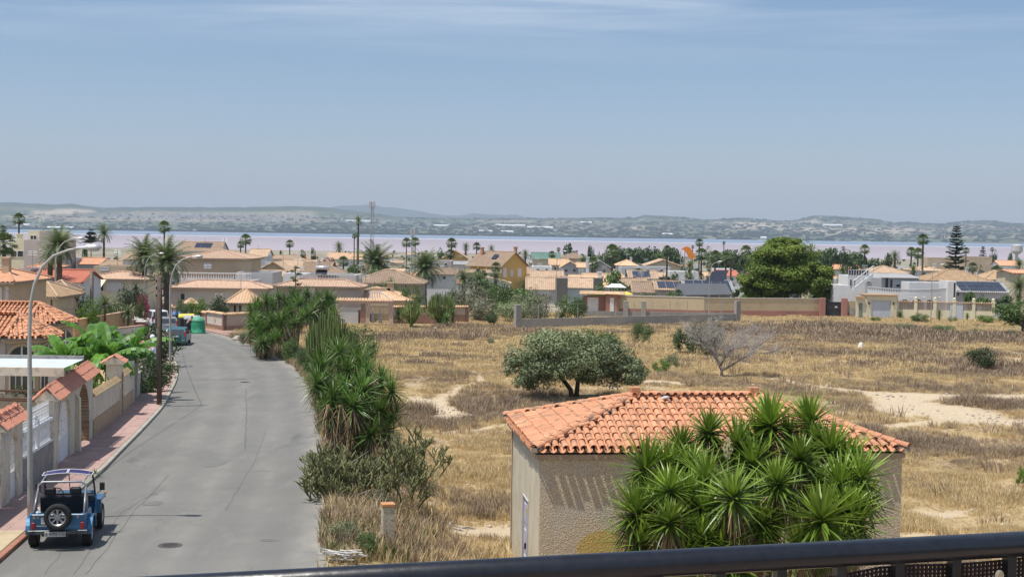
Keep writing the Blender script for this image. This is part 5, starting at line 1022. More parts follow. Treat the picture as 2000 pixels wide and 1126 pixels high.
# the corner villa's boundary wall beside the containers
M_salm = mat('salmon_render',(.56,.42,.34),(.5,.37,.3),ns=1.2,fine=.05); M_palew = mat('off_white_panel',(.66,.62,.55),(.6,.56,.5),ns=1.2); M_redst = mat('reddish_stone',(.36,.21,.16),(.29,.17,.13),ns=4,bs=12,bump=.8,fine=.2)
def villa_wall(a,b_,lab,h,panel=M_palew,diamond=None,ph=.55,pil=True,cop=True,cat_='wall',dmat=None,top2=None):
 a,b_ = Vector(a),Vector(b_); d = b_ - a; L_ = d.xy.length; rz = math.atan2(d.y,d.x); t = thing('boundary_wall',lab,cat_,a,rz,'boundary walls of the corner villa'); dz = b_.z - a.z
 sh = lambda x: dz * x / L_
 def slab(x0,x1,y0,y1,z0,z1,name,m): return ob(name,MB().add([(x,y,z + sh(x)) for z in (z0,z1) for x,y in ((x0,y0),(x1,y0),(x1,y1),(x0,y1))],[(3,2,1,0),(4,5,6,7),(0,1,5,4),(1,2,6,5),(2,3,7,6),(3,0,4,7)]),m,t)
 slab(0,L_,-.02,.25,-.4,ph,'plinth',M_redst); slab(0,L_,0,.23,ph + .002,h,'panel',panel)
 if pil: slab(L_ - .35,L_,-.08,.3,ph - .8,h + .08,'pier',M_redst)
 if cop:
  n = max(1,int(L_ / .25)); ct = MB(); ct.add([(0,-.14,0),(.24,-.14,0),(.24,.36,0),(0,.36,0),(.03,-.16,.05),(.12,-.16,.085),(.21,-.16,.05),(.03,.11,.2),(.12,.11,.23),(.21,.11,.2),(.03,.38,.05),(.12,.38,.085),(.21,.38,.05)],[(0,1,6,5,4),(4,5,8,7),(5,6,9,8),(7,8,11,10),(8,9,12,11),(3,10,11,12,2),(0,4,7),(0,7,3),(3,7,10),(1,2,9),(1,9,6),(2,12,9)]); m_ = ct.mesh('coping_tile',M_tile_pale)
  for i in range(n): mobj('coping_tile',m_,t,(i * L_ / n,0,h + .01 + sh(i * L_ / n) + rnd.uniform(0,.012)))
 if diamond:
  for u in diamond: x = u * L_; z = (h + ph) / 2 + sh(x); r_ = .38; ob('diamond_panel',MB().add([(x - r_,-.004,z),(x,-.004,z - r_),(x + r_,-.004,z),(x,-.004,z + r_)] + [(x - r_,-.03,z),(x,-.03,z - r_),(x + r_,-.03,z),(x,-.03,z + r_)],[(4,5,6,7),(0,1,5,4),(1,2,6,5),(2,3,7,6),(3,0,4,7)]),dmat or mat('ochre_diamond',(.62,.46,.26),(.55,.4,.22),ns=4),t)
 return t
def gp(px,py,dz=0): g = ground(px,py); return Vector((g.x,g.y,gz(g.y,g.x) + dz))
c0,c1,c2,c3,c4 = gp(437,648),gp(404,642),gp(375,636),gp(338,630),gp(312,624)
c1.z = gz(c1.y); villa_wall(c1,c0,'white panelled corner wall with an ochre diamond beside the green bottle bank',1.62,diamond=(.48,))
villa_wall(c2,c1,'salmon stretch of boundary wall behind the containers',1.5,M_salm)
t = villa_wall(c3,c2,'pillared entrance stretch of boundary wall with a little roofed pier',1.55,M_palew,(.5,),dmat=MATS['ochre_diamond'])
b = MB(); b.bbox(-.5,.5,-.3,.5,-.3,2.3,.02); o = ob('roofed_pier',b,M_salm,t,loc=((c2 - c3).length - .6,0,0)); b = MB(); b.loft([[(-.8,-.6,2.3),(.8,-.6,2.3),(.8,.8,2.3),(-.8,.8,2.3)],[(-.1,0,2.85),(.1,0,2.85),(.1,.2,2.85),(-.1,.2,2.85)]]); ob('pier_roof',b,M_tile_pale,o)
c5 = Vector((-47,170,gz(170))); villa_wall(c4,c3,'white boundary wall stretch with red plinth left of the roofed pier',1.6,M_palew)
villa_wall(c5,c4,'pink boundary wall with a red outlined diamond far along the bend',1.9,M_salm,(.72,),dmat=mat('red_outline',(.42,.2,.15)),pil=True)
c6 = gp(492,645); villa_wall(c0,c6,'pinkish rendered front wall of the corner villa, right of its diamond panel',1.62,mat('mauve_pink_render',(.5,.4,.34),(.45,.36,.3),ns=1),pil=False)
c7 = gp(655,634); villa_wall(c6,c7,'front wall of the corner villa hidden behind the yucca thicket',1.5,M_salm,pil=False)
c8,c9 = gp(768,632),gp(915,631); villa_wall(c8,c9,'pink wall with brown plinth right of the villa gate, behind the candelabra cacti',1.75,M_salm,ph=.95)
M_block = mat('grey_concrete_block',(.33,.31,.28),(.27,.255,.235),ns=2.5,bs=10,bump=.4,fine=.12)
def plain_wall(a,b_,h,lab,m,ph=None,pm=None,th=.2,name='boundary_wall',cope=None,grp=None):
 a,b_ = Vector(a),Vector(b_); d = b_ - a; L_ = d.xy.length; t = thing(name,lab,'wall',a,math.atan2(d.y,d.x),grp); sh = lambda x: (b_.z - a.z) * x / L_
 def slab(x0,x1,y0,y1,z0,z1,nm,mm): return ob(nm,MB().add([(x,y,z + sh(x)) for z in (z0,z1) for x,y in ((x0,y0),(x1,y0),(x1,y1),(x0,y1))],[(3,2,1,0),(4,5,6,7),(0,1,5,4),(1,2,6,5),(2,3,7,6),(3,0,4,7)]),mm,t)
 if pm: slab(0,L_,-.03,th + .03,-.5,ph,'plinth',pm); slab(0,L_,0,th,ph + .002,h,'panel',m)
 else: slab(0,L_,0,th,-.5,h,'panel',m)
 if cope: slab(0,L_,-.05,th + .05,h + .002,h + .07,'coping',cope)
 return t,slab,L_
w0,w1 = gp(1012,642),gp(1441,629)
t,sl_,L_ = plain_wall(w0,w1,1.0,'low grey block wall across the middle of the vacant lot',M_block)
for x,hh in ((0,2.5),(L_,2.35)): b = MB(); b.bbox(x - .35,x + .35,-.1,.3,-.4,hh,.01); ob('end_pier',b,M_block,t)
for i in range(1,12): x = L_ * i / 12; b = MB(); b.tube([(x,.1,.9),(x,.1,2.5)],.035,6); ob('fence_post',b,M_metal,t)
for px,d in ((1222,172),(1257,172)):
 p = at(px,617,d); t = thing('block_gate_pier','free standing grey block gate pier, %s of the two before the yellow wall' % ('left' if px < 1240 else 'right'),'pier',(p.x,p.y,gz(d,p.x)),0,'two grey gate piers'); b = MB(); b.bbox(-.28,.28,-.25,.25,-.2,2.05,.02); ob('shaft',b,M_block,t)
w2_,w3_ = gp(1160,618),gp(1225,618); plain_wall(at(1140,610,176) * Vector((1,1,0)) + Vector((0,0,gz(176))) if False else Vector((at(1140,610,172).x,172,gz(172,9))),Vector((at(1432,612,172).x,172,gz(172,20))),.75,'low grey block wall with mesh posts just in front of the yellow wall',M_block)
M_crw = mat('cream_wall_paint',(.54,.44,.29),(.49,.4,.26),ns=.4,fine=.03,c3=(.44,.36,.24)); M_rdp = mat('faded_red_plinth',(.38,.19,.155),(.34,.17,.14),ns=.5)
def P_(px,d,dz=0): p = at(px,600,d); return Vector((p.x,d,gz(d,p.x) + dz))
t,_,_ = plain_wall(P_(1205,181),P_(1375,178),2.35,'long cream wall with faded red plinth, left of the lamp post',M_crw,.75,M_rdp,cope=M_palew,grp='cream walls with red plinth')
t,_,_ = plain_wall(P_(1375,178) + Vector((.02,0,0)),P_(1602,182),2.3,'cream wall with red plinth under the big round pine',M_crw,.75,M_rdp,cope=M_palew,grp='cream walls with red plinth')
t,_,_ = plain_wall(P_(1138,181.5),P_(1200,181),2.3,'red framed entrance wall with tiled hood left of the long cream wall',M_rdp,None,None,th=.3)
b = MB(); b.box(-.2,5.2,-.7,.6,2.5,2.56); b.add([(-.4,-.9,2.56),(5.4,-.9,2.56),(5.4,.7,2.9),(-.4,.7,2.9),(-.4,.7,2.56),(5.4,.7,2.56)],[(0,1,2,3),(0,4,5,1),(3,2,5,4),(0,3,4),(1,5,2)]); ob('tiled_hood',b,M_tile_pale,t)
for x0,x1,m_ in ((.6,2.0,M_white),(2.9,5.0 - .1,M_crw)): b = MB(); b.box(x0,x1,-.04,-.003,.2,2.1); ob('door' if m_ is M_white else 'cream_panel',b,m_,t)
p = P_(1197,180.7); t = thing('gate_pier','red pier with white door beside the long cream wall','pier',p); b = MB(); b.bbox(-.9,.7,-.3,.3,-.3,2.6,.02); ob('shaft',b,M_rdp,t); b = MB(); b.box(-.4,.1,-.33,-.302,0,2.1); ob('door',b,M_white,t); b = MB(); b.loft([[(-1.1,-.5,2.6),(.9,-.5,2.6),(.9,.5,2.6),(-1.1,.5,2.6)],[(-1.0,.1,2.8),(.8,.1,2.8),(.8,.2,2.8),(-1.0,.2,2.8)]]); ob('tile_cap',b,M_tile_pale,t)
for px,lab in ((1606,'left'),(1649,'right')):
 p = P_(px,181.6); t = thing('gate_pier','red rendered pier on the %s of the black sheet gate' % lab,'pier',p); b = MB(); b.bbox(-.35,.35,-.35,.35,-.3,2.45,.02); ob('shaft',b,M_rdp,t)
p = P_(1611,181.9); t = thing('sheet_gate','black double sheet metal gate with small white notice','gate',p)
for k in range(2): b = MB(); b.box(.1 + k * 1.1,1.18 + k * 1.1,0,.06,-.2,1.95); [b.box(.1 + k * 1.1,1.18 + k * 1.1,-.02,-.002,z,z + .04) for z in (.1,.9,1.8)]; ob('gate_leaf',b,mat('black_sheet_metal',(.03,.03,.035),(.045,.045,.05),rough=.6),t)
b = MB(); b.box(1.3,1.6,-.03,-.022,1.2,1.4); ob('notice',b,M_white,t)
t,_,_ = plain_wall(P_(1653,181.5),P_(1671,181.5),2.1,'short cream wall with red plinth and grey meter box',M_crw,.7,M_rdp); b = MB(); b.box(.4,1.1,-.15,-.032,.3,1.3); ob('meter_box',b,M_metal,t)
M_crl = mat('light_cream_render',(.72,.66,.48),(.66,.6,.43),ns=.6,fine=.03); y0 = 180
t,_,_ = plain_wall(P_(1672,180),P_(1692,180),2.5,'cream wall with narrow green door at the left of the garage',M_crl); b = MB(); b.box(.35,.8,-.05,-.003,0,1.9); ob('door',b,mat('grey_green_door',(.2,.25,.2)),t); b = MB(); b.box(-.1,1.0,-.3,.4,2.52,2.75); ob('tile_cap',b,M_tile_pale,t)
p = P_(1692,180); t = thing('garage','cream garage front with pale blue grey double door','garage',p); w_ = (1751 - 1692) / FPX * 180
b = MB(); b.box(0,.62,-.1,3,-.3,2.9); b.box(w_ - .75,w_,-.1,3,-.3,2.9); b.box(.62,w_ - .75,-.1,3,2.3,2.9); ob('wall',b,M_crl,t); b = MB(); b.box(-.2,w_ + .2,-.3,3.1,2.902,3.0); ob('roof_slab',b,M_tile_pale,t)
for k in range(2): b = MB(); hw_ = (w_ - 1.37) / 2; b.box(.63 + k * hw_,.61 + (k + 1) * hw_,.02,.08,-.2,2.29); ob('garage_door',b,mat('pale_blue_grey_door',(.5,.54,.6),(.46,.5,.56),ns=.5),t)
for x in (.3,w_ - .4): b = MB(); b.box(x - .07,x + .07,-.2,-.103,1.75,2.05); ob('wall_lamp',b,M_black,t)
t,_,L_ = plain_wall(P_(1751,180.2),P_(1940,178),1.15,'long cream wall with upright slat railing and tile coping before the white villa',M_crl)
n = 90
bm3 = MB().box(-.045,.045,0,.05,1.15,2.15).mesh('slat',mat('pinkish_slat',(.5,.42,.36),(.46,.38,.33)))
for i in range(n):
 x = (i + .5) * L_ / n
 mobj('slat',bm3,t,(x,.08,0))
for i in range(6):
 x = (i + .0) * L_ / 5 ; b = MB(); b.bbox(x - .2,x + .2,-.12,.3,-.3,2.45,.02); b.lathe([(.1,2.45),(.2,2.55),(.2,2.7),(.0,2.85)],8,(x,.09,0)); ob('pier',b,M_crl,t)
for i in range(40): b = MB() if i == 0 else b; b.add([(i * L_ / 40 + q[0] * L_ / 44,q[1],q[2]) for q in ((0,-.15,2.16),(1,-.15,2.16),(1,.35,2.16),(0,.35,2.16),(.5,-.15,2.3),(.5,.35,2.3))],[(0,1,4),(1,2,5,4),(2,3,5),(3,0,4,5)])
ob('coping_tiles',b,M_tile_pale,t)
b = MB(); b.box(6.5,8.1,-.08,-.003,.0,2.14); ob('garden_door',b,MATS['pale_blue_grey_door'],t)
for px,py,lab in ((1385,625,'slim street lamp standing before the long cream wall'),(1819,628,'slim street lamp standing before the slatted cream wall'),(1086,612,'slim street lamp beside the dark grey blank walls')):
 d = {1385: 170,1819: 172,1086: 215}[px]; p = P_(px,d); dup(LP,p,0.0,lab,scale=(.7,.7,.96 if px != 1086 else 1.15))
# houses
M_roofs = {'buff': mat('far_buff_tiles',(.46,.32,.19),(.38,.25,.15),ns=1.2,bs=5,space='World',fine=.2,c3=(.27,.2,.14)),
 'tan': mat('far_tan_tiles',(.47,.34,.23),(.4,.28,.19),ns=.8,bs=5,space='World',fine=.18,c3=(.3,.22,.16)),
 'orange': mat('far_orange_tiles',(.58,.32,.19),(.5,.26,.16),ns=1,bs=5,space='World',fine=.15),
 'peach': mat('far_peach_tiles',(.62,.43,.28),(.55,.36,.22),ns=1,bs=5,space='World',fine=.12),
 'red': mat('far_red_tiles',(.5,.18,.12),(.43,.15,.1),ns=.8,bs=5,space='World',fine=.12),
 'brown': mat('far_brown_tiles',(.32,.23,.16),(.27,.19,.14),ns=.8,bs=5,space='World',fine=.15,c3=(.22,.17,.13)),
 'mix': mat('mottled_pink_tiles',(.48,.34,.26),(.42,.33,.22),ns=4,bs=5,space='World',fine=.3,c3=(.5,.17,.12)),
 'grey': mat('far_grey_roof',(.33,.33,.33),(.27,.27,.27),ns=.6,space='World'),'green': mat('far_green_roof',(.12,.2,.16),(.1,.17,.14),ns=.6)}
WM = {'white': mat('white_render',(.72,.71,.7),(.64,.63,.62),ns=.5,fine=.04),'cream': M_cream,'beige': M_beige,'grey': M_grey_render,'mauve': M_pinkgrey,'ochre': M_ochre,
      'lgrey': mat('light_grey_render',(.52,.51,.5),(.46,.45,.44),ns=.4,fine=.04),'dgrey': mat('dark_grey_render',(.13,.12,.115),(.16,.15,.14),ns=.5),'lcream': M_crl,'olive': mat('olive_grey_render',(.33,.32,.25),(.29,.28,.22),ns=.5),'pink': mat('pink_pale_render',(.58,.44,.38),(.52,.39,.33),ns=.5)}
M_solar = mat('solar_panel_glass',(.025,.03,.045),(.035,.04,.06),rough=.2,spec=.6,fine=0); M_frame = mat('white_window_frame',(.7,.7,.7),rough=.6)
M_shut = mat('pale_shutter',(.6,.6,.62),(.55,.55,.57),ns=2,stretch=(1,1,12))
def ribs(b,p,q,r,s,cw=.27,h=.07):
 p,q,r,s = map(Vector,(p,q,r,s)); e = q - p; W1 = e.length; e.normalize(); m = (r + s) / 2; foot = p + e * (m - p).dot(e); es = m - foot; SL = es.length
 if SL < .05: return
 es.normalize(); n = e.cross(es).normalized(); ua,ub = (r - p).dot(e),(s - p).dot(e); n_ = max(2,int(W1 / cw)); cw = W1 / n_
 def t(u):
  v = 1.0
  if ua > 1e-3 and u < ua: v = min(v,u / ua)
  if W1 - ub > 1e-3 and u > ub: v = min(v,(W1 - u) / (W1 - ub))
  return max(0,v) * SL
 for i in range(n_):
  u0,um,u1 = i * cw,(i + .5) * cw,(i + 1) * cw
  b.add([p + e * u0,p + e * um + n * h,p + e * u1,p + e * u0 + es * t(u0),p + e * um + n * h + es * t(um),p + e * u1 + es * t(u1)],[(0,1,4,3),(1,2,5,4)])
def hbox(W_,D_,z0,z1): b = MB(); b.box(0,W_,0,D_,z0,z1); return b
def window(par,x0,x1,z0,z1,y=0,m=None,fm=None):
 b = MB(); w = min(.06,(x1 - x0) * .12); b.box(x0,x1,y - .06,y - .002,z0,z0 + w); b.box(x0,x1,y - .06,y - .002,z1 - w,z1); b.box(x0,x0 + w,y - .06,y - .002,z0 + w,z1 - w); b.box(x1 - w,x1,y - .06,y - .002,z0 + w,z1 - w)
 if x1 - x0 > .9: b.box((x0 + x1) / 2 - w / 2,(x0 + x1) / 2 + w / 2,y - .055,y - .002,z0 + w,z1 - w)
 f = ob('window',b,fm or M_frame,par); b = MB(); b.box(x0 + w,x1 - w,y - .02,y - .001,z0 + w,z1 - w); ob('pane',b,m or M_glass,f)
def house(lab,px0,px1,d,ye,yr=None,kind='hip',wall='white',roof='tan',dep=8.,win=(),chim=(),rz=0,L_=None,over=.35,group=None,para=.5,verge=False,door=(),solar=None,cw=.27,ridge=None,cat='house',base=None):
 a = at(px0,ye,d); W_ = L_ or (px1 - px0) / FPX * d; g = gz(d,a.x) if base is None else base; o = Vector((a.x,d,g)); EZ = a.z - g
 t = thing('house',lab,cat,o,rz,group); wm = WM[wall]; rm = M_roofs[roof]
 ex_ = 0
 if yr is not None: rise = at((px0 + px1) / 2,yr,d + (dep / 2 if kind in ('hip','gx') else (dep if kind == 'shed' else 0))).z - a.z; rise = max(.3,rise)
 b = MB()
 if kind == 'flat':
  b = hbox(W_,dep,-1.5,EZ - para); ob('wall',b,wm,t)
  b = MB(); th = .22; b.box(0,W_,0,th,EZ - para + .001,EZ); b.box(0,W_,dep - th,dep,EZ - para + .001,EZ); b.box(0,th,th,dep - th,EZ - para + .001,EZ); b.box(W_ - th,W_,th,dep - th,EZ - para + .001,EZ); ob('parapet',b,wm,t)
 else:
  b = hbox(W_,dep,-1.5,EZ - .05);
  if kind == 'gx': b.prism([(0,EZ - .049),(dep,EZ - .049),(dep / 2,EZ + rise - .08)],0,W_,'x')
  if kind == 'gy': b.prism([(0,EZ - .049),(W_,EZ - .049),((ridge or W_ / 2),EZ + rise - .08)],0,dep,'y')
  if kind == 'shed': b.prism([(0,EZ - .049),(dep,EZ - .049),(dep,EZ + rise - .08)],0,W_,'x')
  ob('wall',b,wm,t); b = MB(); v = over; dz = -v * (rise / (dep / 2 if kind in ('hip','gx') else dep if kind == 'shed' else W_ / 2)) * .6
  if kind == 'hip':
   hD = dep / 2; A,B,C,D = (-v,-v,EZ + dz),(W_ + v,-v,EZ + dz),(W_ + v,dep + v,EZ + dz),(-v,dep + v,EZ + dz)
   if W_ > dep: R1,R2 = (hD,hD,EZ + rise),(W_ - hD,hD,EZ + rise)
   else: R1 = R2 = (W_ / 2,hD,EZ + rise)
   F4 = [(A,B,R1,R2),(B,C,R2,R2),(C,D,R2,R1),(D,A,R1,R1)]; k = MB(); k.add([A,B,C,D],[(3,2,1,0)]); k.add([(p[0],p[1],p[2] - .15) for p in (A,B,C,D)] + [A,B,C,D],[(3,2,1,0),(0,1,5,4),(1,2,6,5),(2,3,7,6),(3,0,4,7)]); ob('eaves',k,M_mortar,t)
   caps = [(A,R1),(B,R2),(C,R2),(D,R1),(R1,R2)]
  elif kind == 'gx':
   A,B,R1,R2,C,D = (-v,-v,EZ + dz),(W_ + v,-v,EZ + dz),(-v,dep / 2,EZ + rise),(W_ + v,dep / 2,EZ + rise),(W_ + v,dep + v,EZ + dz),(-v,dep + v,EZ + dz); F4 = [(A,B,R1,R2),(C,D,R2,R1)]; caps = [(R1,R2)]
  elif kind == 'gy':
   r_ = ridge or W_ / 2; A,D,R1,R2,B,C = (-v,-v,EZ + dz),(-v,dep + v,EZ + dz),(r_,-v,EZ + rise),(r_,dep + v,EZ + rise),(W_ + v,-v,EZ + dz),(W_ + v,dep + v,EZ + dz); F4 = [(D,A,R2,R1),(B,C,R1,R2)]; caps = [(R1,R2)]
  else: A,B,R1,R2 = (-v,-v,EZ + dz),(W_ + v,-v,EZ + dz),(-v,dep,EZ + rise),(W_ + v,dep,EZ + rise); F4 = [(A,B,R1,R2)]; caps = []
  for f in F4: ribs(b,*f,cw=cw);
  rf = ob('roof',b,rm,t)
  if cw < .6:
   b = MB()
   for p,q in caps:
    if (Vector(p) - Vector(q)).length > .3: b.tube([Vector(p) + Vector((0,0,.05)),Vector(q) + Vector((0,0,.05))],.1,5)
   if verge: b.tube([Vector(A),Vector(R1)],.14,4); b.tube([Vector(B),Vector(R2 if kind == 'gx' else R1)],.14,4)
   if b.v: ob('ridge_tiles',b,M_roofs['tan'] if roof in ('buff','brown') else rm,rf)
  if solar:
   u0,u1,v0,v1 = solar; k = MB(); sl = Vector((0,dep / 2 if kind != 'shed' else dep,rise)); nn = Vector((0,-rise,sl.y)).normalized() * .13
   if kind in ('hip','gx','shed'):
    n1_,n2_ = max(1,int((u1 - u0) * W_ / 1.1)),max(1,int((v1 - v0) * sl.length / 1.7))
    for i in range(n1_):
     for j in range(n2_):
      ua,ub = [W_ * (u0 + (u1 - u0) * (i + e) / n1_) for e in (.03,.97)]; va,vb = [(v0 + (v1 - v0) * (j + e) / n2_) for e in (.03,.97)]
      q = [Vector((ua,0,EZ)) + sl * va + nn,Vector((ub,0,EZ)) + sl * va + nn,Vector((ub,0,EZ)) + sl * vb + nn,Vector((ua,0,EZ)) + sl * vb + nn]; kk = MB(); kk.add(q + [p - nn * .4 for p in q],[(0,1,2,3),(0,4,5,1),(1,5,6,2),(2,6,7,3),(3,7,4,0)]); ob('solar_panel',kk,M_solar,t)
 cx = lambda px: (at(px,ye,d).x - o.x) if not rz else (px - px0) / (px1 - px0) * W_
 for w in win:
  x0,x1,y0,y1 = w[:4]; z0,z1 = at(x0,y1,d).z - g,at(x0,y0,d).z - g; window(t,cx(x0),cx(x1),z0,z1,0,{'s': M_shut,'g': M_glass,'w': M_white,'b': M_wood}[w[4] if len(w) > 4 else 'g'])
 for c in chim:
  x0,x1,y0,y1 = c[:4]; yy = c[4] if len(c) > 4 else dep / 2; p0,p1 = at(x0,y0,d + yy),at(x1,y1,d + yy); b = MB(); b.box(p0.x - o.x,p1.x - o.x,yy,yy + max(.5,(p1.x - p0.x)),EZ - .5,p0.z - g); w_ = p1.x - p0.x; b.box(p0.x - o.x - .08,p1.x - o.x + .08,yy - .08,yy + max(.5,w_) + .08,p0.z - g + .001,p0.z - g + .12); ob('chimney',b,wm if len(c) < 6 else WM[c[5]],t)
 if d < 360 and (int(px0 * 7) % 5) < 3:
  b = MB(); x = W_ * (.25 + .1 * (int(px0) % 5)); y = dep * .45; zt = EZ + (rise if yr is not None else .2); b.tube([(x,y,zt - .6),(x,y,zt + 1.5)],.035,3)
  for q in (1.1,1.3,1.45): b.tube([(x - .45,y,zt + q),(x + .45,y,zt + q)],.025,3)
  ob('aerial',b,M_metal,t)
 return t
def turret(lab,px,py,d,Rr,ez,rise,rot0,wallm,nfull=8,ridge_to=None,split=60):
 a = at(px,py,d); g = gz(d); t = thing('turret_villa',lab,'villa',(a.x,a.y,g)); e = ez - g
 ring = lambda r,z: [Vector((r * math.cos(rot0 + 2 * math.pi * k / 8),r * math.sin(rot0 + 2 * math.pi * k / 8),z)) for k in range(8)]
 V8 = ring(Rr,e); ap = Vector((0,0,e + rise)); ct = cover_tile(.42,.085,.068,5); ch = cover_tile(.42,.085,.085,4,inv=True,th=.01); cm = ct.mesh('roof_tile',M_tile); rest,chn = MB(),MB(); n = 0
 faces = [(V8[k],V8[(k + 1) % 8],ap,ap) for k in range(8)]
 if ridge_to:
  L_,Wd = ridge_to; faces = [f for f in faces if (f[0] + f[1]).x > -Rr * .2]; A_,D_ = Vector((-L_,-Wd,e)),Vector((-L_,Wd,e)); RR_ = Vector((-L_,0,e + rise)); lo = min((f[0] for f in faces),key=lambda v: v.y); hi = max((f[1] for f in faces),key=lambda v: v.y); faces += [(A_,lo,RR_,ap),(hi,D_,ap,RR_)]
 dk = MB(); ed = set()
 for p,q,r,s in faces:
  exv = (q - p); W1 = exv.length; ee = exv.normalized(); m = (r + s) / 2; foot = p + ee * (m - p).dot(ee); es = m - foot; SL = es.length; es.normalize(); ua,ub = (r - p).dot(ee),(s - p).dot(ee)
  if SL < .3: continue
  cut = lambda t_,ua=ua,ub=ub,W1=W1,SL=SL: (ua * min(1,t_ / SL),W1 - (W1 - ub) * min(1,t_ / SL))
  facing = (p + q).y < 0
  for M in slope_frames(p,ee,es,W1,SL,cut,.235,.36,.05):
   if facing and n < split: o = mobj('roof_tile',cm,t); o.matrix_local = M; n += 1
   else: rest.join(ct,M)
  for M in slope_frames(p - es * .07,ee,es,W1,SL + .07,lambda t_,c=cut: c(max(0,t_ - .07)),.235,.36,.04,half=True): chn.join(ch,M)
  o_ = Vector((0,0,-.05)); dk.add([p + o_,q + o_,s + o_,r + o_,p + o_ * 4,q + o_ * 4],[(0,1,2,3),(4,5,1,0)])
 ob('roof_deck',dk,M_mortar,t); ob('roof_tiles',rest,M_tile,t,kind='stuff'); ob('channel_tiles',chn,M_tile,t,kind='stuff')
 cap = cover_tile(.44,.11,.095,5).mesh('ridge_tile',M_tile)
 done = []
 for p,q,r,s in faces:
  for v,w in ((p,r),(q,s)):
   if any((v - x).length < .01 for x in done): continue
   done.append(v)
   for M in cap_row(v + Vector((0,0,.08)),w + Vector((0,0,.08)),.1,.38): o = mobj('ridge_tile',cap,t); o.matrix_local = M
 if ridge_to:
  for M in cap_row(RR_ + Vector((0,0,.1)),ap + Vector((0,0,.1)),.1,.38): o = mobj('ridge_tile',cap,t); o.matrix_local = M
 wr = ring(Rr - .35,0); b = MB(); k1 = [(v.x,v.y,e - .1) for v in wr]; k0 = [(v.x,v.y,-1) for v in wr]; b.loft([k0,k1]); ob('wall',b,wallm,t)
 if ridge_to: b = MB(); b.box(-ridge_to[0],0,-Rr * .9,Rr * .9,-1,e - .1); ob('side_wall',b,wallm,t)
 cr = ring(Rr - .12,0); b = MB(); b.loft([[(v.x,v.y,e - .3) for v in ring(Rr - .3,0)],[(v.x,v.y,e - .12) for v in cr]]); ob('cornice',b,M_beige,t)
 for k in range(8):
  p,q = wr[k],wr[(k + 1) % 8]; mm = (p + q) / 2
  if mm.y > 0 or mm.x < -Rr * .6: continue
  yaw = math.atan2(q.y - p.y,q.x - p.x); M = Matrix.Translation((mm.x,mm.y,0)) @ Matrix.Rotation(yaw,4,'Z'); wd = min(.8,(q - p).length * .42); zs = e - 1.12
  def arc_(r,y0,y1,z0): pts = [(-r,z0),(-r,zs)] + [(-r * math.cos(math.pi * i / 10),zs + r * math.sin(math.pi * i / 10)) for i in range(1,10)] + [(r,zs),(r,z0)]; return pts
  b = MB(); b.prism(arc_(wd + .16,0,0,.3),-.05,-.002,'y'); f = ob('arch_surround',b.xf(M),M_beige,t)
  b = MB(); b.prism(arc_(wd,0,0,.35),-.07,-.052,'y'); ob('pane',b.xf(M),M_glass,f)
  b = MB(); b.box(-wd,wd,-.11,-.072,zs - .04,zs + .04); b.box(-.04,.04,-.112,-.072,.4,zs + wd); b.box(-wd,-wd + .08,-.11,-.072,.4,zs - .05); b.box(wd - .08,wd,-.11,-.072,.4,zs - .05); b.box(-wd * .5,-wd * .5 + .04,-.1,-.073,.4,zs - .05); b.box(wd * .5 - .04,wd * .5,-.1,-.073,.4,zs - .05); ob('window_frame',b.xf(M),M_frame,f)
 return t
turret('grey villa turret with arched window under an orange tiled faceted roof, nearest the lamp post',38,650,75.5,2.35,at(38,653,75.5).z,1.05,R(-90 + 0),M_grey_render,ridge_to=(8,2.5),split=110)
turret('second villa turret with brighter orange faceted roof, just behind the first one',78,622,84,2.3,at(78,626,84).z,1.0,R(-90),M_beige,ridge_to=(5,2.3),split=90)
t = thing('balcony_ledge','small white balcony table ledge beside the banana leaves','balcony',(at(113,686,72).x,72,at(113,700,72).z)); b = MB(); b.box(-.3,.35,-.2,.2,.32,.37); ob('ledge_top',b,M_white,t)
b = MB(); b.lathe([(.05,-1.5),(.07,-.2),(.04,.0),(.08,.15),(.05,.31)],8); ob('baluster',b,M_white,t); b = MB(); b.box(-.35,.4,-.25,.25,-2.6,-.3); ob('plinth',b,M_grey_render,t)
H = house
H('beige house cut by the left edge with pale shutters and reddish hipped roof',-70,21,92,548,524,'hip','beige','orange',dep=7,win=((-6,4,560,592,'s'),(10,17,558,592,'s')),chim=((3,17,505,530,2),),base=gz(92))
H('cream house with buff tiled hipped roof behind the orange turrets',24,108,106,577,549,'hip','cream','buff',dep=6,win=((98,104,584,606),(66,90,586,605,'w')),cw=.22)
H('small pavilion with pointed grey brown tiled roof left of the dark green bush',84,134,118,566,548,'hip','cream','brown',dep=3)
H('white gabled house with smooth red roof under the two date palms',62,156,137,549,527,'gx','white','red',dep=7,verge=True)
H('low mauve walled annexe with white parapet left of the red roof',28,60,139,524,None,'flat','mauve',dep=6,para=.3)
H('beige strip house with reddish tiles behind the thin far lamp',60,92,150,522,513,'hip','lgrey','orange',dep=6,win=((66,74,523,529),(78,90,521,528)))
H('modern cube house wing with cream front and dark balcony recess',17,47,192,468,None,'flat','lcream',dep=9,win=((20,33,489,502,'b'),(34,46,489,502)),chim=((33,42,458,467,1,'lcream'),))
H('modern cube house, tall blank wall with its shaded side coloured mauve',47,108,190,468,None,'flat','mauve',dep=9)  # shade of the house's side is put into the mauve wall colour
t = H('roof room of the modern cube house with cream front and square opening',55,108,192.5,450,None,'flat','lcream',dep=6,win=((59,72,459,468,'b'),))
H('block right of the cube house roof room, side shade coloured mauve',77,109,189.6,450.5,None,'flat','mauve',dep=.35,para=.3)  # thin block; its mauve colour carries the shade of the roof room's side
H('long pale grey wall house with a patch of red roof behind it',118,196,200,503,None,'flat','lgrey',dep=5,chim=())
H('house with flat orange tiled roof patch above the long grey wall',152,192,197,515,504,'gx','lgrey','orange',dep=6)
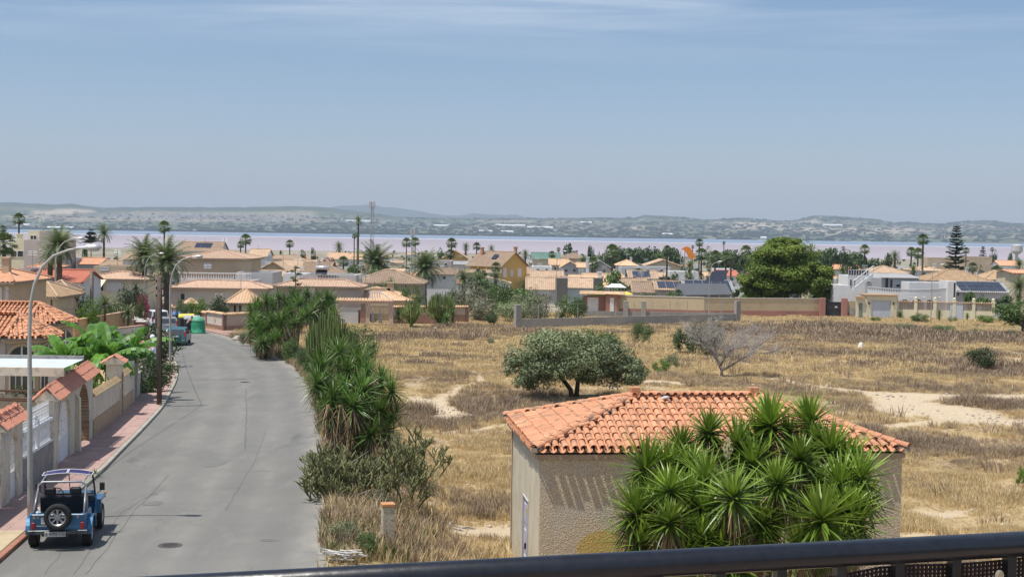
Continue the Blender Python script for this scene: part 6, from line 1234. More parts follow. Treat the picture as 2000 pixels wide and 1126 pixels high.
H('beige house with louvred parapet behind the stout pole',183,246,172,519,None,'flat','beige',dep=6,win=((196,213,521,528,'s'),))
H('tan roofed house just above the louvred parapet',196,248,186,520,509,'gx','cream','tan',dep=8)
H('long low house with mottled tile eaves and cream awnings',162,290,150,543,531,'hip','lcream','mix',dep=6,win=((207,237,546,568,'w'),(188,203,553,568)))
for px,lab in ((156,'left cream awning hanging under the mottled tile eaves'),(184,'right cream awning hanging under the mottled tile eaves')):
 p = at(px,545,149.4); w_ = 24 / FPX * 149; t = thing('awning',lab,'awning',p,0,'cream awnings'); b = MB(); b.add([(0,0,0),(w_,0,0),(w_ - .25,-1.1,-.75),(-.25,-1.1,-.75),(0,0,-.03),(w_,0,-.03),(w_ - .25,-1.1,-.8),(-.25,-1.1,-.8)],[(0,3,2,1),(4,5,6,7),(3,7,6,2)]); ob('cloth',b,WM['lcream'],t); b = MB(); b.tube([(-.25,-1.1,-.78),(w_ - .25,-1.1,-.78)],.025,5); ob('front_bar',b,M_white,t)
H('narrow tan house left of the big fan palms',240,275,185,506,495,'gx','white','tan',dep=6)
H('white gabled house with grey brown roof and solar panels, far behind the fan palms',348,430,330,489,472,'gx','white','brown',dep=9,solar=(.35,.75,.3,.85))
H('large beige two storey house with mottled pink hipped roof',353,484,172,503,488,'hip','beige','mix',dep=9,win=((398,412,512,525,'s'),(455,462,540,545)))
t = H('terrace block with white balustrade below the beige two storey house',346,498,163,545,None,'flat','lgrey',dep=4,para=.1)
def balustrade(par,x0,x1,z,h=.75,y=.1,sp=.28,m=M_balwhite,posts=True):
 n = max(2,int((x1 - x0) / sp)); bl = MB(); bl.lathe([(.04,0),(.07,h * .25),(.035,h * .6),(.06,h * .85)],6,cap=False); me = bl.mesh('baluster',m)
 for i in range(n + 1): mobj('baluster',me,par,(x0 + (x1 - x0) * i / n,y,z))
 b = MB(); b.box(x0 - .1,x1 + .1,y - .1,y + .1,z + h * .85,z + h); ob('balustrade_rail',b,m,par)
g0 = t.location.z; balustrade(t,.2,150 / FPX * 163 - .4,at(400,545,163).z - g0 + .02)
H('grey house with long mottled tile eaves right of the fan palms',332,522,160,560,548,'hip','lgrey','mix',dep=5,win=((420,436,571,584,'w'),(352,362,572,586),(480,492,572,582)))
H('pale grey roof terrace block right of the white balustrade',462,532,168,531,None,'flat','lgrey',dep=7,para=.8)
t = H('grey parapet house with white balusters above the mottled eaves',590,695,160,536,None,'flat','lgrey',dep=7,para=.9); g0 = t.location.z; balustrade(t,30 / FPX * 160,68 / FPX * 160,at(600,545,160).z - g0,.6,-.1)
H('white walled block between the far brown roofs and the grey parapet',553,592,163,534,None,'flat','white',dep=6,para=.6)
H('long grey bungalow with mottled tile eaves above the yucca thicket',540,705,156,557,546,'hip','grey','mix',dep=4,win=((590,600,562,572,'w'),(603,615,562,572,'w')))
H('octagonal arched gazebo wing with peach tiled roof of the corner villa',446,500,143,588,563,'hip','cream','peach',dep=3.2,cat='gazebo',win=((456,462,595,612),(466,473,595,612)))
H('main part of the corner villa with large peach tiled roof',655,800,158,584,561,'hip','cream','peach',dep=9,win=((668,678,598,604,'w'),(735,745,602,612)),chim=((667,671,545,570,2,'beige'),(756,768,553,570,3,'beige')),cw=.25)
H('upper stair block of the corner villa on its peach roof',722,762,161,562,None,'flat','beige',dep=3,para=.2)
H('small beige roof block left of the white stair balusters',706,722,160.4,565,None,'flat','beige',dep=2,para=.2)
H('left rendered roof block of the corner villa',672,704,161.5,566,None,'flat','pink',dep=2.2,para=.2)
t = thing('roof_balustrade','little white baluster rail on the peach roof of the corner villa','balustrade',at(722,585,155)); balustrade(t,0,1.1,0,.9,0,.25); b = MB(); b.tube([(1.2,0,.85),(2.3,0,.1)],.06,5); ob('stair_rail',b,M_balwhite,t); b = MB(); b.box(-.1,2.3,-.1,.6,-1.5,0); ob('stair_base',b,WM['beige'],t)
p = Vector((at(656,600,151).x,151,gz(151,-18))); t = thing('villa_gateway','tiled beam gateway with grey white gate and iron fence in front of the corner villa','gateway',p); W_ = 112 / FPX * 151; zb = at(700,592,151).z - p.z; zg = at(700,602,151).z - p.z
b = MB(); b.box(0,W_,0,.3,zb,zb + .25); ob('beam',b,WM['pink'],t)
for x0,x1 in ((0,.35),(3.2,3.6),(W_ - .45,W_)): b = MB(); b.box(x0,x1,.0,.3,-.5,zb - .002); ob('pillar',b,WM['pink'],t)
b = MB(); b.box(2.25,2.6,.4,.6,-.3,1.5); b.box(2.6,3.2,.0,.25,-.3,1.4); ob('low_pier',b,M_redst,t)
ct = MB(); ct.add([(0,-.3,.26),(.26,-.3,.26),(.26,.5,.5),(0,.5,.5),(.13,-.3,.36),(.13,.5,.6)],[(0,1,4),(0,4,5,3),(1,2,5,4),(2,3,5)]); cm = ct.mesh('eave_tile',M_roofs['peach']); n = int(W_ / .3)
for i in range(n): mobj('eave_tile',cm,t,(i * W_ / n,0,zb))
b = MB(); b.box(.36,2.4,-.1,-.02,0,zg); ob('sheet_gate',b,WM['lgrey'],t)
b = MB(); [b.box(3.65 + i * .14,3.68 + i * .14,.1,.13,.2,1.9) for i in range(15)]; b.box(3.6,W_ - .46,.1,.13,1.88,1.93); b.box(3.6,W_ - .46,.1,.13,.2,.25); ob('iron_fence',b,M_black,t)
for i,px in enumerate((728,743)):
 p = at(px,622,151.5); p.z = gz(151,-15); q = thing('garden_statue','small white garden statue behind the iron fence, %s one' % ('left' if i == 0 else 'right'),'statue',p,0,'two white garden statues'); b = MB(); b.lathe([(.2,0),(.2,.5),(.14,.55),(.1,.7),(.17,1.0),(.12,1.15),(.05,1.2),(.09,1.3),(.0,1.4)],10); ob('figure',b,M_white,q,True)
B_ = [('brown roofed bungalow behind the beige two storey house',500,566,250,531,511,'gy','beige','tan'),('tan roofed bungalow in the middle of the brown roof cluster',548,612,262,527,508,'gx','cream','tan'),('brown roofed bungalow at the right of the roof cluster',590,640,240,530,512,'gx','beige','brown'),
 ('grey walled bungalow with brown roof beside the bougainvillea',612,668,235,533,519,'hip','grey','brown'),('low tan house behind the tall flower stem',505,548,225,540,528,'gx','cream','tan'),('white gabled house below the small fan palm',486,520,330,500,486,'gx','white','tan'),
 ('long low tan roof behind the small white gable',520,612,380,505,498,'gx','cream','tan'),('tan roof left of the round shrub',560,600,300,512,503,'hip','white','tan'),('white low house with pale roof below the mast',640,705,430,505,494,'gx','white','peach'),('white cottage near the bougainvillea',618,650,300,517,506,'gy','white','tan'),
 ('large brown hipped roof bungalow with olive walls',688,824,190,551,527,'hip','olive','brown'),('mauve box house between the two big date palms',844,881,214,509,None,'flat','mauve','tan'),('white house with brown eaves under the right date palm',822,888,209,535,525,'gx','white','brown'),
 ('ochre gabled house partly behind palms, left of the big yellow house',866,912,380,503,489,'gy','ochre','tan'),('white low house under the ochre gable',878,915,340,516,510,'gx','white','grey'),('low cream wall house in front of the yellow house',905,975,300,532,527,'gx','cream','tan'),
 ('pale villa with green roof and small belvedere',1040,1092,430,505,493,'gx','cream','green'),('pink house with brown hipped roof left of the fan palm',1098,1142,430,504,493,'hip','pink','brown'),('grey gabled house with peach roof in the middle',1096,1131,290,521,510,'gy','lgrey','peach'),
 ('peach roofed house attached left of the grey gable',1076,1108,296,517,506,'gx','cream','peach'),('white terraces house left of the tall white chimney',1040,1078,280,520,None,'flat','white','tan'),('blue white gabled house with solar roof and tall white chimney',1150,1192,285,522,509,'gy','lgrey','grey'),
 ('white low wing left of the blue white gable',1130,1153,288,522,513,'gx','white','peach'),('tan roofed bungalow left of the dark blank wall',1032,1086,226,564,542,'gx','white','tan'),('tan roofed bungalow between the two dark blank walls',1108,1160,232,561,542,'gx','white','tan'),
 ('brown roofed bungalow behind the dark blank walls',1040,1098,262,541,529,'gx','white','tan'),('tan roofed bungalow right of the second dark wall',1143,1215,258,547,534,'gx','white','tan'),('wide brown roof in the row before the cream wall',1198,1262,232,558,543,'gx','mauve','tan'),
 ('brown ribbed roof bungalow over the hedge',1240,1302,215,570,550,'gx','mauve','brown'),('tan roof with a black solar field',1232,1282,255,543,529,'gx','white','tan'),('tan roof right of the black solar field',1262,1302,262,540,531,'gx','mauve','tan'),
 ('peach hipped roof behind the tall fan palm',1208,1245,320,518,507,'hip','white','peach'),('tan gabled house above the grey flat block',1262,1328,310,518,507,'gy','cream','tan'),('grey flat house right of the tall fan palm',1214,1246,300,522,None,'flat','lgrey','tan'),('grey flat block under the tan gable',1250,1310,290,521,None,'flat','lgrey','tan'),
 ('low house with solar roof left of the dark verandah',1285,1345,212,565,549,'gx','grey','tan'),('white low terrace house behind the solar roofs',1308,1365,270,530,None,'flat','white','tan'),('white house with red roof seen between the palms',1400,1432,330,525,None,'flat','white','red'),('red roofed house in front of the white one between the palms',1402,1440,300,538,528,'gx','white','red'),
 ('orange roofed house right of the big round pine',1622,1648,330,550,540,'gx','cream','orange'),('row of orange roofs far right of the round pine',1625,1680,430,525,517,'gx','white','orange'),('tan hipped roof house behind the white villa',1700,1775,260,532,519,'hip','white','tan'),('tan roof house left of the Norfolk pine',1792,1845,270,528,520,'hip','white','tan'),
 ('big tan hipped roof house right of the lamp post',1815,1935,214,547,527,'hip','white','buff'),('tan hipped roof house at the right edge',1925,1992,235,545,528,'hip','lgrey','buff'),('beige flat block cut by the right edge',1984,2060,200,533,528,'gx','cream','orange'),('long beige warehouse behind the tall thin palm',1812,1868,470,503,None,'flat','beige','tan'),
 ('long beige warehouse right of the Norfolk pine',1882,1938,460,501,None,'flat','beige','tan'),('orange roof far right behind the palm crowns',1955,1990,420,518,509,'gx','white','orange')]
sol = {'tan roof with a black solar field': (.1,.8,.1,.9),'low house with solar roof left of the dark verandah': (.02,.85,.1,.9),'blue white gabled house with solar roof and tall white chimney': None}
for l in B_:
 wn_ = []; w_ = (l[2] - l[1])
 if l[0].startswith('white house with red roof seen'): wn_ = [(1405,1409,514 + 14,534,'g'),(1413,1417,528,534)]
 elif l[3] < 330 and w_ > 30 and l[4] < 560: wn_ = [(l[1] + w_ * u,l[1] + w_ * u + 6,l[4] + 4,l[4] + 10) for u in ((.2,.65) if w_ < 70 else (.12,.4,.75))]
 H(l[0],*l[1:8],l[8],dep=8 if l[3] < 240 else 9,win=wn_,solar=sol.get(l[0]),verge=l[6] in ('gx','gy'),chim=(((l[1] + w_ * .6,l[1] + w_ * .6 + 4,(l[5] or l[4]) - 4,l[4],4),) if (hash_ := len(l[0])) % 3 == 0 and l[5] else ()),cw=.3)
for px0,px1,lab in ((1086,1109,'dark grey blank end wall slab, taller one beside the lamp'),(1161,1178,'dark grey blank wall slab behind the small palm')):
 p = at(px0,543,222); g = gz(222,p.x); t = thing('blank_wall',lab,'wall',(p.x,222,g)); b = MB(); b.bbox(0,(px1 - px0) / FPX * 222,0,3,-.5,p.z - g,.02); ob('wall_block',b,WM['dgrey'],t)
p = at(1145,503,283); t = thing('tall_chimney','tall free white chimney shaft beside the blue white gable','chimney',(p.x,283,gz(283,p.x))); b = MB(); b.box(0,.65,0,.65,0,p.z - gz(283)); b.box(-.08,.73,-.08,.73,p.z - gz(283) + .001,p.z - gz(283) + .15); ob('shaft',b,WM['white'],t)
t = H('big ochre yellow two storey house with broad grey brown gable roof',916,978,331,517,490,'gx','ochre','brown',dep=9.5,rz=R(-40),L_=9.6,over=.6,verge=True)
EZy = at(916,517,331).z - t.location.z
for x0,x1,z0,z1 in ((.8,1.9,-2.6,-.9),(2.6,3.3,-2.6,-.9),(5.0,6.1,-2.6,-1),(7.4,8.4,-2.6,-1)): window(t,x0,x1,EZy + z0,EZy + z1,0,M_glass)
b = MB(); b.box(1.5,9.4,-1.6,0,EZy - 2.85,EZy - 2.7); b.box(1.5,9.4,-1.6,-1.5,EZy - 2.69,EZy - 2.0); [b.box(1.6 + i * 2.5,1.8 + i * 2.5,-1.59,-1.45,EZy - 2.0,EZy - .3) for i in range(4)]; ob('balcony',b,WM['ochre'],t)
M90 = Matrix.Translation((9.6,0,0)) @ Matrix.Rotation(R(90),4,'Z')
for x0,x1,z0,z1 in ((1.0,2.2,-2.6,-.4),(3.6,4.6,-2.4,-1.0),(6.2,7.6,-2.6,-.6)):
 b = MB(); b.box(x0,x1,-.05,-.003,EZy + z0,EZy + z1); ob('window',b.xf(M90),M_shut,t)
for px,y0,y1 in ((942,484,500),(1007,483,495)): p = at(px,y0,333); q = t.matrix_world; lp = (Matrix.Rotation(R(40),4,'Z') @ (p - t.location)); b = MB(); b.box(lp.x - .3,lp.x + .3,lp.y - .3,lp.y + .3,EZy + .5,lp.z); b.box(lp.x - .4,lp.x + .4,lp.y - .4,lp.y + .4,lp.z + .001,lp.z + .15); ob('chimney',b,M_roofs['orange'],t)
b = MB(); b.add([(5.2,1.8,EZy + 1.6),(6.6,1.8,EZy + 1.6),(6.6,3.1,EZy + 2.6),(5.2,3.1,EZy + 2.6)],[(0,1,2,3)]); ob('solar_panel',b,M_solar,t)
t = H('low dark house covered with solar panels and a glazed verandah',1340,1432,205,568,548,'gx','grey','grey',dep=8,solar=(.02,.98,.05,.95)); p = at(1312,580,198); g = gz(198,p.x)
t = thing('verandah','sloping dark verandah roof on thin posts in front of the solar house','verandah',(p.x,198,g)); W_ = 118 / FPX * 198; zA,zB = at(1320,577,197).z - g,at(1320,553,203).z - g
b = MB(); b.add([(0,0,zA),(W_,0,zA + .25),(W_,5.5,zB),(1.5,5.5,zB),(0,0,zA - .1),(W_,0,zA + .15),(W_,5.5,zB - .1),(1.5,5.5,zB - .1)],[(0,1,2,3),(7,6,5,4),(0,4,5,1)]); ob('roof_sheet',b,mat('dark_roof_sheet',(.1,.1,.105),(.13,.13,.135),rough=.4),t)
for i in range(6): b = MB(); b.box(.2 + i * (W_ - .4) / 5,.28 + i * (W_ - .4) / 5,.1,.18,0,zA - .12 + .04 * i); ob('post',b,M_frame,t)
b = MB(); b.add([(5.3,5.6,zB + .3),(8.0,5.6,zB + .3),(8.9,6.8,zB + 1.9),(6.9,6.8,zB + 1.9)],[(0,1,2,3)]); ob('tilted_panel',b,M_solar,t)
Wt = 'white'
H('low white wing of the stair villa, left of its outside stairs',1628,1660,188,557,None,'flat',Wt,dep=7)
t = H('white stepped tower of the stair villa with glazed railing on top',1657,1698,199,538,None,'flat',Wt,dep=6,win=((1660,1664,545,558),(1667,1671,546,557)),para=.3); g = t.location.z
b = MB(); z0 = at(1660,538,199).z - g; z1 = at(1660,527,199).z - g; n = 8
for i in range(n + 1): x = i * 2.9 / n; b.box(x - .04,x + .04,-.05,.03,z0,z1)
b.box(-.05,2.95,-.06,.04,z1,z1 + .07); ob('terrace_railing',b,M_frame,t); b = MB(); b.box(0,2.9,0,.02,z0 + .05,z1 - .02); ob('railing_glass',b,M_glass,t)
t = thing('outside_stairs','white outside staircase climbing rightwards on the stair villa','stairs',Vector((at(1668,560,193).x,193,gz(193,45)))); g = t.location.z; xa,za = 0,at(1668,562,193).z - g; xb,zb = at(1706,533,193).x - t.location.x,at(1706,533,193).z - g
b = MB(); b.prism([(xa,za - .5),(xb,zb - .5),(xb,zb),(xa,za)],0,.2,'y'); ob('stringer',b,WM[Wt],t)
b = MB(); n = 12
for i in range(n): x = xa + (xb - xa) * i / n; z = za + (zb - za) * i / n; b.box(x,x + (xb - xa) / n,.21,1.2,z - .3,z)
ob('steps',b,WM[Wt],t)
for i in range(5): x = xa + (xb - xa) * i / 4; z = za + (zb - za) * i / 4; b = MB(); b.box(x - .04,x + .04,.02,.1,z,z + 1.0); ob('rail_post',b,M_frame,t)
b = MB(); b.tube([(xa,.06,za + 1),(xb,.06,zb + 1)],.06,5); b.tube([(xa,.06,za + .5),(xb,.06,zb + .5)],.035,5); ob('stair_rail',b,M_frame,t)
H('pale grey back wall of the stair villa behind its staircase',1690,1722,197,542,None,'flat','lgrey',dep=6,win=((1692,1702,549,553),))
H('main white block of the stair villa with bright sloping roof',1712,1795,201,542,534,'shed','lgrey','grey',dep=7,win=((1728,1736,541,562),(1738,1744,545,562),(1768,1776,548,556),(1750,1759,554,561)))
t = thing('terrace_wall','curved white terrace wall with pierced parapet and arches behind the slatted cream wall','wall',Vector((at(1695,562,187).x,187,gz(187,47)))); g = t.location.z; W_ = 158 / FPX * 187; zt = at(1720,567,187).z - g; zz = lambda x: zt - .25 * math.sin(math.pi * x / W_)
n = 24; arcs = [(3.0,4.4),(5.6,7.2),(8.4,9.9)]
b = MB(); yb = lambda x: -1.1 * math.sin(math.pi * x / W_)
for i in range(n): x0,x1 = W_ * i / n,W_ * (i + 1) / n; b.add([(x0,yb(x0),0 - .5),(x1,yb(x1),-.5),(x1,yb(x1),zz(x1)),(x0,yb(x0),zz(x0)),(x0,yb(x0) + .3,-.5),(x1,yb(x1) + .3,-.5),(x1,yb(x1) + .3,zz(x1)),(x0,yb(x0) + .3,zz(x0))],[(0,1,2,3),(7,6,5,4),(3,2,6,7)])
ob('curved_wall',b,WM[Wt],t)
pm = MB().box(-.09,.09,0,.16,0,.42).mesh('parapet_block',WM[Wt])
for i in range(36): x = W_ * (i + .5) / 36; mobj('parapet_block',pm,t,(x,yb(x) + .05,zz(x)))
b = MB()
for i in range(n): x0,x1 = W_ * i / n,W_ * (i + 1) / n; b.add([(x,yb(x) + dy_,zz(x) + dz_) for x,dy_,dz_ in ((x0,0,.42),(x1,0,.42),(x1,0,.52),(x0,0,.52),(x0,.26,.42),(x1,.26,.42),(x1,.26,.52),(x0,.26,.52))],[(0,1,2,3),(7,6,5,4),(3,2,6,7),(0,4,5,1)])
ob('parapet_rail',b,WM[Wt],t)
for cx_,r in ((4.6,.75),(6.2,.85),(7.9,.75)):
 zc = at(1780,596,186).z - g; b = MB(); pts = [(cx_ - r * math.cos(math.pi * k / 12),zc + r * math.sin(math.pi * k / 12)) for k in range(13)] + [(cx_ + r,zc - 1.5),(cx_ - r,zc - 1.5)]; b.prism(pts,yb(cx_) - .06,yb(cx_) - .01,'y'); ob('arch_shade_panel',b,mat('painted_arch_shade',(.06,.045,.04),(.08,.06,.05)),t)  # flat dark panels on the wall, arch shade put into their colour
for x,px in ((5.3,0),(7.0,0),(9.2,0)): b = MB(); z = at(1780,580,186).z - g; b.tube([(x,yb(x) - .1,z - .9),(x - .15,yb(x) - .5,z),(x - .05,yb(x) - .8,z + .05)],.03,5); b.bbox(x - .25,x + .1,yb(x) - .95,yb(x) - .7,z,z + .1,.02); ob('wall_light',b,M_frame,t)
H('white pier block with black glazed strip right of the curved terrace',1852,1868,186,549,None,'flat',Wt,dep=4,win=((1862,1867,551,588),))
H('white low villa with wide dark solar roof left of the palms',1868,1970,190,569,551,'gx','lgrey','grey',dep=7,solar=(.1,.97,.02,.98),win=((1869,1874,566,578),))
H('white stepped annexe behind the curved terrace',1776,1852,193,551,None,'flat',Wt,dep=4,para=.4)
p = at(1205,566,208); t = thing('white_gazebo','small white glazed garden gazebo behind the red entrance wall','gazebo',(p.x - 1.2,208,gz(208,p.x))); zt = at(1205,561,208).z - t.location.z
b = MB(); [b.box(i * .45 - .03,i * .45 + .03,-.03,.03,0,zt - .01) for i in range(6)]; ob('frame_posts',b,M_frame,t); b = MB(); b.loft([[(-.3,-.3,zt),(2.6,-.3,zt),(2.6,2,zt),(-.3,2,zt)],[(.5,.5,zt + .5),(1.8,.5,zt + .5),(1.8,1.3,zt + .5),(.5,1.3,zt + .5)]]); ob('roof',b,M_white,t)
p = at(1223,572,200); t = thing('parasol','yellow parasol showing above the hedge','parasol',(p.x,200,gz(200,p.x))); z = p.z - t.location.z; b = MB(); b.lathe([(1.0,z - .2),(.6,z + .05),(.03,z + .25)],8); ob('canopy',b,mat('yellow_canvas',(.75,.6,.1)),t); b = MB(); b.tube([(0,0,0),(0,0,z)],.03,5); ob('pole',b,M_frame,t)
def mast(px,yt,d,lab,w=.9,ants=True,yb_=490):
 p = at(px,yt,d); g = gz(d,p.x); h = p.z - g; t = thing('telecom_mast',lab,'mast',(p.x,d,g)); b = MB(); b.tube([(0,0,0),(0,0,h)],w * .5,6)
 n = int(h / 2)
 b = MB(); cs = [(w * math.cos(a),w * math.sin(a)) for a in (.3,2.4,4.5)]
 for c in cs: b.tube([(c[0],c[1],0),(c[0] * .6,c[1] * .6,h)],.09 if d > 300 else .05,4)
 ob('tower_leg_frame',b,M_metal,t,kind='stuff'); b = MB()
 for i in range(n):
  z0,z1 = h * i / n,h * (i + 1) / n; s0,s1 = 1 - .4 * i / n,1 - .4 * (i + 1) / n
  for k in range(3): a,c = cs[k],cs[(k + 1) % 3]; b.tube([(a[0] * s0,a[1] * s0,z0),(c[0] * s1,c[1] * s1,z1)],.06,3); b.tube([(a[0] * s0,a[1] * s0,z0),(c[0] * s0,c[1] * s0,z0)],.05,3)
 ob('bracing',b,M_metal,t,kind='stuff')
 if ants:
  for k in range(6): a = k * 1.05; b = MB(); b.box(w * 1.1 * math.cos(a) - .2,w * 1.1 * math.cos(a) + .2,w * 1.1 * math.sin(a) - .12,w * 1.1 * math.sin(a) + .12,h - 2.4,h + .1); ob('panel_antenna',b,WM['lgrey'],t)
  b = MB(); b.lathe([(w * 1.3,h - 2.6),(w * 1.3,h - 2.45)],10); ob('platform',b,M_metal,t)
mast(727,394,640,'tall white lattice telecom mast standing before the lake',1.1)
mast(806,447,520,'shorter telecom mast rising between fan palms',.6)
b = MB(); p = at(1335,500,420); t = thing('water_slide','bright orange curved water slide rising over the roofs','water slide',(p.x,420,gz(420))); g = t.location.z; P_l = [at(x,y,420) - t.location for x,y in ((1335,487),(1341,488),(1346,493),(1350,501),(1355,507))]
rings = [];
b = MB(); vs = [];
for i,q in enumerate(P_l):
 for s_ in (-1,1): vs.append((q.x + s_ * .75,q.y,q.z + (.9 if s_ > 0 else 0)))
 for s_ in (-1,1): vs.append((q.x + s_ * .75,q.y + 1.2,q.z + (.9 if s_ > 0 else 0)))
for i in range(4): n = 4 * i; b.add([],[]);
b.add(vs,[f for i in range(4) for f in ((4 * i,4 * i + 1,4 * i + 5,4 * i + 4),(4 * i + 2,4 * i + 6,4 * i + 7,4 * i + 3),(4 * i,4 * i + 4,4 * i + 6,4 * i + 2),(4 * i + 1,4 * i + 3,4 * i + 7,4 * i + 5))]); ob('chute',b,mat('orange_fibreglass',(.75,.25,.04),(.7,.22,.03),rough=.4),t)
for x in (1330,1338,1352): q = at(x,490,421) - t.location; b = MB(); b.tube([(q.x,1.5,0),(q.x,1.5,q.z)],.12,5); ob('support',b,M_metal,t)
p = at(1990,488,700); t = thing('water_tank','grey raised water tank at the far right edge','water tank',(p.x - 1,700,gz(700))); b = MB(); z = p.z - t.location.z; b.tube([(0,0,0),(0,0,z - 2)],.8,8); ob('column',b,WM['lgrey'],t); b = MB(); b.lathe([(1.4,z - 2),(2.8,z - .6),(2.8,z + 2.2),(.3,z + 2.8)],12); ob('tank',b,WM['lgrey'],t)
for px,y0,y1,d in ((706,512,572,158),(553,492,560,230),(1884 / 4 * 0 + 1270,537,560,228)):
 a,c = at(px,y0,d),at(px,y1,d); t = thing('roof_antenna','thin roof aerial near x %s' % '' if False else {706: 'thin tall aerial on the peach roof of the corner villa',553: 'thin aerial over the brown roof cluster',1270: 'short white aerial over the brown ribbed roof'}[int(px)],'aerial',c); b = MB(); b.tube([(0,0,0),(0,0,(a - c).z)],.03,4); b.tube([(-.4,0,(a - c).z - .3),(.4,0,(a - c).z - .3)],.02,4); b.tube([(-.25,0,(a - c).z - .1),(.25,0,(a - c).z - .1)],.02,4); ob('rod',b,M_metal,t)
p = at(612,536,158); t = thing('solar_heater','roof solar water heater with silver tank above the grey bungalow','water heater',p); b = MB(); b.tube([(.2,.5,.75),(1.7,.5,.75)],.25,10); ob('tank',b,M_alu,t,True); b = MB(); b.add([(.2,0,0),(1.5,0,0),(1.5,.9,.7),(.2,.9,.7)],[(0,1,2,3)]); ob('collector',b,M_solar,t)
# far rows of houses and the lakeside town
rh = random.Random(11); placed = []
MARKS = [(40,'the cube house'),(110,'the date palm pair'),(220,'the louvred parapet'),(320,'the shaggy fan palms'),(430,'the beige two storey house'),(560,'the brown roof cluster'),(645,'the pink bougainvillea'),(727,'the telecom mast'),(806,'the short mast'),(880,'the ochre gable'),(970,'the yellow house'),(1064,'the green roof'),(1120,'the umbrella pines'),(1196,'the sunlit fan palm'),(1270,'the black solar field'),(1340,'the orange slide'),(1415,'the palm trio'),(1530,'the round pine'),(1680,'the stair villa'),(1760,'the grey date palm'),(1803,'the tall thin palm'),(1869,'the Norfolk pine'),(1930,'the warehouses'),(1990,'the water tank')]
def near_mark(px): return min(MARKS,key=lambda m: abs(m[0] - px))[1]
taken = [(l[1],l[2],l[3]) for l in B_]
kinds_ = [('white','tan','white'),('cream','buff','cream'),('white','peach','white'),('lgrey','brown','pale grey'),('white','orange','white')]
RT = {'tan': 'tan','buff': 'buff','peach': 'peach','brown': 'brown','orange': 'orange'}
for row,(d0,n,y_min) in enumerate(((235,26,0),(275,36,0),(320,38,0),(370,36,0),(440,34,0),(520,32,0),(620,28,0),(740,24,0),(880,22,0),(1020,20,0),(1180,20,0),(1380,18,0),(1600,18,0))):
 for i in range(n):
  px = -40 + 2080 * (i + rh.uniform(.1,.9)) / n; d = d0 * rh.uniform(.96,1.04); W_ = rh.uniform(8,13); wpx = W_ * FPX / d
  if px < 380 and d > 350 or px < 640 and d > 700: continue
  if 1190 < px < 1320 and d > 480 or 1400 < px < 1720 and d > 430: continue
  if 1300 < px < 1440 and d < 300 or 1630 < px < 1990 and d < 262 or px < 640 and d < 262 or px > 780 and px < 1030 and d < 250: continue
  if any(a - 4 < px + wpx / 2 < b + 4 and abs(c - d) < 16 for a,b,c in taken): continue
  if abs(px + wpx / 2 - 960) < 70 and 300 < d < 350: continue
  wl,rf,nm = rh.choice(kinds_); kd = rh.choice(('hip','gx','gx','gy','flat')) if d < 500 else rh.choice(('gx','flat','flat','gy'))
  hE = rh.uniform(2.7,3.3) if rh.random() < .85 else 4.6
  x = (px - 1000) / FPX * d; g = gz(d,x); hor = 448 + .0145 * (px - 1000); ye = hor + (8 - g - hE) / d * FPX; rise = rh.uniform(1.0,1.7)
  yr = None if kd == 'flat' else (hor + (8 - g - hE - rise) / (d + (4 if kd in ('hip','gx') else 0)) * FPX)
  desc = 'flat roofed' if kd == 'flat' else {'hip': 'hipped','gx': 'long gabled','gy': 'end gabled'}[kd] + ' ' + RT[rf] + ' roofed'
  dist = ('nearer middle','nearer middle','middle','middle','farther','farther','farthest','farthest','farthest','last','last','lakeside','lakeside')[row]
  band = 'left' if px < 500 else 'centre left' if px < 900 else 'centre' if px < 1200 else 'centre right' if px < 1600 else 'right'
  lab = '%s %s house, %s rows by %s' % (nm,desc,dist,near_mark(px))
  wn_ = [(px + wpx * u,px + wpx * u + 1.1 * FPX / d,ye + .6 * FPX / d,ye + 1.7 * FPX / d) for u in (.2,.6)] if d < 400 else ()
  house(lab,px,px + wpx,d,ye,yr,kd,wl,rf,dep=rh.uniform(6,9),win=wn_,group=lab,cw=.35 if d < 330 else .7 if d < 500 else 99,over=.3,chim=(((px + wpx * .5,px + wpx * .5 + .6 * FPX / d,(yr or ye) - .5 * FPX / d,ye,3),) if rh.random() < .35 and d < 450 else ()))
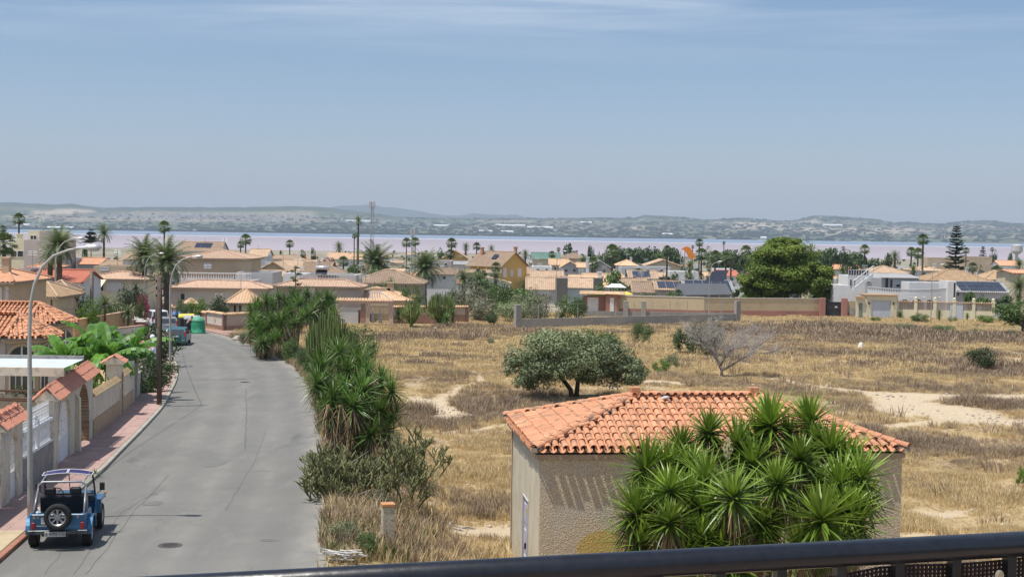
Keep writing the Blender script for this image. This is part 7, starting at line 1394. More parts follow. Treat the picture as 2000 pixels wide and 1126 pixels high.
# leaf crowns
def leaf_cloud(seed,N,K,R3=(1,1,.8),ls=.06,cs=.3,asp=.45,flat=.0,shell=.55,zmin=-1.,up=.4,hang=0,sq=1):
 """N leaf quads gathered in K clumps inside an ellipsoid; returns MB and tints"""
 g = np.random.RandomState(seed); cen = []
 while len(cen) < K:
  p = g.uniform(-1,1,3); r = np.linalg.norm(p)
  if r > 1 or r < shell * g.rand() ** .5 or p[2] < zmin: continue
  cen.append(p * (1 - cs * .5))
 cen = np.array(cen); rad = cs * g.uniform(.55,1.25,K); w = rad ** 2; idx = g.choice(K,N,p=w / w.sum())
 dv = g.normal(size=(N,3)); dv /= np.linalg.norm(dv,axis=1)[:,None]; dv[:,2] *= (1 - flat)
 rr = g.rand(N) ** (1 / 2.2)
 P = (cen[idx] + dv * (rad[idx] * rr)[:,None]) * np.array(R3)
 nrm = dv + np.array([0,0,up]) + g.normal(size=(N,3)) * .55; nrm /= np.linalg.norm(nrm,axis=1)[:,None]
 a = np.cross(nrm,g.normal(size=(N,3))); a /= np.linalg.norm(a,axis=1)[:,None] + 1e-9
 if hang: a = a * (1 - hang) + np.array([0,0,-1]) * hang; a /= np.linalg.norm(a,axis=1)[:,None];
 b = np.cross(nrm,a); b /= np.linalg.norm(b,axis=1)[:,None] + 1e-9
 L_ = (ls * g.uniform(.6,1.4,N))[:,None]; V = np.empty((N,4,3)); bow = nrm * L_ * .25
 V[:,0] = P - a * L_; V[:,1] = P + b * L_ * asp + bow; V[:,2] = P + a * L_; V[:,3] = P - b * L_ * asp + bow
 tint = np.clip(.5 * g.rand(N) + .5 * g.rand(K)[idx],0,1)
 return V,tint
def cloud_mesh(name,m,*a,**k):
 V,tint = leaf_cloud(*a,**k); N_ = len(V); me = bpy.data.meshes.new(name); me.vertices.add(N_ * 4); me.vertices.foreach_set('co',V.reshape(-1).astype(np.float32)); me.loops.add(N_ * 4); me.loops.foreach_set('vertex_index',np.arange(N_ * 4)); me.polygons.add(N_); me.polygons.foreach_set('loop_start',np.arange(N_) * 4); me.polygons.foreach_set('loop_total',np.full(N_,4))
 t = me.attributes.new('tint','FLOAT','FACE'); t.data.foreach_set('value',tint.astype(np.float32)); me.materials.append(m); me.update(calc_edges=True); me.validate(); return me
L_olive = leafmat('olive_leaf',(.13,.17,.08),(.31,.355,.19),rough=.6,tr=.15)
L_green = leafmat('shrub_leaf',(.05,.1,.025),(.16,.24,.07),rough=.5,tr=.2)
L_bright = leafmat('bright_leaf',(.06,.14,.02),(.2,.32,.05),rough=.45,tr=.25)
L_dark = leafmat('dark_leaf',(.03,.055,.022),(.09,.14,.05),rough=.55,tr=.15)
L_pine = leafmat('pine_needles',(.075,.13,.02),(.25,.325,.05),rough=.6,tr=.2)
L_greyg = leafmat('dusty_leaf',(.13,.14,.085),(.27,.27,.18),rough=.7,tr=.12)
L_feather = leafmat('feathery_leaf',(.06,.12,.04),(.15,.24,.08),rough=.6,tr=.2)
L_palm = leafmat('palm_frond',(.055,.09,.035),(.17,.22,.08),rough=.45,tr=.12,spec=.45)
L_palmdead = leafmat('dead_palm_frond',(.12,.09,.05),(.26,.2,.11),rough=.8,tr=0)
CR = {k: [cloud_mesh('crown',m,s,n,kk,ls=ls,cs=cs,shell=.5) for s in (1,2,3)] for k,m,n,kk,ls,cs in (
 ('olive',L_olive,3500,34,.045,.36),('green',L_green,3500,30,.05,.36),('bright',L_bright,3000,26,.055,.36),('dark',L_dark,3200,26,.055,.4),('grey',L_greyg,3500,30,.045,.38),('feather',L_feather,4500,30,.04,.4))}
CRF = {k: [cloud_mesh('crown',m,s + 20,700,16,ls=.11,cs=.42,asp=.6,shell=.5) for s in (1,2)] for k,m in (('dark',L_dark),('olive',L_olive),('green',L_green),('grey',L_greyg))}
def plant(lab,x,y,w,h,kind='green',trunk=0.0,cat='bush',name='bush',group=None,far=False,depth=None,z=None,lean=0,cz=None,seed=None):
 """crown w wide and h tall on a trunk of the given bare height"""
 g = gz(y,x) if z is None else z; t = thing(name,lab,cat,(x,y,g),0,group); r = random.Random(int(x * 37 + y * 11)); cr = (CRF if far else CR)[kind]
 me = cr[r.randrange(len(cr))]; ch = h - trunk
 if trunk > 0:
  b = MB(); tr = max(.06,w * .03); b.tube([(0,0,-.1),(lean * .4,0,trunk * .6),(lean,0,trunk + ch * .35)],[tr,tr * .8,tr * .45],6)
  for k in range(4): a = k * 1.6 + r.random(); b.tube([(lean * .8,0,trunk * .85),(lean + math.cos(a) * w * .22,math.sin(a) * w * .2,trunk + ch * .4)],[tr * .5,tr * .25],5)
  ob('trunk',b,M_bark,t)
 o = mobj('crown',me,t,(lean,0,trunk + ch * .48),(0,0,r.uniform(0,6.3)),(w / 2,(depth or w) / 2,ch / 1.7)); return t
def pp(px,py,d): a = at(px,py,d); return a.x,a.z
def bush(lab,px0,px1,yt,yb,kind,d=None,**k):
 """from its picture rectangle: base on the ground at yb (or at distance d)"""
 pm = (px0 + px1) / 2
 if d is None: q = ground(pm,yb); x,d,g = q.x,q.y,q.z
 else: x = at(pm,yb,d).x; g = gz(d,x)
 w = (px1 - px0) / FPX * d; h = max(.4,at(pm,yt,d).z - g); return plant(lab,x,d,w,h,kind,**k)
# vacant lot trees and shrubs
def olive_tree():
 q = ground(1118,780); t = thing('wild_olive_tree','broad grey green wild olive tree with two trunks behind the hut','tree',q); s = q.y / FPX; X = lambda px: (px - 1118) * s; Z = lambda py: (780 - py) * s
 b = MB(); b.tube([(0,0,-.1),(-.12,0,.55),(-.55,.1,1.1),(-1.2,.2,1.7),(-2.0,.2,2.3)],[.16,.13,.11,.08,.04],8); b.tube([(.2,0,-.1),(.25,0,.6),(.3,-.1,1.2),(.7,-.1,1.8),(1.5,-.2,2.4)],[.15,.13,.11,.08,.04],8)
 for a,c,r in (((-.5,.1,1.05),(-.7,.5,2.2),.06),((.3,-.1,1.2),(.0,-.6,2.3),.07),((-1.0,.2,1.5),(-2.4,-.4,1.9),.045),((.6,-.1,1.7),(2.6,.2,1.9),.05),((-.25,0,.75),(-.95,-.3,1.35),.04),((-.95,-.3,1.35),(-1.9,-.6,1.6),.03),((.3,0,1.0),(1.2,-.5,1.5),.045)): b.tube([a,Vector(a).lerp(Vector(c),.5) + Vector((0,0,.1)),c],[r,r * .7,r * .4],6)
 ob('trunk',b,mat('dark_olive_bark',(.09,.07,.055),(.05,.04,.032),ns=9,bs=30,bump=.8),t,True)
 for k,(px,py,rx,ry,rz,n,kk) in enumerate(((1090,697,3.0,2.6,1.6,15000,80),(1172,708,2.3,2.2,1.35,9500,54),(1036,718,1.7,1.8,1.15,6500,40),(1224,722,1.35,1.4,.85,4200,28))):
  me = cloud_mesh('crown',L_olive,50 + k,n,kk,R3=(rx,ry,rz),ls=.1,cs=.3,asp=.28,zmin=-.95,hang=.25); mobj('crown',me,t,(X(px),(-.3 if k != 1 else .4),Z(py)))
olive_tree()
def dead_tree():
 q = ground(1410,736); t = thing('bare_tree','silvery leafless tree with forked limbs in the dry field','tree',q); s = q.y / FPX; r = random.Random(5)
 P = lambda px,py,y=0: Vector(((px - 1410) * s,y,(736 - py) * s)); b = MB(); tw = MB()
 main = [([P(1410,738),P(1409,722),P(1408,712)],.13),([P(1409,722),P(1402,705,.3),P(1391,690,.4),P(1385,672,.2),P(1390,640,.5)],.1),([P(1408,712),P(1413,700),P(1416,690,-.2),P(1428,680,-.3),P(1440,672)],.09),([P(1411,722),P(1425,715),P(1440,702,-.5),P(1455,692,-.5),P(1480,675,-.2),P(1502,655)],.09),([P(1412,702),P(1418,680,.4),P(1405,655,.6)],.06),([P(1440,702,-.4),P(1470,690,.4),P(1500,690,.5)],.05),([P(1391,690),P(1370,672),P(1350,655)],.06),([P(1428,680),P(1450,672,.5),P(1470,655,.6)],.04)]
 for pts,r0 in main: n = len(pts); b.tube(pts,[r0 * (1 - .7 * i / (n - 1)) for i in range(n)],7)
 ob('trunk',b,mat('silver_dead_wood',(.34,.3,.27),(.2,.17,.15),ns=6,bs=30,bump=.6),t,True)
 def grow(p,d,L_,r_,lev):
  q = p + d * L_; tw.tube([p,p.lerp(q,.5) + Vector((r.uniform(-.05,.05),) * 3),q],[r_,r_ * .7,r_ * .5],3,cap=False)
  if lev:
   for _ in range(3): grow(p.lerp(q,r.uniform(.4,1)),(d + Vector((r.uniform(-.9,.9),r.uniform(-.9,.9),r.uniform(-.4,.7)))).normalized(),L_ * r.uniform(.5,.8),r_ * .6,lev - 1)
 for pts,r0 in main[1:]:
  for i in range(1,len(pts)):
   for _ in range(8): d = (pts[i] - pts[i - 1]).normalized() + Vector((r.uniform(-.9,.9),r.uniform(-.9,.9),r.uniform(-.1,1))); grow(pts[i - 1].lerp(pts[i],r.uniform(.2,1)),d.normalized(),r.uniform(.5,.95),.018,3)
 ob('twigs',tw,mat('grey_dry_twigs',(.42,.38,.35),(.3,.27,.25),ns=3),t,kind='stuff')
dead_tree()
bush('tall green shrub behind the left part of the wild olive crown',1120,1215,640,690,'green',d=108)
bush('round green shrub standing alone right of the wild olive tree',1230,1278,622,672,'feather')
bush('dark green shrub beside the bare silvery tree',1312,1368,630,692,'dark')
bush('small bright green shrub low in front of the dark one',1274,1312,697,730,'bright')
bush('dusty shrub just right of the small bright green shrub',1298,1330,685,720,'olive')
bush('tall thin olive shrub behind the bare tree',1340,1430,612,680,'grey',d=112)
bush('compact deep green shrub alone in the right of the field',1884,1950,672,722,'dark',trunk=.15)
bush('spreading acacia tree at the right edge before the cream wall',1935,2060,580,655,'green',trunk=1.0,cat='tree',name='tree')
for i,(x0,x1,y0,y1,kd,lab) in enumerate(((1820,1870,632,652,'feather','pale green weed clump below the garden door'),(1896,1920,640,652,'green','small round weed clump right of the pale one'),(1775,1818,610,630,'green','dark green bush against the foot of the cream wall'),(1700,1722,618,627,'green','low bush before the garage door'),(1905,1945,612,630,'bright','light green bush at the foot of the slatted wall'),(1850,1870,615,630,'olive','dusty bush by the white garden door'),(950,966,657,672,'olive','tiny dark weed tuft in the near middle of the field'),(1740,1790,628,646,'grey','grey green weeds in front of the dark bush'),(1960,1990,640,660,'grey','grey weeds under the acacia'),(1982,2010,905,950,'bright','yellow green weed at the right edge near the path'))): bush(lab,x0,x1,y0,y1,kd)
def spiky(lab,px,py,hpx,s,d=None):
 q = ground(px,py); t = thing('young_yucca',lab,'young yucca',q); h = hpx / FPX * q.y; b = MB(); b.tube([(0,0,0),(0,0,h * .6)],.06,6); ob('stem',b,M_yuctrunk,t); mobj('leaf_rosette',ROSM[0],t,(0,0,h * .75),None,s); mobj('leaf_rosette',ROSM[1],t,(0,0,h * .4),(0,0,2),s * .8)
for px,py,h,s,lab in ((1834,629,24,.9,'taller young yucca against the slatted wall'),(1758,622,12,.7,'small young yucca right of the garage'),(1889,626,14,.7,'small young yucca between white door and light bush'),(1955,627,12,.6,'small young yucca under the acacia branch')): spiky(lab,px,py,h,s)
MS = [(880,960,548,625,168,'grey','dusty grey green bush at the left of the scrub mass'),(940,1020,545,610,178,'green','dark green bush crowning the scrub mass'),(985,1060,560,625,165,'olive','olive bush in the middle of the scrub mass'),(1010,1082,560,620,172,'grey','tall thin grey bush at the right of the scrub mass'),(905,975,575,640,160,'grey','greyish bush low in front of the scrub mass'),(960,1040,580,635,158,'olive','greener bush low in front of the scrub mass'),
      (1082,1146,573,615,160,'green','separate deep green bush in front of the red entrance wall'),(1020,1075,590,628,156,'grey','dry bush under the tall thin grey one'),(945,975,602,625,152,'dark','small dark round bush before the grey wall pier'),(950,1000,555,600,182,'green','bush behind the scrub mass near the dark wall'),(860,905,560,600,176,'green','green bush left behind the candelabra cactus'),(738,790,538,568,166,'green','green shrub against the olive walled bungalow'),(780,830,552,592,160,'green','pale green shrub behind the upright candelabra cactus'),(700,745,545,562,170,'grey','thin shrub left of the olive walled bungalow')]
for x0,x1,y0,y1,d,kd,lab in MS: bush(lab,x0,x1,y0,y1,kd,d=d)
for x0,x1,y0,y1,d,kd,lab in ((110,185,548,600,112,'dark','big dark blue green bush behind the orange turrets'),(148,198,565,610,108,'bright','bright green feathery bush right of the dark one'),(180,240,562,618,118,'bright','bright green garden tree above the ochre garden wall'),(228,292,540,600,128,'dark','dark green tree by the bougainvillea'),(262,290,570,590,124,'green','green shrub under the bougainvillea'),(338,372,580,605,140,'green','climber over the wall left of the roofed pier'),
      (366,412,572,608,142,'bright','yellow green hibiscus bush above the villa boundary wall'),(405,450,570,612,141,'dark','dark green cypress like shrub left of the gazebo'),(20,62,520,545,145,'dark','dark round trees below the modern cube house'),(-20,30,555,575,150,'dark','dark tree behind the beige house at the left edge'),(0,95,738,770,52,'dark','dark clipped hedge behind the rusty pergola'),(1240,1290,566,582,186,'green','hedge above the long cream wall'),(1290,1335,566,582,186,'green','hedge piece right of the yellow parasol'),(1140,1185,560,578,195,'bright','bright garden bush by the dark blank slab')):
 bush(lab,x0,x1,y0,y1,kd,d=d)
L_boug = leafmat('bougainvillea_bract',(.25,.02,.08),(.45,.05,.16),tr=.2); BO = [cloud_mesh('crown',L_boug,77,1500,18,ls=.06,cs=.4)]
CR['boug'] = BO; bush('crimson bougainvillea spilling over the wall beside the far lamp',262,296,572,592,'boug',d=126); bush('dark pink bougainvillea among the brown roofs',628,662,500,515,'boug',d=300)
def on_side(y,off,lab,w,h,kind,z=.0,dp=None,name='bush',cat='bush'):
 p = side(y,off); return plant(lab,p.x,y,w,h,kind,z=gz(y) + z,depth=dp,name=name,cat=cat)
on_side(75.5,1.5,'flowering vine hanging over the low white wall',1.4,2.3,'green',dp=4.5,name='vine',cat='vine'); on_side(93,1.9,'dark leafed shrub bulging over the wall behind the utility pole',2.2,3.0,'dark',dp=6)
on_side(99,2.2,'dusty shrub along the wall behind the lamp post',2.0,2.4,'olive',dp=6); on_side(60,3.2,'clipped green hedge behind the stone footed wall',1.6,2.3,'bright',dp=7,name='hedge',cat='hedge')
for (px,py,r_,lab) in ((190,934,.32,'grass tuft growing at the kerb beyond the open car'),(346,742,.25,'weeds at the foot of the second lamp post'),(318,797,.22,'dry weeds at the foot of the dark pole')):
 q = ground(px,py); p = q + Vector((-.08,0,.1)); b,T = blades(60,r_,.008,20,85,int(px)); o = mobj('weed_tuft',b.mesh('weed_tuft',L_bright if px < 340 and px < 200 else L_olive,col=T),loc=p); put(o,label=lab,category='weeds',kind='thing')
# large round pine
def pine():
 d = 191; a = at(1528,610,d); g = gz(d,a.x); t = thing('stone_pine','very large round bright green pine behind the cream wall','tree',(a.x,d,g)); s = d / FPX
 zc = lambda py: at(1528,py,d).z - g; b = MB(); b.tube([(0,0,-.2),(.3,0,1.2),(.2,0,2.8),(-.2,0,5)],[.38,.32,.26,.12],8)
 for e in ((-3.2,-.4,4.2),(3.0,-.3,3.8),(1.4,.5,5.5),(-1.8,.6,5.6)): b.tube([(.2,0,1.2),(e[0] * .45,e[1],e[2] * .55),e],[.2,.15,.07],6)
 ob('trunk',b,mat('pine_bark',(.3,.25,.22),(.18,.14,.12),ns=5,bs=20,bump=.7),t,True)
 for k,(px,py,wpx,hpx,n,kk) in enumerate(((1530,518,160,104,16000,70),(1478,555,84,62,6500,30),(1580,545,86,80,7000,34),(1532,482,92,44,6000,24),(1600,575,50,40,3200,16),(1455,580,44,36,2600,12),(1520,560,110,60,6000,30))):
  me = cloud_mesh('crown',L_pine,90 + k,n,kk,R3=(wpx * s / 2,wpx * s / 2.4,hpx * s / 2),ls=.2,cs=.34,asp=.35,flat=.25,up=.9,shell=.7); mobj('crown',me,t,((px - 1528) * s,-.6 * (k % 3),zc(py)))
pine()
# palms
def fan_crown(seed,n=42,L_=1.0,sw=130):
 r = random.Random(seed); b = MB(); T = []
 for i in range(n):
  az = i * 2.4 + r.uniform(-.2,.2); u = i / n; el = R(80 - sw * u) + r.uniform(-.15,.15); h = Vector((math.cos(az),math.sin(az),0)); d = (h * math.cos(el) + Vector((0,0,math.sin(el)))).normalized(); sd_ = Vector((-h.y,h.x,0)); nr = d.cross(sd_)
  p1 = d * (.45 * L_); n0 = len(b.f); b.add([sd_ * .015,-sd_ * .015,p1 - sd_ * .01,p1 + sd_ * .01],[(0,1,2,3)])
  for k in range(11):
   a = R(-75 + 15 * k); q = (d * math.cos(a) + sd_ * math.sin(a)).normalized(); e = p1 + q * .5 * L_ * (1 - .12 * abs(k - 5) / 5) + Vector((0,0,-.1 * L_ * (1 + r.random()))); w = q.cross(nr).normalized() * .035; m_ = p1 + q * .28 * L_
   b.add([p1,m_ + w,e,m_ - w],[(0,1,2,3)])
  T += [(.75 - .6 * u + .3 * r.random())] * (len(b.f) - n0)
 return b.mesh('frond_crown',L_palm,col=[max(0,min(1,x)) for x in T])
def date_crown(seed,n=46,L_=1.0,up=78,lo=-42,dr=1.3):
 r = random.Random(seed); b = MB(); T = []
 for i in range(n):
  az = i * 2.4 + r.uniform(-.2,.2); u = i / n; el = R(up - (up - lo) * u) + r.uniform(-.1,.1); h = Vector((math.cos(az),math.sin(az),0)); sd_ = Vector((-h.y,h.x,0)); p = Vector((0,0,0)); pts = [p]; ds = []; S_ = 12; e = el
  for k in range(S_): d = h * math.cos(e) + Vector((0,0,math.sin(e))); p = p + d * (L_ / S_); pts.append(p); ds.append(d); e -= dr / S_ * (.4 + 1.2 * k / S_) * (1.1 - .4 * math.sin(max(el,0)))
  n0 = len(b.f)
  for k in range(1,S_ + 1):
   d = ds[k - 1]; nr = d.cross(sd_).normalized(); ll = .24 * L_ * (1 - .55 * abs(k / S_ - .45) * 1.6)
   for sg in (-1,1):
    for q_ in (0,.5):
     c = pts[k - 1].lerp(pts[k],q_); e1 = c + (sd_ * sg * .8 + d * .55 + Vector((0,0,-.25 - .15 * r.random()))).normalized() * ll; b.add([c - d * .012 * L_,e1,c + d * .014 * L_],[(0,1,2)])
   b.add([pts[k - 1] + sd_ * .008,pts[k - 1] - sd_ * .008,pts[k] - sd_ * .006,pts[k] + sd_ * .006],[(0,1,2,3)])
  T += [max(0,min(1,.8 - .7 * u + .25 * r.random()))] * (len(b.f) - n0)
 return b.mesh('frond_crown',L_palm,col=T)
FAN = [fan_crown(s) for s in (1,2)]; DATE = [date_crown(s) for s in (1,2)]; SKP = []
for s in (1,2):
 b,T = blades(70,.75,.05,-88,-40,s,bend=.3,seg=2); SKP.append(b.mesh('dead_frond_skirt',L_palmdead,col=T))
def palm(lab,px,py,rpx,d,kind='fan',tr=None,skirt=True,group=None,lean=0):
 a = at(px,py,d); x = a.x; g = gz(d,x); r_ = rpx / FPX * d * 1.12; t = thing('palm_tree',lab,'palm tree',(x - lean,d,g),0,group); h = a.z - g; tr = tr or (.16 if kind == 'fan' else .26)
 b = MB(); K = max(6,int(h / .6)); pts = []; rr = []
 for k in range(K + 1): u = k / K; pts.append((lean * u ** 1.5,0,h * u)); rr.append(tr * (1.25 - .35 * u) * (1.08 if k % 2 else .94))
 b.tube(pts,rr,8); ob('trunk',b,M_palmbark,t)
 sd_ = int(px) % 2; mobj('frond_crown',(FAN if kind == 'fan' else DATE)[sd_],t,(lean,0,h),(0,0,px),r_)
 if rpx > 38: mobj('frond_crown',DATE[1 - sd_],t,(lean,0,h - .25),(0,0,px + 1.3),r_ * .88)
 if skirt and kind == 'fan': mobj('dead_frond_skirt',SKP[sd_],t,(lean,0,h - r_ * .1),(0,0,px),r_ * .85)
 return t
PA = [(37,428,15,255,'fan','small fan palm above the modern cube house'),(6,447,9,300,'fan','tiny fan palm at the left edge by the lake'),(8,478,30,128,'fan','fan palm with broad crown cut by the left edge'),(116,478,42,134,'date','taller date palm of the pair before the white red roofed house'),(98,500,30,137,'date','shorter date palm of the pair before the white red roofed house'),
      (203,455,22,330,'date','date palm by the lake left of the lone slender palm'),(321,443,15,265,'fan','lone slender fan palm standing high before the lake'),(282,496,42,152,'date','left fan palm with shaggy crown in front of the beige house'),(326,508,52,146,'date','big shaggy fan palm with thick dark trunk by the far lamp'),(480,468,14,345,'fan','fan palm right of the far solar roof'),(470,478,9,350,'fan','small fan palm left beside the far solar roof pair'),(566,476,10,420,'fan','small dense fan palm left of centre before the lake'),
      (662,482,13,440,'date','bushy date palm right of the small white roofs'),(700,430,11,420,'date','tallest slender palm beside the white telecom mast'),(692,461,6,425,'fan','thin short palm left of the tallest slender palm'),(698,458,6,423,'fan','little palm hugging the tallest slender palm'),(733,512,46,232,'date','huge spreading date palm behind the brown hipped bungalow'),(830,522,42,205,'date','large date palm with spiky crown right of the brown bungalow'),
      (794,474,12,470,'fan','left fan palm beside the short telecom mast'),(811,472,11,480,'fan','right fan palm beside the short telecom mast'),(882,475,13,330,'fan','fan palm rising over the ochre gable'),(880,496,12,320,'fan','shorter fan palm in front of the ochre gable'),(910,482,10,420,'date','palm left of the yellow house'),(931,481,10,400,'fan','palm just left of the yellow house chimney'),(960,485,9,430,'date','palm behind the yellow house roof'),
      (1026,495,10,380,'date','small palm right of the yellow gable'),(1078,497,9,380,'fan','small palm before the green roof'),(1091,487,5,450,'fan','thin palm left of the dark round pines'),(1196,492,19,243,'fan','sunlit fan palm with thick trunk in the centre of the town'),(1138,508,12,300,'date','low date palm right of the pink house'),(1303,487,10,260,'fan','slender fan palm left of the orange slide'),(1366,474,10,330,'fan','fan palm with high brown crown right of the orange slide'),
      (1347,520,15,240,'date','date palm in front of the orange slide'),(1370,497,16,262,'fan','green fan palm just right of the orange slide'),(1397,500,14,258,'fan','left palm of the trio before the white houses'),(1418,502,13,255,'fan','middle palm of the trio before the white houses'),(1428,502,10,262,'fan','right palm of the trio before the white houses'),(1457,490,14,300,'fan','palm crown touching the big round pine'),(1414,474,4,520,'fan','tiny distant palm above the dark pine belt'),
      (1353,482,4,600,'fan','tiny distant palm left of the high brown crown'),(1689,487,12,300,'fan','palm in front of the right pine belt'),(1803,468,14,235,'fan','tall thin palm with compact crown over the white villa'),(1793,495,14,280,'fan','shaggy palm left behind the tall thin palm'),(1780,492,12,290,'fan','brown shaggy palm farther left of the tall thin palm'),(1748,500,14,330,'date','grey green date palm left of the shaggy palms'),(1784,525,12,215,'date','low green palm behind the white terrace'),
      (1646,528,13,260,'date','palm right beside the big round pine'),(1648,545,16,215,'fan','lower green palm behind the low white wing'),(1990,560,26,175,'date','dark palm at the right edge over the solar villa'),(1900,522,12,300,'fan','shaggy palm right of the Norfolk pine'),(1990,515,14,330,'date','palm crown at the right edge behind the tiled roofs'),(1887,489,8,430,'fan','small palm right behind the Norfolk pine'),(1938,487,5,600,'fan','tiny far palm near the warehouses'),
      (1288,503,12,330,'date','low palm in front of the dark pine belt'),(905,545,26,195,'date','bushy green palm at the left of the scrub mass'),(935,545,18,200,'date','second bushy palm at the left of the scrub mass'),(968,540,16,205,'date','banana like palm in front of the yellow house'),(1172,562,12,205,'fan','small palm before the dark grey slab'),(1325,575,12,186,'fan','low fan palm by the dark verandah'),(1310,577,8,188,'fan','tiny fan palm by the dark verandah')]
for px,py,r_,d,kd,lab in PA: palm(lab,px,py,r_,d,kd,skirt=(d < 400 and px not in (1803,)))
for px,py,r_,lab in ((205,595,24,'feathery green areca palm over the ochre garden wall'),(250,612,20,'yellowish areca palm with drooping fronds near the brown gate piers')): palm(lab,px,py,r_,112 if px < 230 else 118,'date',.07,False)
def norfolk(lab,px,yt,yb,wpx,d,tiers=17):
 a,c = at(px,yt,d),at(px,yb,d); g = gz(d,a.x); t = thing('norfolk_pine',lab,'tree',(a.x,d,g)); h = a.z - g; hb = c.z - g; r = random.Random(int(px)); b = MB(); b.tube([(0,0,0),(0,0,h)],[.22,.03],6); ob('trunk',b,M_bark,t); b = MB(); T = []; wm_ = wpx / FPX * d / 2
 for i in range(tiers):
  z = hb + (h - hb) * (i / tiers) ** .92 + r.uniform(-.15,.15); rad = (wm_ * (1 - i / tiers) ** .85 + .15) * r.uniform(.78,1.12)
  for k in range(7):
   az = k * .9 + i * .5 + r.uniform(-.15,.15); dd = Vector((math.cos(az),math.sin(az),r.uniform(-.05,.35))); rr = rad * r.uniform(.8,1.1); sd_ = Vector((-dd.y,dd.x,0)); n0 = len(b.f); b.tube([(0,0,z),Vector((0,0,z)) + dd * rr],[.05,.02],3)
   for j in range(9):
    u = .2 + .8 * j / 8; q = Vector((0,0,z)) + dd * rr * u
    for s_ in (-1,1): e = q + sd_ * s_ * rr * .28 * (1.15 - u) + dd * .25 + Vector((0,0,.12)); w = Vector((0,0,.14)); b.add([q - w,e,q + w + dd * .1],[(0,1,2)]); b.add([q - dd * .12,e,q + dd * .2],[(0,1,2)])
   T += [r.random()] * (len(b.f) - n0)
 mobj('branches',b.mesh('branches',L_dark,col=T),t); return t
norfolk('tall tiered Norfolk pine standing above the tiled roofs at the right',1869,437,535,48,262); norfolk('small far Norfolk pine by the lake shore at the right',1920,480,500,12,520,8); norfolk('sparse dark araucaria by the lake at the left',178,448,475,34,330,9)
q = at(577,570,118); t = thing('agave_stalk','tall agave flower stalk with round clusters behind the yucca thicket','agave',(q.x,118,gz(118))); g = t.location.z; z1 = at(577,518,118).z - g; b = MB(); b.tube([(0,0,0),(0,0,z1)],[.07,.03],6); ob('stem',b,M_yuctrunk,t)
for k in range(11): u = .55 + .45 * k / 11; a = k * 2.4; rr = .75 * (1.25 - u); c = (math.cos(a) * rr,math.sin(a) * rr,z1 * u + .1); b = MB(); b.tube([(0,0,z1 * u - .15),c],.02,4); ob('arm',b,M_yuctrunk,t); mobj('flower_cluster',CRF['olive'][k % 2],t,c,None,(.34,.34,.16))
# cacti
M_euph = leafmat('candelabra_cactus',(.08,.13,.035),(.24,.29,.1),rough=.5,tr=0)
def candelabra(lab,px,yb,yt,wpx,d,n=80,seed=1,grp=None,flare=.5):
 a = at(px,yb,d); g = gz(d,a.x); t = thing('candelabra_cactus',lab,'cactus',(a.x,d,g),0,grp); h = at(px,yt,d).z - g; w = wpx / FPX * d / 2; r = random.Random(seed); b = MB(); T = []
 b.tube([(0,0,0),(0,0,h * .25)],[.16,.12],6); T += [.3] * len(b.f)
 for i in range(n):
  az = r.uniform(0,6.3); rr = w * math.sqrt(r.random()); top = h * (1 - .3 * (rr / w) ** 2) * r.uniform(.82,1.03); z0 = h * r.uniform(.08,.3); c = Vector((math.cos(az),math.sin(az) * .8,0)); n0 = len(b.f); st = 4 if d < 100 else 3
  b.tube([c * rr * .15 + Vector((0,0,z0)),c * rr * .65 + Vector((0,0,z0 + (top - z0) * .25)),c * rr * .97 + Vector((0,0,z0 + (top - z0) * .6)),c * rr + Vector((0,0,top))],[.04,.05,.05,.03],st); T += [r.random()] * (len(b.f) - n0)
  if r.random() < .6: q = c * rr * .9 + Vector((0,0,z0 + (top - z0) * .5)); n0 = len(b.f); o_ = Vector((r.uniform(-.25,.25),r.uniform(-.2,.2),0)); b.tube([q,q + o_ + Vector((0,0,.15)),q + o_ * 1.2 + Vector((0,0,(top - z0) * .45))],[.04,.05,.03],st); T += [r.random()] * (len(b.f) - n0)
 mobj('arms',b.mesh('arms',M_euph,col=T),t); return t
candelabra('tall candelabra cactus between the yucca thickets by the road',640,700,602,90,80,130,3)
candelabra('candelabra cactus with yellowing arms at the thicket foot',660,690,618,70,84,70,8)
candelabra('upright candelabra cactus right of the villa gateway',803,637,580,46,146,90,4); candelabra('widest candelabra cactus with bare forked base before the pink wall',858,640,566,62,149,120,5)
for px,py,hp,lab in ((778,632,30,'dark young yucca left of the upright candelabra cactus'),(884,636,34,'dark twin yucca right of the widest candelabra cactus'),(872,640,26,'short dark yucca at the foot of the widest candelabra cactus')): spiky(lab,px,py,hp,1.15)
bush('soft green feathery bush at the right of the roadside cacti',670,742,622,700,'feather',d=86); bush('dark green bush behind the tall roadside yuccas',585,635,640,708,'green',d=88); bush('feathery grey green bush at the road edge below the thicket',490,528,645,682,'feather',d=103); bush('dry weedy bush on the road edge left of the thicket',466,498,643,668,'grey',d=117)
bush('green undergrowth bush below the yucca thicket',545,592,655,700,'green',d=99); bush('brownish undergrowth bush below the candelabra cactus',600,655,690,725,'olive',d=86); bush('leafy bush hanging at the road bend edge',578,618,668,722,'feather',d=92)
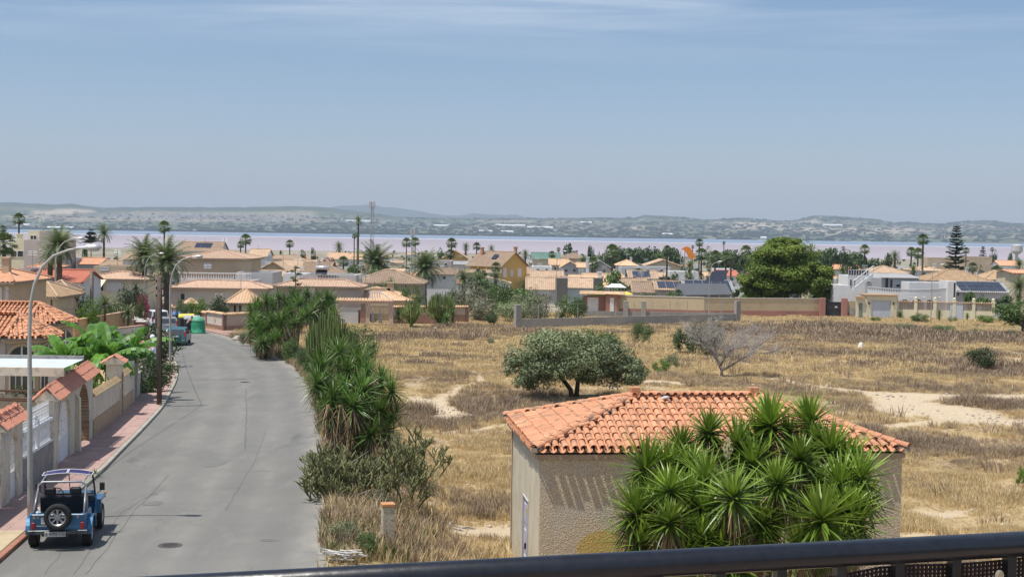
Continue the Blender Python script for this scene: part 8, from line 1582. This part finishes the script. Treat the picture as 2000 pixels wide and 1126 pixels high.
def cholla():
 q = ground(725,985); t = thing('cholla_cactus','tangled jointed cactus sprawling round the foot of the roadside yuccas','cactus',q); r = random.Random(9); b = MB(); T = []; wd = MB()
 def seg(p,d,L_,r_,lev):
  q_ = p + d * L_; n0 = len(b.f); b.tube([p,p.lerp(q_,.5) + d.orthogonal() * r.uniform(-.03,.03),q_],[r_ * .8,r_,r_ * .55],5); T.extend([min(1,max(0,.25 + .25 * (4 - lev) * r.random()))] * (len(b.f) - n0))
  if lev:
   for _ in range(2 if r.random() < .7 else 3): seg(p.lerp(q_,r.uniform(.55,1)),(d * .7 + Vector((r.uniform(-.7,.7),r.uniform(-.7,.7),r.uniform(.05,.9)))).normalized(),L_ * r.uniform(.7,.95),r_ * .9,lev - 1)
 s = q.y / FPX
 for cx_,cy_,n in ((642,900,26),(660,960,44),(640,930,24),(700,930,26),(740,920,20),(780,905,20),(800,930,16),(825,895,10),(785,862,10),(650,1000,16)):
  for _ in range(n):
   c = Vector(((cx_ - 725) * s + r.uniform(-.5,.5),r.uniform(-1.2,1.8),max(.05,(985 - cy_) * s * .8 - .35 + r.uniform(-.35,.35)))); seg(c,Vector((r.uniform(-.6,.6) + (cx_ - 735) * .004,r.uniform(-.5,.5),.8)).normalized(),r.uniform(.26,.38),.026,3)
 mobj('joints',b.mesh('joints',leafmat('cholla_skin',(.08,.1,.035),(.26,.26,.11),rough=.6,tr=0),col=T),t)
 for _ in range(40): a = Vector((r.uniform(-1.6,2.0),r.uniform(-1,1.2),r.uniform(0,1))); wd.tube([a,a + Vector((r.uniform(-.8,.8),r.uniform(-.5,.5),r.uniform(-.1,.6)))],[.014,.006],4)
 ob('dry_branches',wd,mat('grey_dry_twigs',(.4,.36,.33)),t,kind='stuff')
cholla()
bush('pale blue grey brittle bush just behind the stub pillar',712,772,950,1005,'grey')
bush('low green weeds between the road edge and the stub pillar',640,700,1010,1062,'olive')
bush('small leafy weeds left behind the stub pillar',690,740,1030,1085,'green')
q = ground(757,1063); t = thing('stub_pillar','short cream painted pillar with orange top in the dry weeds by the road','pillar',q,.25); b = MB(); b.bbox(-.16,.16,-.16,.16,-.2,1.02,.015); ob('shaft',b,mat('flaking_cream_paint',(.6,.52,.38),(.5,.42,.3),ns=3,bs=16,bump=.5,c3=(.36,.33,.28)),t); b = MB(); b.bbox(-.175,.175,-.175,.175,1.021,1.1,.01); ob('brick_top',b,mat('orange_brick_top',(.55,.27,.12),(.45,.22,.1),ns=6),t)
q = ground(668,1098); t = thing('plank_heap','heap of bleached wood slats lying at the road edge by the rail','wood heap',q); r = random.Random(2); pm = MB().box(-.4,.4,-.025,.025,0,.018).mesh('plank',mat('bleached_wood',(.55,.52,.48),(.42,.4,.37),ns=7))
for i in range(26): mobj('plank',pm,t,(r.uniform(-.35,.35),r.uniform(-.25,.25),.05 + i * .009),(r.uniform(-.1,.1),r.uniform(-.12,.12),r.uniform(-.7,.7)),(r.uniform(.4,.8),1,1))
M_rock = mat('pale_limestone',(.5,.44,.36),(.4,.34,.28),ns=3,bs=12,bump=.6)
for i,(px,py,s_,lab) in enumerate(((1681,680,.28,'white scrap of litter standing in the brown weeds'),(1060,838,.2,'flat pale stone in the near dry grass'),(850,643,.25,'whitish stone before the candelabra cactus'),(1905,758,.2,'pale stone in the right of the field'),(465,665,.5,'reddish boulder at the road edge of the bend'))):
 q = ground(px,py); t = thing('stone' if i else 'litter_bag',lab,'stone' if i else 'litter',q); b = MB(); rr = random.Random(i); b.loft([[(s_ * k_ * rr.uniform(.8,1.1) * math.cos(a),s_ * k_ * rr.uniform(.8,1.1) * math.sin(a),z * s_) for a in [2 * math.pi * j / 8 for j in range(8)]] for k_,z in ((.9,-.2),(1,.3),(.7,.7 if i else 1.4),(.3,.9 if i else 1.9))]); ob('body',b,M_white if i == 0 else M_rock,t)
# banana plants
def banana():
 L_ban = leafmat('banana_leaf',(.05,.15,.02),(.17,.34,.05),rough=.4,tr=.35,spec=.5); q = Vector((at(192,745,70).x,70,gz(70)))
 clumps = [(-1.5,-.4,3.6),(-.4,.9,4.5),(.6,-.5,4.0),(1.0,2.2,3.9)]; labs = ['leftmost banana plant of the clump behind the carport roof','tallest banana plant of the clump, with upright new leaf','banana plant in the middle right of the clump','rightmost banana plant leaning over the garden wall']
 for ci,((x,y,h),lab) in enumerate(zip(clumps,labs)):
  t = thing('banana_plant',lab,'banana plant',q + Vector((x,y,0)),0,'banana plants'); r = random.Random(ci); b = MB(); b.tube([(0,0,0),(0,0,h * .62)],[.16,.09],8); ob('stem',b,mat('banana_stem',(.2,.22,.08),(.26,.2,.1),ns=4),t,True)
  for i in range(14):
   az = i * 2.4 + ci; up_ = R(82 - 66 * i / 14); LL = r.uniform(1.8,2.7); W2 = r.uniform(.3,.42); hd = Vector((math.cos(az),math.sin(az),0)); sd_ = Vector((-hd.y,hd.x,0)); p = Vector((0,0,h * .55)); e = up_; pts,fr = [],[]; S_ = 10
   for k in range(S_ + 1): pts.append(p); d = hd * math.cos(e) + Vector((0,0,math.sin(e))); fr.append(d); p = p + d * (LL / S_); e -= r.uniform(.12,.22) * (1.1 - .3 * math.sin(up_))
   b = MB(); T = []; vs = []
   for k in range(1,S_):
    u = k / S_; w = W2 * math.sin(math.pi * min(1,u * .93 + .03)) ** .6; nr = fr[k].cross(sd_)
    for sg in (-1,1):
     a0,a1 = pts[k],pts[k + 1]; gp_ = .06 if r.random() < .5 else .0; out = sd_ * sg * w - nr * -w * .35 * -1 * 0 + Vector((0,0,-w * r.uniform(.25,.75)))
     m0,m1 = a0 + sd_ * sg * w * .55 + Vector((0,0,w * .12)),a1 + sd_ * sg * w * .55 + Vector((0,0,w * .12)); n0 = len(b.f)
     b.add([a0,a1,m1,m0,a0 + out + fr[k] * .05,a1 + out - fr[k] * gp_ + fr[k] * .05],[(0,1,2,3) if sg > 0 else (3,2,1,0),(3,2,5,4) if sg > 0 else (4,5,2,3)]); T += [r.uniform(.2,.9)] * (len(b.f) - n0)
   n0 = len(b.f); b.tube(pts[:S_],[.03 * (1 - k / S_ * .8) for k in range(S_)],4); T += [1] * (len(b.f) - n0); mobj('leaf',b.mesh('leaf',L_ban,col=T),t)
banana()
a,c = at(142,640,104),at(262,640,118)
plain_wall(Vector((at(146,620,104).x,104,gz(104))),Vector((at(262,620,122).x,122,gz(122))),at(200,617,112).z - gz(112),'ochre rendered garden wall with white tile crest above the banana leaves',mat('ochre_garden_render',(.46,.33,.17),(.4,.28,.14),ns=.7,c3=(.3,.22,.13)),cope=M_tile_pale)
plain_wall(Vector((at(190,650,96).x,96,gz(96))),Vector((at(281,650,104).x,104,gz(104))),at(240,641,100).z - gz(100),'lower pale wall with orange tile crest in front of the ochre wall',M_palew,cope=M_tile_pale)
for k,px in enumerate((258,264,270,277)):
 d = 128 - k * 4; p = at(px,640,d); t = thing('stone_pier',('farthest','second farthest','second nearest','nearest')[k] + ' of four stepped brown piers beside the white car','pier',(p.x,d,gz(d)),0,'four stepped piers'); h = at(px,618 + k * 3.5,d).z - gz(d); b = MB(); b.bbox(-.3,.3,-.3,.3,-.3,h,.02); ob('shaft',b,M_redst,t); b = MB(); b.bbox(-.4,.4,-.4,.4,h + .001,h + .12,.02); ob('cap',b,M_palew,t)
p = at(280,657,103); t = thing('white_railing','white metal terrace railing with cross bars left of the utility poles','railing',Vector((p.x,103,gz(103)))); h = p.z - gz(103); b = MB(); h2 = at(280,641,103).z - gz(103)
b = MB(); b.box(-.1,1.0,0,.04,h2 - .04,h2 + .02); b.box(-.1,1.0,0,.04,h2 - .45,h2 - .35); b.box(-.1,1.0,0,.04,h2 - .95,h2 - .8); b.box(-.1,-.05,0,.04,0,h2 - .05); b.box(.95,1.0,.0,.04,0,h2 - .05); ob('bars',b,M_balwhite,t)
b = MB(); b.box(-.05,.95,.1,.15,0,h2 - .5); ob('infill',b,M_conc,t)
# tree belts,filler trees between the houses
rt = random.Random(21)
def far_tree(px,yt,wpx,d,kind,lab,grp):
 a = at(px,yt,d); g = gz(d,a.x); h = a.z - g
 if h < 1.5: return
 plant(lab,a.x,d,wpx / FPX * d,h,kind,trunk=h * .12,cat='tree',name='tree',group=grp,far=True,z=g)
for i in range(26): px = 1190 + i * 5.2; far_tree(px,477 + 4 * abs(math.sin(i * 1.3)) + (8 if i in (0,25) else 0),40,500 + rt.uniform(-30,60),'dark','dark pine of the belt by the orange slide','dark pine belt')
for i in range(34): px = 1395 + i * 9.4; far_tree(px,478 + 9 * abs(math.sin(i * .9)) + (12 if i > 30 else 0) - (4 if 1560 < px < 1640 else 0),46,440 + rt.uniform(-40,80),rt.choice(('dark','olive','dark')),'pine of the long belt behind the big round pine','long pine belt')
for px,yt,w,d,kd,lab in ((1112,469,36,520,'dark','dark umbrella shaped pine before the lake, larger of two'),(1152,474,24,520,'dark','dark umbrella shaped pine before the lake, smaller of two'),(1168,487,24,430,'green','green tree right of the two umbrella pines'),(1140,492,20,420,'dark','dark tree below the smaller umbrella pine'),(865,478,30,420,'green','rounded green tree left of the fan palm by the ochre gable'),(845,490,26,400,'bright' if 0 else 'green','green tree behind the mauve box house'),(610,478,18,380,'dark','dark upright tree among the white roofs left of centre'),(590,482,20,380,'dark','dark tree left of the upright one'),(548,484,14,400,'dark','small dark tree near the lake left of centre'),(520,486,12,430,'dark','small dark tree by the white gable'),(168,470,22,300,'dark','dark tree by the araucaria'),(225,490,26,260,'dark','dark tree left of the shaggy fan palms'),(250,500,26,230,'green','green tree behind the shaggy fan palms'),(690,505,34,235,'green','green tree left of the huge date palm'),(645,500,30,270,'dark','dark round shrub tree beside the pink bougainvillea'),(1420,480,20,400,'dark','dark tree over the white houses'),(1735,488,30,420,'dark','dark tree left of the shaggy palms'),(1870,520,20,300,'green','green tree at the foot of the Norfolk pine'),(1920,515,26,290,'dark','dark tree right of the Norfolk pine'),(1940,484,18,600,'dark','dark tree by the far warehouses'),(1975,488,16,620,'dark','dark tree near the water tank'),(470,500,20,280,'green','green tree behind the beige two storey house'),(1640,560,30,200,'green','green tree in front of the orange roof beside the pine'),(1895,562,30,186,'green','dark shrub against the solar villa'),(1925,574,50,184,'green','broad hedge shrub before the solar villa'),(1965,572,44,184,'dark','dark shrub at the right of the solar villa')):
 far_tree(px,yt,w,d,kd,lab,None)
for d0,n in ((215,16),(250,26),(300,34),(350,36),(420,38)):
 for i in range(n):
  px = -20 + 2040 * (i + rt.random()) / n
  if px < 640 and d0 > 600: continue
  d = d0 * rt.uniform(.96,1.05); x = (px - 1000) / FPX * d; h = rt.uniform(2.5,4.8) if rt.random() < .8 else 6.0; w = rt.uniform(2.5,5)
  if d0 < 260 and 1640 < px < 1860: continue
  kd = rt.choice(('dark','olive','green','dark'))
  plant('%s %s garden tree, %s roofs by %s' % ('tall' if h > 4 else 'low' if h < 3.2 else 'rounded',{'dark': 'dark','olive': 'olive green','green': 'green'}[kd],'nearer' if d0 < 280 else 'middle' if d0 < 380 else 'farther',near_mark(px)),x,d,w,h,kd,trunk=h * .2,cat='tree',name='tree',group='garden trees between the houses',far=True)
for d0,n in ((280,24),(340,20),(430,18),(560,14),(700,10)):
 for i in range(n // 2):
  px = 420 + 1580 * (i + rt.random()) / (n // 2); d = d0 * rt.uniform(.97,1.03); x = (px - 1000) / FPX * d; g = gz(d,x); r_ = rt.uniform(1.3,1.9); h = rt.uniform(4,7.5); hor = 448 + .0145 * (px - 1000); py = hor + (8 - g - h) / d * FPX
  if 1380 < px < 1700: continue
  palm('%s palm, %s roofs by %s' % ('high' if h > 6 else 'low','nearer' if d0 < 320 else 'middle' if d0 < 560 else 'farther',near_mark(px)),px,py,r_ / d * FPX,d,'fan',.15,False,'small palms between the houses')
Vs,Ts = [],[]
for d0,n in ((520,70),(640,70),(800,80),(1000,80),(1250,90),(1500,90),(1800,60)):
 for i in range(n):
  px = -20 + 2040 * (i + rt.random()) / n
  if px < 640 and d0 > 600: continue
  d = d0 * rt.uniform(.95,1.06); x = (px - 1000) / FPX * d; w,h = rt.uniform(2.5,6),rt.uniform(2.5,5.5); V,T_ = leaf_cloud(i % 7 + d0,130,8,R3=(w / 2,w / 2,h / 2),ls=.55,cs=.5,asp=.6); V = V + np.array([x,d,gz(d,x) + h * .5]); Vs.append(V); Ts.append(T_)
V = np.concatenate(Vs); T_ = np.concatenate(Ts); N_ = len(V); me = bpy.data.meshes.new('far_garden_trees'); me.from_pydata(V.reshape(-1,3).tolist(),[],np.arange(N_ * 4).reshape(-1,4).tolist()); t = me.attributes.new('tint','FLOAT','FACE'); t.data.foreach_set('value',T_.astype(np.float32)); me.materials.append(L_dark); mobj('far_garden_trees',me,kind='stuff')
# across the water: town,greenhouses,trees
def shore_z(px,yy):
 hor = 448 + .0145 * (px - 1000); ty = float(np.interp(px,TP,TY)); zr = (hor - ty) / FPX * 11000 + 8; t = (yy - 7000) / 4000; return -26.5 + (zr + 26.5) * t ** 1.25
def shore_at(px,py):
 hor = 448 + .0145 * (px - 1000)
 for yy in range(7000,10950,40):
  if hor - (shore_z(px,yy) - 8) / yy * FPX < py: return (px - 1000) / FPX * yy,yy,shore_z(px,yy)
 return (px - 1000) / FPX * 10800,10800,shore_z(px,10800)
b = MB(); rw = random.Random(4)
for i in range(1200):
 if i < 850: px = rw.gauss(400,120); py = 424 + (px - 300) * .02 + rw.gauss(0,4)
 elif i < 1030: px = rw.uniform(0,2000); py = rw.uniform(428,462)
 else: px = rw.choice((60,160,560,850,1160,1590,1500)) + rw.gauss(0,40); py = rw.choice((440,447,432)) + rw.gauss(0,4)
 x,y,z = shore_at(px,py); w,dp,h = rw.uniform(4,13),rw.uniform(8,16),rw.uniform(5,12); b.box(x - w,x + w,y,y + dp,z - 3,z + h,rw.choice((0,0,1,2)))
ob('distant_town',b,[mat('distant_white_walls',(.58,.56,.54)),mat('distant_pink_walls',(.55,.42,.35)),mat('distant_tan_walls',(.5,.43,.35))],kind='stuff')
b = MB(); T = []
for i in range(3600):
 px = rw.uniform(-100,2100); py = rw.choice((rw.uniform(448,474),rw.uniform(420,470),rw.uniform(436,462))); x,y,z = shore_at(px,py); w,h = rw.uniform(8,34),rw.uniform(5,12)
 n0 = len(b.f); b.add([(x - w,y,z - 2),(x - w * .6,y,z + h * .7),(x,y - 4,z + h),(x + w * .7,y,z + h * .6),(x + w,y,z - 2),(x,y + 12,z + h * .8)],[(0,1,2,3,4),(1,5,2),(2,5,3)]); T += [rw.random() * .6] * (len(b.f) - n0)
put(mobj('distant_trees',b.mesh('distant_trees',L_dark,col=T)),kind='stuff')
for px0,px1,py,lab in ((966,1024,441,'longest white greenhouse across the lake'),(1028,1078,445,'low long greenhouse right of the longest one'),(934,960,453,'small white greenhouse near the far shore, left one'),(977,1001,454,'small white greenhouse near the far shore, right one'),(1606,1643,441,'white greenhouse on the hillside at the right'),(845,874,442,'white farm sheds across the lake'),(1132,1154,436,'tiny white shed high across the lake'),(1292,1312,459,'tiny white farm building near the right far shore'),(30,55,441,'thin white greenhouse strip at the far left'),(90,140,446,'long thin greenhouse strip by the left far shore'),(672,722,433,'pale long roof on the far plain before the mountains'),(1485,1496,466,'white hut at the edge of the far shore')):
 x0,y,z = shore_at(px0,py); x1 = x0 + (px1 - px0) / FPX * y; t = thing('greenhouse',lab,'greenhouse',(x0,y,z),0,'white greenhouses across the lake'); k = MB(); k.prism([(0,-4),(0,6),(20,11),(40,6),(40,-4)],0,x1 - x0,'x'); ob('shell',k,mat('greenhouse_plastic',(.78,.78,.78),(.7,.7,.7),ns=.02),t)
# dry grass (nobody could count it): instanced tufts
def tuft(seed,n,h,w,spread,dens,m,nm):
 r = random.Random(seed); b = MB(); T = []
 for i in range(n):
  a = r.uniform(0,6.3); rr = spread * math.sqrt(r.random()); x,y = rr * math.cos(a),rr * math.sin(a); hh = h * r.uniform(.4,1.15); ln = Vector((r.uniform(-.5,.5),r.uniform(-.5,.5),0)) * hh; s_ = Vector((math.cos(a * 3),math.sin(a * 3),0)) * w; p = Vector((x,y,-.03))
  b.add([p - s_,p + s_,p + ln * .4 + Vector((0,0,hh * .6)) + s_ * .8,p + ln * .4 + Vector((0,0,hh * .6)) - s_ * .8,p + ln + Vector((0,0,hh))],[(0,1,2,3),(3,2,4)]); T += [r.random()] * 2
 me = b.mesh(nm,m,col=T); return bpy.data.objects.new(nm,me)
def scatter(name,X,Y,S_,srcs,seed=0):
 r = np.random.RandomState(seed); Zs = gz_a(X,Y); me = bpy.data.meshes.new(name); me.vertices.add(len(X)); me.vertices.foreach_set('co',np.stack([X,Y,Zs],-1).reshape(-1).astype(np.float32))
 for nm,v in (('sc',S_),('rot',r.uniform(0,6.28,len(X)))): t = me.attributes.new(nm,'FLOAT','POINT'); t.data.foreach_set('value',v.astype(np.float32))
 o = mobj(name,me,kind='stuff'); ng = bpy.data.node_groups.new(name,'GeometryNodeTree'); ng.interface.new_socket('Geometry',in_out='INPUT',socket_type='NodeSocketGeometry'); ng.interface.new_socket('Geometry',in_out='OUTPUT',socket_type='NodeSocketGeometry')
 N,L = ng.nodes,ng.links; gi,go = N.new('NodeGroupInput'),N.new('NodeGroupOutput'); mp = N.new('GeometryNodeMeshToPoints'); L.new(gi.outputs[0],mp.inputs[0]); jn = N.new('GeometryNodeGeometryToInstance')
 ins = N.new('GeometryNodeInstanceOnPoints'); L.new(mp.outputs[0],ins.inputs['Points']); ins.inputs['Pick Instance'].default_value = True; gti = N.new('GeometryNodeJoinGeometry')
 for s in srcs: oi = N.new('GeometryNodeObjectInfo'); oi.inputs['Object'].default_value = s; oi.inputs['As Instance'].default_value = True; L.new(oi.outputs['Geometry'],gti.inputs[0])
 L.new(gti.outputs[0],ins.inputs['Instance'])
 a1 = N.new('GeometryNodeInputNamedAttribute'); a1.data_type = 'FLOAT'; a1.inputs[0].default_value = 'sc'; L.new(a1.outputs[0],ins.inputs['Scale'])
 a2 = N.new('GeometryNodeInputNamedAttribute'); a2.data_type = 'FLOAT'; a2.inputs[0].default_value = 'rot'; cb = N.new('ShaderNodeCombineXYZ'); L.new(a2.outputs[0],cb.inputs[2]); L.new(cb.outputs[0],ins.inputs['Rotation']); L.new(ins.outputs[0],go.inputs[0])
 md = o.modifiers.new('scatter','NODES'); md.node_group = ng; return o
G_gold = leafmat('golden_dry_grass',(.49,.36,.18),(.77,.62,.36),rough=.7,tr=.2,spec=.2)
G_brown = leafmat('brown_dry_weed',(.28,.205,.14),(.47,.36,.25),rough=.85,tr=.1,spec=.1)
G_green = leafmat('olive_weed',(.11,.13,.045),(.24,.24,.1),rough=.7,tr=.15)
T_gold = [tuft(s,22,.3,.007,.16,1,G_gold,'grass_tuft') for s in (1,2,3)]; T_brown = [tuft(s + 5,30,.3,.008,.2,1,G_brown,'weed_tuft_brown') for s in (1,2,3)]; T_green = [tuft(s + 9,24,.28,.012,.16,1,G_green,'weed_tuft_green') for s in (1,2)]
T_goldf = [tuft(s + 30,34,.3,.02,.55,1,G_gold,'grass_tuft_wide') for s in (1,2,3)]; T_brownf = [tuft(s + 40,40,.34,.022,.6,1,G_brown,'weed_tuft_wide') for s in (1,2,3)]
def field_points(n,y0,y1,seed,pw=1.0):
 r = np.random.RandomState(seed); y = y0 + (y1 - y0) * r.rand(n) ** pw; xl = np.interp(y,RE_Y,RE_X) + .35; xr = .40 * y + 4; x = xl + (xr - xl) * r.rand(n)
 c_,s_ = math.cos(-HR),math.sin(-HR); lx = (x - HX) * c_ - (y - HY) * s_; ly = (x - HX) * s_ + (y - HY) * c_; hut_in = (lx > 0) & (lx < 9.6) & (ly > 0) & (ly < 6.3)
 k = ~hut_in; return x[k],y[k],r.rand(k.sum()),r.rand(k.sum())
out = {'g': [],'b': [],'e': [],'gf': [],'bf': []}
for n,y0,y1,seed,near_ in ((60000,31,62,1,True),(70000,55,100,2,True),(60000,95,182,3,False),(22000,31,75,4,True)):
 x,y,r1,r2 = field_points(n,y0,y1,seed,.8); ba,br,gr = masks(x,y); edge = np.clip((x - np.interp(y,RE_Y,RE_X) - .2) / 1.6,0,1)
 keep = (r1 > ba * 1.3) & (r1 < .35 + edge);
 if not near_: keep &= ~((y > 150) & (x < at(1000,600,150).x * 0 - 6))
 clump = np.clip(fbm(x * .7 + 5,y * .7) * 2.4 - .5,.3,1.6)
 isb = (r2 < br * .95); isg = ~isb & (r2 < br * .95 + gr * .8)
 tall = np.clip(blobs(x,y,[a for a in BROWN if a[0][1] > 120 or a[3] > .75]),0,1)
 sc = (.55 + .6 * r1) * clump * (1 + .9 * tall * isb)
 if seed == 4: keep &= (blobs(x,y,[(G(760,1040),3.5,4,1),(G(930,985),4,4,1),(G(1000,930),2,4,.8),(G(850,1080),3,2,1)]) > r2 * .9); sc *= 1.5
 far_ = ~near_ if isinstance(near_,np.ndarray) else (not near_)
 for key,mk in (('gf' if far_ else 'g',~isb & ~isg),('bf' if far_ else 'b',isb),('e',isg)): mk = mk & keep; out[key].append((x[mk],y[mk],sc[mk]))
cat_ = lambda L: [np.concatenate([a[i] for a in L]) for i in range(3)]
scatter('dry_grass',*cat_(out['g']),T_gold,1); scatter('brown_weeds',*cat_(out['b']),T_brown,2); scatter('green_weeds',*cat_(out['e']),T_green,3); scatter('far_dry_grass',*cat_(out['gf']),T_goldf,4); scatter('far_brown_weeds',*cat_(out['bf']),T_brownf,5)
x,y,r1,r2 = field_points(800,31,130,9,.8); k = masks(x,y)[0] < .3; scatter('tall_dry_weeds',x[k],y[k],1.4 + 1.5 * r1[k] ** 3,T_brown + T_gold[:1],6)
r = np.random.RandomState(15); y = r.uniform(33,128,5200); x = np.interp(y,RE_Y,RE_X) + .42 + 3.0 * r.rand(5200) ** 1.6; k = r.rand(5200) < np.clip(fbm(x * .5,y * .5) * 3 - .9,0,1); hq = G(668,1098); k &= np.hypot(x - hq[0],(y - hq[1]) * .5) > .6; h = k & (r.rand(5200) < .45); g = k & ~h; scatter('verge_weeds',x[g],y[g],.9 + 1.3 * r.rand(g.sum()),T_green + T_gold,8); scatter('verge_dry_weeds',x[h],y[h],.9 + 1.4 * r.rand(h.sum()),T_brown,9)
rk = []
for s_ in (1,2):
 r = random.Random(s_); b = MB(); b.loft([[(q * r.uniform(.7,1.2) * math.cos(a),q * r.uniform(.7,1.1) * math.sin(a),z) for a in (0,1,2,3.1,4.2,5.2)] for q,z in ((.05,-.02),(.06,.02),(.03,.05))]); rk.append(bpy.data.objects.new('pebble',b.mesh('pebble',M_rock)))
x,y,r1,r2 = field_points(9000,31,95,12,.7); k = (masks(x,y)[0] > .2) | (r2 > .85); scatter('scattered_stones',x[k],y[k],.4 + 1.6 * r1[k] ** 4,rk,7)
# labels shared by several things get their order from left to right
ORD = ['leftmost','second from left','third from left','fourth from left','fifth from left','sixth from left','seventh from left','eighth from left','ninth from left','tenth from left'] + [w + ' from left' for w in 'eleventh twelfth thirteenth fourteenth fifteenth sixteenth seventeenth eighteenth nineteenth twentieth twenty-first twenty-second twenty-third twenty-fourth twenty-fifth twenty-sixth twenty-seventh twenty-eighth twenty-ninth thirtieth thirty-first thirty-second thirty-third thirty-fourth'.split()]
byl = {}
for o in COL.objects:
 if o.parent is None and o.get('label'): byl.setdefault(o['label'],[]).append(o)
for lab,L_ in byl.items():
 if len(L_) < 2: continue
 L_.sort(key=lambda o: o.location.x / o.location.y)
 for i,o in enumerate(L_):
  w = 'rightmost' if i == len(L_) - 1 else ORD[min(i,33)]
  new = lab + ', ' + w; o['label'] = new if len(new.split()) <= 16 else lab
